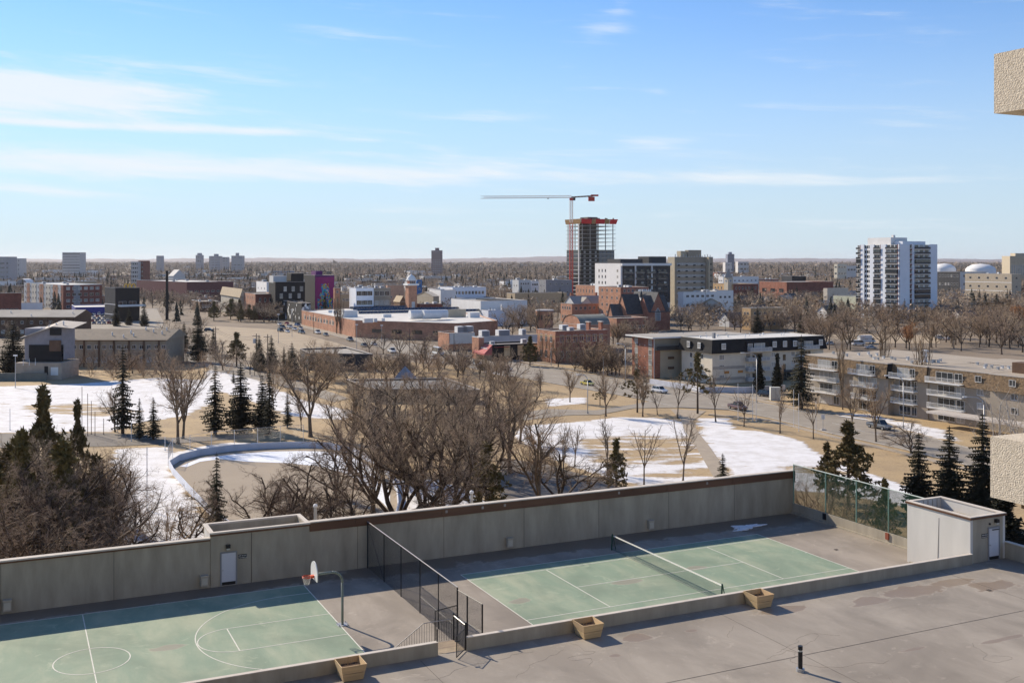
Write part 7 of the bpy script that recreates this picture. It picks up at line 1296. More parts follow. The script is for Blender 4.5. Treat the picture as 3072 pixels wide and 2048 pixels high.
def car_meshes(kind, col):
    k = (kind, col)
    if k in CM: return CM[k]
    L_, W_, zb, zs, zr, (a, b_, c, d) = CARP[kind]; h = L_ / 2; w = W_ / 2; pm = CARC[col]; m = MB(); hood = zs - (.12 if kind in ('sedan', 'suv', 'pickup') else 0)
    st = [(-h, .86, zb + .15, zs - .12), (-h + .18, .97, zb, zs), (a, 1, zb, zs), (d, 1, zb, zs), (h - .35, .96, zb, hood - .02), (h, .84, zb + .12, hood - .18)]
    for i in range(len(st) - 1):
        (x0, f0, b0, t0), (x1, f1, b1, t1) = st[i], st[i + 1]; g0, g1 = f0 * w, f1 * w; m0, m1 = (b0 + t0) / 2, (b1 + t1) / 2
        S0 = [(x0, -g0 * .95, b0), (x0, -g0, m0), (x0, -g0 * .9, t0), (x0, g0 * .9, t0), (x0, g0, m0), (x0, g0 * .95, b0)]; S1 = [(x1, -g1 * .95, b1), (x1, -g1, m1), (x1, -g1 * .9, t1), (x1, g1 * .9, t1), (x1, g1, m1), (x1, g1 * .95, b1)]
        for j in range(6): jj = (j + 1) % 6; m.face([S0[j], S1[j], S1[jj], S0[jj]], pm)
        if i == 0: m.face(S0[::1], pm)
        if i == len(st) - 2: m.face(S1[::-1], pm)
    if kind == 'truck': m.box(-h, 1.75, -w, w, 1.0, 3.3, CARC['white'])
    if kind == 'pickup': m.box(-h + .25, a - .1, -w * .8, w * .8, zs - .02, zs + .012, BLACK)
    body = m.mesh('body'); g = MB(); w0, w1 = w * .88, w * .74; P0 = [(a, -w0, zs - .01), (d, -w0, zs - .01), (d, w0, zs - .01), (a, w0, zs - .01)]; P1 = [(b_, -w1, zr - .06), (c, -w1, zr - .06), (c, w1, zr - .06), (b_, w1, zr - .06)]
    for j in range(4): jj = (j + 1) % 4; g.face([P0[j], P0[jj], P1[jj], P1[j]], CGL)
    glass = g.mesh('windows'); r = MB(); r.prism([(p[0] * 1.0, p[1] * 1.03) for p in P1], zr - .07, zr, pm)
    for j in range(4): r.bar(P0[j], P1[j], .09, pm)
    xm = (a + d) / 2; 
    for s in (-1, 1): r.bar((xm, s * w0, zs), (xm, s * w1, zr - .05), .09, pm)
    roof = r.mesh('roof'); wh = MB(); rr = .34 if kind in ('sedan', 'suv') else .4; wh.tube((0, -.11, 0), (0, .11, 0), rr, rr, 12, TYRE); wm = wh.mesh('wheel'); rm = MB().tube((0, -.125, 0), (0, .125, 0), rr * .6, rr * .6, 10, RIM).mesh('rim')
    hl = MB().box(-.05, .05, -.2, .2, -.08, .08, LAMP).mesh('headlight'); tl = MB().box(-.04, .04, -.14, .14, -.12, .12, TAIL).mesh('tail_light'); CM[k] = (body, glass, roof, wm, rm, hl, tl, rr); return CM[k]
def car(x, y, rz, kind, col, label, group=None, small=False, cat=None):
    nm = dict(sedan='parked_car', suv='sport_utility_car', pickup='pickup_truck', van='delivery_van', bus='shuttle_bus', truck='box_truck')[kind]; body, glass, roof, wm, rm, hl, tl, rr = car_meshes(kind, col); L_, W_, zb, zs, zr, _ = CARP[kind]
    t = thing(nm, label, cat or dict(sedan='car', suv='car', pickup='pickup truck', van='van', bus='bus', truck='truck')[kind], (x, y, .06), rz, group); ob('body', body, t); ob('windows', glass, t); ob('roof', roof, t)
    for sx in (-1, 1):
        for sy in (-1, 1):
            w_ = ob('wheel', wm, t, (sx * L_ * .31, sy * (W_ / 2 - .1), rr)); 
            if not small: ob('rim', rm, w_)
    for sy in (-1, 1): ob('headlight', hl, t, (L_ / 2 - .03, sy * W_ * .3, zs - .38)); ob('tail_light', tl, t, (-L_ / 2 + .02, sy * W_ * .34, zs - .3))
    return t
def hdg(u0, v0, u1, v1): a, b_ = G(u0, v0), G(u1, v1); return math.atan2(b_[1] - a[1], b_[0] - a[0])
def car_px(u, v, head, *a, **k): x, y, _ = G(u, v); return car(x, y, head, *a, **k)
hA = hdg(2000, 1175, 2300, 1240); hB = hdg(1100, 1010, 1430, 1092); hC = hdg(1500, 1110, 1900, 1170)
for u, v, h, kd, c, lb in ((2213, 1229, hA, 'pickup', 'brownred', 'dusty reddish-brown pickup truck driving past the park path'), (1979, 1178, hC, 'suv', 'white', 'white car with dark rear turning at the park drive'), (1762, 1155, hC, 'sedan', 'yellow', 'yellow car on the avenue left of the pavement'), (2638, 1286, hdg(2400, 1255, 2700, 1315), 'pickup', 'grey', 'dark grey pickup in front of the shingled block'), (2300, 1190, hA + .3, 'suv', 'black', 'black car parked beside the pale cabinet by the mansard block'),
        (1314, 1066, hB, 'bus', 'white', 'white shuttle bus on the avenue beside the brick school'), (1300, 1078, hB, 'sedan', 'white', 'white car right behind the shuttle bus'), (1394, 1087, hB, 'van', 'white', 'white van on the avenue before the red awning'), (1432, 1096, hB, 'suv', 'white', 'pale car directly behind the black one near the restaurant'), (1449, 1110, hB, 'suv', 'black', 'black car nearest the restaurant on the avenue'), (1519, 1111, hB + .2, 'sedan', 'silver', 'silver car parked beside the restaurant lot'),
        (953, 1001, hB, 'pickup', 'white', 'white pickup on the avenue in front of the brick school'), (977, 1007, hB, 'sedan', 'grey', 'small grey car following the white pickup'), (1050, 1023, hB, 'pickup', 'grey', 'dark pickup between the school and the pavilion'), (1092, 1039, hB, 'sedan', 'black', 'dark car beside the white one near the pavilion'), (1121, 1036, hB + 3.14, 'sedan', 'white', 'white car beside the dark one near the pavilion'), (1176, 1058, hB, 'pickup', 'white', 'white work truck by the dark mounded bushes'), (627, 994, .1, 'suv', 'black', 'dark car standing at the left end of the gritty lot'),
        (2600, 1030, .3, 'truck', 'white', 'white box truck parked behind the shingled block'), (2575, 1036, .2, 'van', 'white', 'white van beside the box truck'), (2612, 1046, .1, 'sedan', 'silver', 'pale car in front of the box truck'), (2490, 1034, .2, 'sedan', 'silver', 'pale car left of the white van behind the shingled block')): car_px(u, v, h, kd, c, lb)
LOTC = ['white', 'white', 'silver', 'grey', 'white', 'black', 'red', 'blue']
for i, (u, v) in enumerate(((838, 975), (848, 985), (861, 973), (870, 984), (884, 990), (893, 978), (902, 988), (842, 995), (862, 997), (905, 1000))): car_px(u, v, hB + (i % 2) * .2, ('sedan', 'suv')[i % 2], LOTC[(i * 3) % 8], 'car in the cluster of %s cars parked before the brick school' % LOTC[(i * 3) % 8], 'cars in the lot before the brick school', small=True)
k = 0
for r_, v in enumerate((939, 945, 951, 958, 965, 972)):
    for u in range(232 + (r_ % 2) * 5, 340, 15): k += 1; c = ('white', 'silver', 'white', 'grey', 'white', 'white', 'red', 'blue')[(k * 5 + r_) % 8]; car_px(u, v, D2R(115), ('sedan', 'suv')[k % 2], c, '%s car in the crowded lot before the blue dealership' % c, 'cars in the dealership lot', small=True)
for i, (u, v) in enumerate(((2128, 1012), (2165, 1014), (2190, 1016), (1990, 1004), (2820, 1018), (2850, 1020))): car_px(u, v, .4, 'suv', ('white', 'white', 'silver', 'grey', 'white', 'silver')[i], 'car glimpsed among the bare trees behind the %s' % ('mansard block' if u < 2300 else 'shingled block'), 'cars among the trees', small=True)
# ---------------------------------------------------------------- poles, lamps, wires, walls
def pole(u, vb, vt, label, kind='pole', m=METAL_W, arm=0, r=.09, group=None):
    x, y, _ = G(u, vb); h = (vb - vt) * y / F; nm, cat = dict(pole=('thin_post', 'post'), lamp=('street_lamp', 'street lamp'), util=('utility_pole', 'utility pole'), stack=('chimney_stack', 'chimney'))[kind]; t = thing(nm, label, cat, (x, y, 0), 0, group)
    if kind == 'lamp':
        a = arm or -2.2; MB().path([(0, 0, 0), (0, 0, h - 1.4), (a * .12, 0, h - .6), (a * .4, 0, h - .12), (a, 0, h)], r, m, 8).build('pole', t, smooth=True); MB().box(a - .6, a + .1, -.16, .16, h - .1, h + .08, METAL_W).build('lamp_head', t); MB().tube((0, 0, 0), (0, 0, .5), .2, None, 8, m).build('base', t)
    elif kind == 'util':
        MB().tube((0, 0, 0), (0, 0, h), .19, .12, 8, POLE_W).build('pole', t); MB().box(-1.2, 1.2, -.08, .08, h - .9, h - .75, POLE_W).build('crossarm', t)
        for q in (-1.1, -.5, .5, 1.1): MB().tube((q, 0, h - .75), (q, 0, h - .5), .05, None, 6, FRAME_W).build('insulator', t)
    else: MB().tube((0, 0, 0), (0, 0, h), r, r * .8, 8, m).build('pole', t); MB().tube((0, 0, 0), (0, 0, .15), r * 2, None, 8, m).build('base', t)
    return t, h
U1 = pole(647, 1086, 980, 'wooden power pole at the left corner of the gritty lot', 'util'); U2 = pole(769, 1112, 1000, 'wooden power pole with grey transformer between the two spruces', 'util'); U3 = pole(803, 1130, 1002, 'wooden power pole at the snowy lane right of the transformer pole', 'util')
MB().lathe([(0, 0), (.45, .05), (.45, 1.4), (0, 1.5)], (-.5, -.4, U2[1] - 3), 10, METAL).build('transformer', U2[0])
def wires(a, c, label, za, zb, n=3, sag=1.5):
    p, q = Vector(a), Vector(c); S = []
    for k in range(n):
        off = Vector((0, 0, -.5 * k)); pr = None
        for i in range(11): f = i / 10; e = p.lerp(q, f) + Vector((0, 0, za + (zb - za) * f - sag * 4 * f * (1 - f))) + off; S.append((*pr, *e, .035, .035)) if pr is not None else None; pr = e
    return stuff(ob('power_lines', seg_mesh('power_lines', S, 3, [mat('wire', (.12, .11, .1))])), label=label, cat='power lines')
wires(U1[0].location, U2[0].location, 'sagging power lines between the left and transformer poles', U1[1] - .6, U2[1] - .6); wires(U2[0].location, U3[0].location, 'short power lines between the transformer pole and its right neighbour', U2[1] - .6, U3[1] - .6); wires(U3[0].location, Vector(G(1040, 1180)), 'power lines dropping right from the last wooden pole', U3[1] - .6, 9)
for a in ((1876, 1150, 1030, 'tall curved street lamp at the brick end of the apartment block'), (1763, 1241, 1123, 'curved street lamp by the curved drive'), (2270, 1208, 1058, 'curved street lamp before the mansard block balconies'), (2710, 1284, 1126, 'curved street lamp before the third balcony stack'), (2952, 1350, 1190, 'curved street lamp near the birches at the right')): pole(*a, 'lamp', METAL, -1.9 if a[0] < 2200 else -3.2)
for a in ((835, 1030, 944, 'lamp post at the far side of the gritty lot'), (46, 1163, 1068, 'lamp post before the grey garden wall'), (876, 1010, 930, 'lamp post near the painted low building'), (1070, 1046, 975, 'slim lamp post on the verge by the school'), (1145, 1030, 977, 'lamp post with pale sign by the school wall')): t, h = pole(*a, 'pole', METAL, r=.1); MB().box(-.5, .5, -.2, .2, h, h + .35, METAL_W).build('lamp_head', t)
for i, (u, vb, vt) in enumerate(((246, 1300, 1160), (263, 1308, 1180), (274, 1303, 1202), (285, 1307, 1234), (311, 1304, 1255))): pole(u, vb, vt, ('tallest', 'second', 'third', 'fourth', 'shortest')[i] + ' rusty net post from the left before the snowy field', m=mat('rusty_post', (.16, .09, .06)), r=.07, group='rusty net posts')
for i, (u, vb, vt) in enumerate(((353, 1297, 1225), (394, 1324, 1270), (495, 1350, 1310), (441, 1530, 1340), (30, 1290, 1225))): pole(u, vb, vt, ('pale post beside the tallest narrow spruce', 'pale post with cap right of the narrow spruce', 'pale corner post left of the rink fence', 'thin dark lamp post in the snow left of the rink', 'thin post at the left edge of the snowy field')[i], r=.07)
for i, (u, vb, vt) in enumerate(((2214, 1262, 1150), (2258, 1262, 1152), (2269, 1265, 1190), (2381, 1280, 1168), (2396, 1293, 1180), (2448, 1296, 1200))): pole(u, vb, vt, ('first', 'second', 'third', 'fourth', 'fifth', 'last')[i] + ' thin pale flag post from the left along the park edge', r=.055, group='thin pale posts along the park edge')
for a in ((1229, 1075, 985, 'dark slim pole on the verge left of the shuttle bus'), (1362, 1095, 1000, 'dark slim pole in front of the low brick building'), (1488, 1112, 1023, 'dark slim pole before the restaurant'), (2037, 1002, 945, 'pole with floodlight box behind the flat roof'), (2176, 1000, 955, 'pole with transformer box behind the mansard block'), (2065, 1002, 930, 'wooden pole among the trees beside the church'), (941, 1000, 940, 'traffic signal pole at the school corner'), (2116, 960, 800, 'tall dark mast in front of the beige slab tower')): pole(*a, 'pole', METAL_D, r=.1)
pole(501, 960, 812, 'tall black chimney stack left of the old town blocks', 'stack', BLACK, r=.9)
pc = thing('utility_cabinet', 'pale metal cabinet by the avenue beside the black parked car', 'cabinet', G(2325, 1200)); MB().box(-1.2, 1.2, -.6, .6, 0, 3.2, mat('pale_cabinet', (.55, .55, .5))).build('cabinet_body', pc); MB().box(.0, .05, -.63, -.601, .3, 3, GREY).build('cabinet_door', pc)
lw = thing('garden_wall', 'low white wall bounding the mansard block grounds', 'wall'); PW = [(1950, 1152), (2000, 1160), (2075, 1172), (2100, 1178), (2240, 1178), (2355, 1172)]
for a, c in zip(PW[:-1], PW[1:]): ribbon('wall_panel', [a, c], .25, 0, 1.5, mat('whitewashed_wall', (.6, .6, .63)), lw)
dh = thing('road_sign', 'small white road sign on the verge by the avenue kerb', 'sign', G(2469, 1290)); MB().tube((0, 0, 0), (0, 0, 3), .05, None, 6, METAL).build('post', dh); MB().box(-.35, .35, -.03, -.01, 2.2, 3.1, FRAME_W).build('sign_plate', dh); MB().box(-.4, .4, -.4, .4, 0, .3, CAP).build('base', dh)
bn = thing('park_bench', 'snow-dusted picnic bench under the trees at the left', 'bench', G(363, 1690)); 
for k in range(4): MB().box(-1.0, 1.0, -.4 + k * .2, -.24 + k * .2, .72, .78, FRAME_W).build('slat', bn)
for sx in (-.8, .8): MB().box(sx, sx + .1, -.4, .4, 0, .72, BROWN).build('leg', bn)
# ---------------------------------------------------------------- background blocks and houses
ROADPOLY = [(u, v) for u, v in R_FAR] + R_NEAR
def bad(x, y, m=2):
    u, v = PX(x, y); return (not clear_of(x, y, m)) or in_poly(u, v, ROADPOLY)
rb = random.Random(99); FC = dict(white=(WHITE, ROOF_W), grey=(LGREY, ROOF_G), tan=(TANW, ROOF_G), brick=(BRICK, ROOF_W), cream=(CREAM, ROOF_W), dark=(DGREY, ROOF_G), brown=(BROWN, ROOF_T), blue=(mat('slate_blue_siding', (.16, .2, .26)), ROOF_W))
def zone_of(u, v):
    a = 'far left' if u < 330 else 'left behind the dealership' if u < 640 else 'behind the black hotel' if u < 1050 else 'behind the brick school' if u < 1500 else 'near the unfinished tower' if u < 2000 else 'behind the church' if u < 2500 else 'right of the white tower'
    return a
def filler(x, y, w, d, h, c, yaw=YAW):
    u, v = PX(x, y); z = zone_of(u, v); big = 'long' if w > 28 else 'small' if w < 15 else 'mid-sized'; rng_ = 'nearer' if y < 900 else 'distant'; lb = '%s %s flat-roofed %s building in the %s low blocks %s' % (big, c, {'white': 'commercial', 'brick': 'brick-faced', 'dark': 'dark-clad'}.get(c, 'commercial'), rng_, z); t = thing('commercial_building', lb, 'building', (x, y, 0), yaw, 'low flat-roofed city blocks'); FOOT.append((x, y, yaw, w, d)); wm, rm = FC[c]
    MB().box(0, w, 0, d, 0, h, wm).build('wall', t); MB().box(.25, w - .25, .25, d - .25, h + .001, h + .05, rm).build('roof', t)
    m = MB(); [m.box(*q, h + .002, h + .5, CAP if c != 'dark' else wm) for q in ((-.03, w + .03, -.03, .24), (-.03, w + .03, d - .24, d + .03), (-.03, .24, .241, d - .241), (w - .24, w + .03, .241, d - .241))]; m.build('parapet', t)
    n = max(2, int(w / 5)); ws = win_mesh(2.4, 1.5, FRAME_W, GLASS, 1)
    for i in range(n):
        for j in range(max(1, int(h / 3.6))): ob('window', ws, t, (w * (i + .5) / n, -.01, 1.9 + j * 3.4))
    n = max(1, int(d / 7)); 
    for i in range(n): ob('window', ws, t, (-.01, d * (i + .5) / n, 1.9), -math.pi / 2)
    for i in range(rb.randint(0, 3)): q, e = rb.uniform(.1, .8) * w, rb.uniform(.1, .8) * d; MB().box(q, q + 2, e, e + 1.6, h + .051, h + 1.4, METAL_W).build('air_unit', t)
def house(x, y, w, d, h, c, yaw):
    u, v = PX(x, y); z = zone_of(u, v); lb = '%s gabled house half hidden by bare trees %s' % (c, z); t = thing('gabled_house', lb, 'house', (x, y, 0), yaw, 'gabled houses among the trees'); FOOT.append((x, y, yaw, w, d)); wm = FC[c][0]; MB().box(0, w, 0, d, 0, h, wm).build('wall', t); gable(t, 0, w, 0, d, h, d * .38, rb.choice((ROOF_D, ROOF_B, ROOF_G)), wm, 'x', .4)
    ws = win_mesh(1.2, 1.2, FRAME_W, GLASS, 1)
    for i in range(2): ob('window', ws, t, (w * (.25 + .5 * i), -.01, h * .6))
    ob('window', ws, t, (-.01, d * .5, h * .6), -math.pi / 2)
nf = 0; tries = 0
while nf < 190 and tries < 6000:
    tries += 1; v = rb.choice((rb.uniform(797, 835), rb.uniform(815, 880), rb.uniform(835, 925))); u = rb.uniform(-40, 1320) if rb.random() < .78 else rb.uniform(1320, 2480); x, y, _ = G(u, v); w = rb.uniform(12, 38) * (1.5 if y > 1200 else 1); d = rb.uniform(10, 26)
    if v > 895 and u > 640: continue
    if any(bad(x + a * w * CA - b_ * d * SA, y + a * w * SA + b_ * d * CA, 5) for a in (0, .5, 1) for b_ in (0, .5, 1)): continue
    filler(x, y, w, d, rb.uniform(4, 7.5) if rb.random() < .85 else rb.uniform(8, 12), rb.choice(('white', 'white', 'grey', 'tan', 'cream', 'brick', 'brown', 'blue', 'white', 'dark'))); nf += 1
nh = 0; tries = 0
while nh < 60 and tries < 4000:
    tries += 1; v = rb.uniform(825, 985); u = rb.uniform(2050, 3150) if rb.random() < .75 else rb.uniform(1150, 2050); x, y, _ = G(u, v)
    if u < 2050 and v > 880: continue
    if any(bad(x + a * 10 * CA - b_ * 9 * SA, y + a * 10 * SA + b_ * 9 * CA, 3) for a in (0, 1) for b_ in (0, 1)): continue
    house(x, y, rb.uniform(8, 12), rb.uniform(7, 9), rb.uniform(3, 5.5), rb.choice(('white', 'grey', 'tan', 'cream', 'blue', 'white', 'brown')), YAW + rb.choice((0, math.pi / 2)) * 0); nh += 1
# ---------------------------------------------------------------- individual mid-distance trees
LOTS = [[(610, 975), (860, 990), (1010, 1028), (1120, 1066), (900, 1108), (700, 1072), (600, 1046)], [(200, 925), (470, 925), (500, 985), (210, 985)], [(2480, 1000), (2820, 1005), (2820, 1040), (2480, 1040)]]
ZT_ = [ # pixel polygon of trunk feet, number, kinds, height range, label, group
 ([(2330, 985), (3090, 980), (3090, 1065), (2860, 1060), (2700, 1045), (2480, 1052), (2380, 1010)], 96, ('mid', 'mid', 'mid', 'ash'), (9, 15), 'bare brown tree in the thick belt behind the shingled block', 'trees behind the shingled block'),
 ([(2040, 945), (2330, 945), (2480, 1000), (2330, 1010), (2240, 1010), (2080, 1005), (1990, 1003)], 30, ('mid', 'mid', 'elm'), (8, 13), 'bare tree between the church and the mansard block', 'trees behind the mansard block'),
 ([(1640, 1098), (1870, 1110), (1890, 1145), (1640, 1120)], 20, ('mid', 'crab', 'bush'), (7, 12), 'dense bare tree in the thicket before the old brick building', 'thicket by the old brick building'),
 ([(1560, 960), (1700, 970), (1660, 985), (1600, 1060), (1500, 1010)], 16, ('mid', 'mid', 'poplar'), (9, 14), 'bare tree round the brick turret', 'trees round the brick turret'),
 ([(1840, 1015), (1960, 1008), (1960, 1045), (1830, 1060)], 12, ('mid', 'ash'), (7, 11), 'bare tree in front of the brick church', 'trees in front of the church'),
 ([(640, 945), (880, 950), (920, 968), (840, 972), (640, 965)], 22, ('mid', 'mid', 'pine'), (8, 12), 'bare tree in the row before the old town buildings', 'trees before the old town buildings'),
 ([(180, 1108), (520, 1108), (640, 1130), (560, 1142), (200, 1140)], 26, ('bush', 'mid', 'bush'), (6, 9), 'tan bushy willow in the hedge before the townhouse row', 'willow hedge before the townhouses'),
 ([(1080, 1090), (1420, 1112), (1640, 1160), (1560, 1230), (1440, 1200), (1100, 1185)], 40, ('mid', 'ash', 'bush', 'crab'), (6, 11), 'brown bare tree in the strip between the hall and the avenue', 'trees between the hall and the avenue'),
 ([(2500, 955), (2900, 940), (3090, 940), (3090, 978), (2500, 978)], 44, ('mid', 'mid', 'mid', 'spruce'), (9, 14), 'bare tree at the foot of the white tower', 'trees at the foot of the white tower'),
 ([(2040, 905), (2500, 905), (2500, 940), (2330, 940), (2180, 925)], 26, ('mid', 'mid', 'spruce'), (8, 12), 'tree among the houses behind the church', 'trees among the houses behind the church'),
 ([(560, 975), (700, 990), (620, 1060), (520, 1040)], 7, ('mid',), (5, 8), 'small bare tree on the verge by the power poles', 'trees by the power poles'),
 ([(1190, 880), (1700, 890), (1700, 925), (1560, 925)], 18, ('mid', 'spruce'), (9, 13), 'tree standing behind the white hall', 'trees behind the white hall'),
 ([(430, 900), (640, 905), (640, 935), (450, 930)], 22, ('mid', 'mid', 'spruce'), (7, 12), 'bare tree lining the side street left of the old town buildings', 'trees along the side street'),
 ([(500, 1010), (640, 1060), (690, 1090), (560, 1095)], 10, ('mid', 'bush'), (4, 7), 'small bare tree at the edge of the gritty lot', 'trees at the edge of the gritty lot'),
 ([(470, 1000), (640, 1055), (720, 1100), (900, 1125), (1010, 1165), (860, 1172), (620, 1112), (480, 1085)], 26, ('mid', 'mid', 'spruce', 'young', 'bush'), (6, 11), 'bare tree along the snowy lane', 'trees along the snowy lane'),
 ([(860, 1004), (1110, 1062), (1105, 1078), (850, 1022)], 14, ('mid', 'young', 'bush'), (5, 8), 'small bare tree on the near verge of the avenue', 'trees on the near avenue verge'),
 ([(30, 870), (640, 868), (640, 898), (30, 905)], 34, ('mid', 'mid', 'spruce'), (9, 14), 'tree among the low commercial blocks at the left', 'trees among the left commercial blocks'),
 ([(880, 1090), (1060, 1130), (1050, 1190), (900, 1150)], 14, ('mid', 'ash', 'crab'), (6, 10), 'bare tree left of the low hall', 'trees left of the low hall'),
 ([(30, 985), (200, 985), (180, 1020), (20, 1020)], 10, ('mid',), (7, 10), 'bare tree between the two townhouse rows', 'trees between the townhouse rows')]
CAND = []
for P, n, kinds, (h0, h1), lb, gp in ZT_:
    c = 0; t_ = 0; us = [p[0] for p in P]; vs = [p[1] for p in P]
    while c < n and t_ < n * 40:
        t_ += 1; u, v = rb.uniform(min(us), max(us)), rb.uniform(min(vs), max(vs))
        if not in_poly(u, v, P) or in_poly(u, v, ROADPOLY) or any(in_poly(u, v, q) for q in LOTS): continue
        x, y, _ = G(u, v)
        if not clear_of(x, y, 1.5): continue
        kd = rb.choice(kinds); l2 = lb if kd in ('mid', 'elm', 'crab', 'ash') else lb.replace('bare brown tree', kd + ' tree').replace('bare tree', {'poplar': 'poplar', 'spruce': 'dark spruce', 'pine': 'olive pine', 'bush': 'bare shrub'}.get(kd, 'tree')) if 'tree' in lb else lb
        if kd in ('spruce', 'pine') and 'spruce' not in l2 and 'pine' not in l2: l2 = 'dark spruce' + lb[lb.index('tree') + 4:]
        if kd == 'bush' and l2 == lb and 'shrub' not in lb and 'willow' not in lb: l2 = 'bare shrub' + lb[lb.index('tree') + 4:]
        h = rb.uniform(h0, h1) * (.7 if kd == 'bush' else 1); CAND.append((h * F / y, x, y, h, kd, l2, gp, rb.uniform(.95, 1.4))); c += 1
CAND.sort(key=lambda c: -c[0]); NB = sum(1 for o in SC.objects if o.name.startswith('bare_tree')); REST = []
for c in CAND:
    if KN[c[4]][0] == 'bare_tree':
        if NB >= 292: REST.append(c); continue
        NB += 1
    tree_at(c[1], c[2], *c[3:])
if REST:
    VS_, FS_, MI_, nv = [], [], [], 0
    for (_, x, y, h, kd, l2, gp, wd) in REST:
        for q, (pn, me) in enumerate(PROTO['mid%d' % rb.randint(0, 3)]):
            v = np.empty(len(me.vertices) * 3, np.float32); me.vertices.foreach_get('co', v); v = v.reshape(-1, 3); f = np.empty(len(me.loops), np.int32); me.loops.foreach_get('vertex_index', f); t = rb.uniform(0, 6.28); ct_, st_ = math.cos(t), math.sin(t); s = h / 10
            VS_.append(np.stack([(v[:, 0] * ct_ - v[:, 1] * st_) * s * wd + x, (v[:, 0] * st_ + v[:, 1] * ct_) * s * wd + y, v[:, 2] * s], 1)); FS_.append(f.reshape(-1, 4) + nv); MI_.append(np.full(len(f) // 4, q)); nv += len(v)
    stuff(ob('background_trees', fast_mesh('background_trees', np.concatenate(VS_), np.concatenate(FS_), [BARK, TWIG], np.concatenate(MI_))), label='farther bare street trees scattered between the city blocks', cat='trees')
for i in range(9):
    f = i / 8; a = R_NEAR[1 + i % 9] if False else (560 + f * 1250, 0); u = a[0]; v = V0 + (884 - V0) * (1 + f * 2.35); pole(u, v + 2, v - 24 - 34 * f, 'slim grey lamp post along the far kerb of the avenue', 'pole', METAL, r=.11, group='lamp posts along the avenue')
W0 = None
for (u, v) in ((480, 900), (640, 938), (830, 985)):
    x, y, _ = G(u, v)
    if W0 is not None: wires(W0, (x, y, 0), 'long street wires running beside the avenue %s' % ('far out' if u < 700 else 'above the gritty lot'), 9, 9, 4, .8)
    W0 = (x, y, 0)
# ---------------------------------------------------------------- the wooded city beyond, as a mass
def forest(name, label, N_, ymin, ymax, per, size, hh, mats, con=False, pw=1.0, keep=None, ww=.5):
    r_ = np.random.default_rng(abs(hash(name)) % 1000 if False else len(name) * 7 + N_ % 97); pts = []
    ys = np.sqrt(r_.uniform(ymin ** (2 * pw), ymax ** (2 * pw), N_ * 2)) if pw == 1 else (r_.uniform(ymin ** pw, ymax ** pw, N_ * 2)) ** (1 / pw)
    us = r_.uniform(-150, 3220, N_ * 2); k = 0
    cl = [(r_.uniform(-150, 3220), r_.uniform(ymin, ymax)) for _ in range(8)]
    for u, y in zip(us, ys):
        x = (u - CX) / F * y
        if keep and not keep(u, y, r_): continue
        if y < 2600 and (not clear_of(x, y, 3) or in_poly(*PX(x, y), ROADPOLY) or any(in_poly(*PX(x, y), q) for q in LOTS)): continue
        pts.append((x, y)); k += 1
        if k >= N_: break
    P = np.array(pts); n = len(P); H = r_.uniform(hh[0], hh[1], n)
    if not con:
        d = r_.normal(size=(n, per, 3)); d /= np.linalg.norm(d, axis=2, keepdims=True); rad = r_.uniform(.45, 1, (n, per, 1)) ** .6; c = d * rad * np.stack([H * ww, H * ww, H * .42], 1)[:, None, :]; c[:, :, 2] += (H * .6)[:, None]; c[:, :, 2] = np.maximum(c[:, :, 2], .5); c[:, :, :2] += P[:, None, :]
        s = size * (H / 10)[:, None, None]; a = c + r_.normal(size=c.shape) * s; b_ = c + r_.normal(size=c.shape) * s; V = np.stack([c, a, b_], 2).reshape(-1, 3)
    else:
        t = r_.uniform(0, 1, (n, per, 1)); ang = r_.uniform(0, 6.283, (n, per, 1)); R_ = (1 - t) * .23 * H[:, None, None] + .2; c = np.concatenate([R_ * np.cos(ang), R_ * np.sin(ang), t * H[:, None, None] - .3 * R_], 2); c[:, :, :2] += P[:, None, :]; top = np.zeros_like(c); top[:, :, :2] = P[:, None, :]; top[:, :, 2] = np.minimum((t * H[:, None, None] + .22 * H[:, None, None])[:, :, 0], H[:, None]); ang2 = ang + r_.uniform(.4, .9, ang.shape); e = np.concatenate([R_ * np.cos(ang2), R_ * np.sin(ang2), t * H[:, None, None] - .3 * R_], 2); e[:, :, :2] += P[:, None, :]; V = np.stack([c, e, top], 2).reshape(-1, 3)
    Fc = np.arange(len(V)).reshape(-1, 3); mi = np.repeat(r_.integers(0, len(mats), n), per)
    return stuff(ob(name, fast_mesh(name, V, Fc, mats, mi)), label=label, cat='woodland')
FB = [mat('far_wood_a', (.35, .26, .175), var=.3, scale=.05), mat('far_wood_b', (.26, .19, .13), var=.3, scale=.05), mat('far_wood_c', (.41, .31, .215), var=.3, scale=.05)]; FN = [mat('far_needles', (.03, .034, .022), var=.3, scale=.05), mat('far_needles_b', (.045, .045, .026))]
lowl = lambda u, y, r_: (u > 1250 or (y > 800 and r_.random() < .8) or r_.random() < .45)
forest('near_woodland', 'brown bare street trees filling the blocks between the buildings', 7000, 500, 1700, 64, .62, (6, 11), FB, keep=lambda u, y, r_: lowl(u, y, r_) and (u > 2000 or y > 620))
forest('mid_woodland', 'brown band of bare trees covering the city before the skyline', 9000, 1700, 4200, 26, 1.25, (7, 13), FB, keep=lambda u, y, r_: u > 1000 or r_.random() < .6)
forest('far_woodland', 'hazy far woodland reaching the horizon', 8500, 4200, 14000, 16, 3.2, (10, 19), FB, ww=1.3, pw=1.4)
forest('near_conifers', 'scattered dark conifers among the street trees', 800, 520, 1900, 60, 1, (8, 15), FN, True, keep=lambda u, y, r_: u < 1700 or r_.random() < .6)
forest('far_conifers', 'dark conifers dotted through the far woodland', 4200, 1900, 6500, 18, 1, (12, 22), FN, True, keep=lambda u, y, r_: u > 560 or r_.random() < .3)
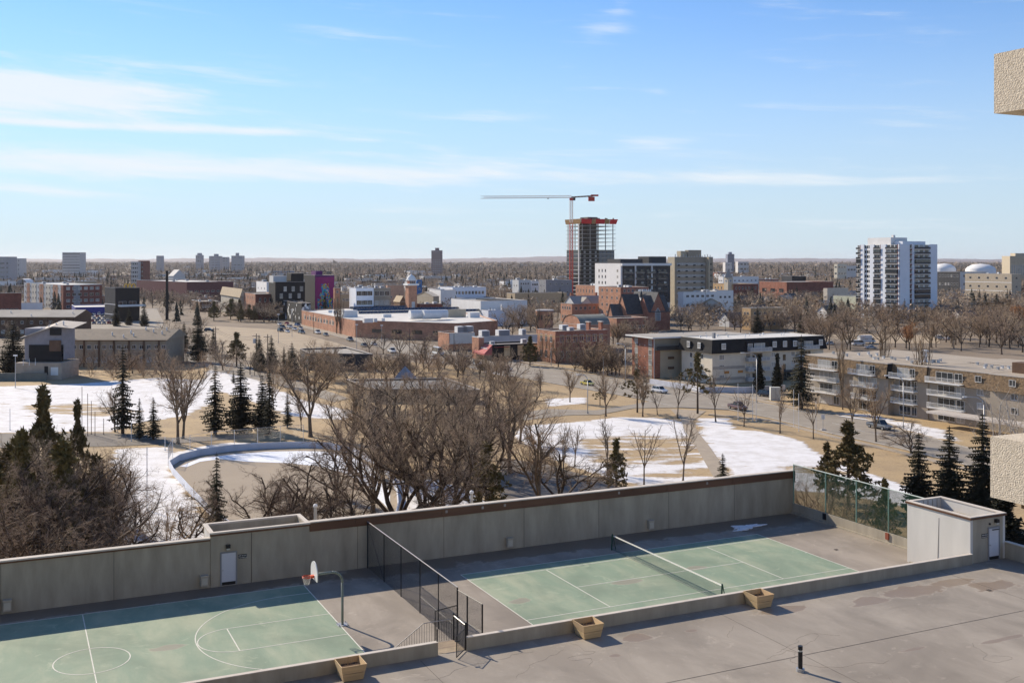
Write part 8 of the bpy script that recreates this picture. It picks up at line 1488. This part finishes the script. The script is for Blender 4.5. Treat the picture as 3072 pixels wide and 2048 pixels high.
# hills at the skyline
def hills():
    V = []; Fc = []; n = 260; m_ = 8; r_ = np.random.default_rng(4); prof = []
    ph = r_.uniform(0, 6.28, 12)
    for i in range(n):
        u = -400 + 3900 * i / (n - 1); g = lambda c, w: math.exp(-((u - c) / w) ** 2)
        up = 5.0 + 6.5 * g(1650, 110) + 2 * g(1500, 200) + 3.5 * g(840, 120) + 1.5 * g(620, 90) + .8 * math.sin(u / 37 + ph[0]) + .5 * math.sin(u / 13 + ph[1]) + .35 * math.sin(u / 5.1 + ph[2]) + 1.5 * g(2450, 400) - .8 * g(2900, 200)
        prof.append((u, up))
    for j in range(m_):
        y = 11500 + j * 700; f = math.sin(math.pi * j / (m_ - 1))
        for (u, up) in prof: V.append(((u - CX) / F * y, y, -2 + f * (HC + up / F * 13900)))
    for j in range(m_ - 1):
        for i in range(n - 1): a = j * n + i; Fc.append((a, a + 1, a + n + 1, a + n))
    return struct(ob('hills', fast_mesh('hills', V, Fc, [mat('wooded_hill', (.2, .17, .17), var=.3, scale=.004, detail=9)], smooth=True)))
hills()
# ---------------------------------------------------------------- haze
def haze():
    b = MB(); b.box(-9000, 9000, -300, 17000, -1.2, 110, None); me = bpy.data.meshes.new('haze'); me.from_pydata(b.v, [], b.f)
    m = bpy.data.materials.new('pale_air'); m.use_nodes = True; nt = m.node_tree; nt.nodes.clear(); o = nt.nodes.new('ShaderNodeOutputMaterial'); v = nt.nodes.new('ShaderNodeVolumePrincipled')
    v.inputs['Color'].default_value = (.95, .92, .95, 1); v.inputs['Density'].default_value = HAZE_DENSITY; v.inputs['Anisotropy'].default_value = .3; nt.links.new(v.outputs[0], o.inputs['Volume']); me.materials.append(m)
    stuff(ob('haze', me), label='thin blue-grey air fading the far city and hills', cat='haze')
HAZE_DENSITY = .000026
haze()
# ---------------------------------------------------------------- say where look-alikes stand
LAND = [('striped slab on the skyline', 214, 800), ('black modern restaurant', 366, 900), ('tall black chimney stack', 501, 880), ('old pale hipped-roof building', 694, 910), ('black hotel', 860, 890), ('mural wall', 974, 880), ('grey school building', 1100, 900), ('domed brick tower', 1233, 890), ('white box hall', 1465, 930), ('brown skyline tower', 1309, 800), ('round brick turret', 1634, 970), ('unfinished tower', 1772, 850), ('brick church', 1960, 930), ('beige slab tower', 2070, 870), ('clock tower', 2185, 850), ('tan brick apartment house', 2290, 950), ('black cladded box above the arcade', 2380, 840), ('white balcony tower', 2692, 890), ('orange-leaved tree', 2728, 1010), ('box truck', 2600, 1020), ('wide orange-leaved tree', 2985, 930), ('white dome roofs', 2900, 800), ('red awning', 1458, 1045), ('shuttle bus', 1314, 1060), ('brick hall', 1700, 1040), ('pavilion', 1000, 1050), ('low hall', 1200, 1140), ('grey gabled townhouse', 130, 1050), ('transformer pole', 769, 1060), ('yellow car', 1762, 1150), ('tallest narrow spruce', 368, 1180), ('mansard block', 2250, 1080)]
SHORT = {'trees behind the shingled block': 'bare tree behind the shingled block', 'trees behind the mansard block': 'bare tree behind the mansard block', 'thicket by the old brick building': 'thicket tree by the old brick building', 'trees round the brick turret': 'bare tree near the brick turret', 'trees in front of the church': 'bare tree before the brick church', 'trees before the old town buildings': 'tree before the old town buildings', 'willow hedge before the townhouses': 'tan bushy willow before the townhouses', 'trees between the hall and the avenue': 'brown tree between hall and avenue', 'trees at the foot of the white tower': 'tree at the white tower foot', 'trees among the houses behind the church': 'tree among houses behind the church', 'trees behind the white hall': 'tree behind the white hall', 'trees between the two townhouse rows': 'bare tree between the townhouse rows', 'trees by the power poles': 'small bare tree near the power poles', 'trees along the side street': 'tree lining the far side street', 'trees at the edge of the gritty lot': 'small tree at the gritty lot edge', 'trees along the snowy lane': 'bare tree along the snowy lane', 'trees on the near avenue verge': 'bare tree on the near verge', 'trees among the left commercial blocks': 'bare tree among left commercial blocks', 'trees left of the low hall': 'bare tree left of the low hall'}
def relabel():
    seen = {}
    for o in SC.objects:
        if o.parent is None and 'label' in o and 'group' in o: seen.setdefault(o['label'], []).append(o)
    for lb, L_ in seen.items():
        if len(L_) < 2 or lb.startswith('slim grey lamp') : continue
        for o in L_:
            u, v = PX(o.location[0], o.location[1]); g = o['group']; base = SHORT.get(g)
            kind = o.name.split('.')[0]
            if base is None:
                base = ' '.join(lb.replace(' in the low blocks', '').replace(' half hidden by bare trees', '').replace('commercial ', '').split()[:9]) if 'building' in kind or 'house' in kind else lb
                if kind in ('commercial_building', 'gabled_house'): w = lb.split(); base = ' '.join(w[:3 if kind == 'gabled_house' else 4]).replace(' flat-roofed', ' flat-roofed') + (' building' if kind == 'commercial_building' and 'building' not in w[:4] else '')
                elif 'car' in kind: base = lb.replace('crowded ', '').replace('blue ', '')
            elif kind in ('spruce_tree', 'pine_tree', 'poplar_tree', 'bare_shrub'): base = base.replace('bare tree', kind.replace('_', ' ')).replace('brown tree', kind.replace('_', ' ')); base = base if kind.split('_')[0] in base else kind.split('_')[0] + ' ' + base
            best = min((q for q in LAND if q[0] not in base), key=lambda q: (q[1] - u) ** 2 + 2 * (q[2] - v) ** 2); du = u - best[1]; a = abs(du)
            rel = ('just ' if a < 45 else '' if a < 150 else 'well ') + ('left of' if du < 0 else 'right of') if a > 14 else ('in front of' if v > best[2] else 'behind')
            new = base + ', ' + rel + ' the ' + best[0]
            if len(new.split()) <= 16: o['label'] = new
relabel()
import OpenImageIO as oiio, sys
b=oiio.ImageBuf('/workdir/render_main.png'); s=b.spec()
k=s.width/3072
for n,(u,v) in dict(skytop=(1300,15),skymid=(1700,300),sky600=(2200,620),hor=(1200,740),deck=(2200,1900),terr2=(2800,1950),wallshade=(300,1760),wallmid=(1700,1500),booth=(2820,1600),green=(1700,1800),greenshade=(400,1850),snow=(1900,1280),snowR=(2400,1380),leftsnow=(150,1200),courtconc=(1080,1850),grass=(2150,1238),road=(2400,1255),balc=(3030,250),farwood=(1500,815)).items():
    p=b.getpixel(int(u*k),int(v*k)); print(n,[int(round(x*255)) for x in p[:3]])
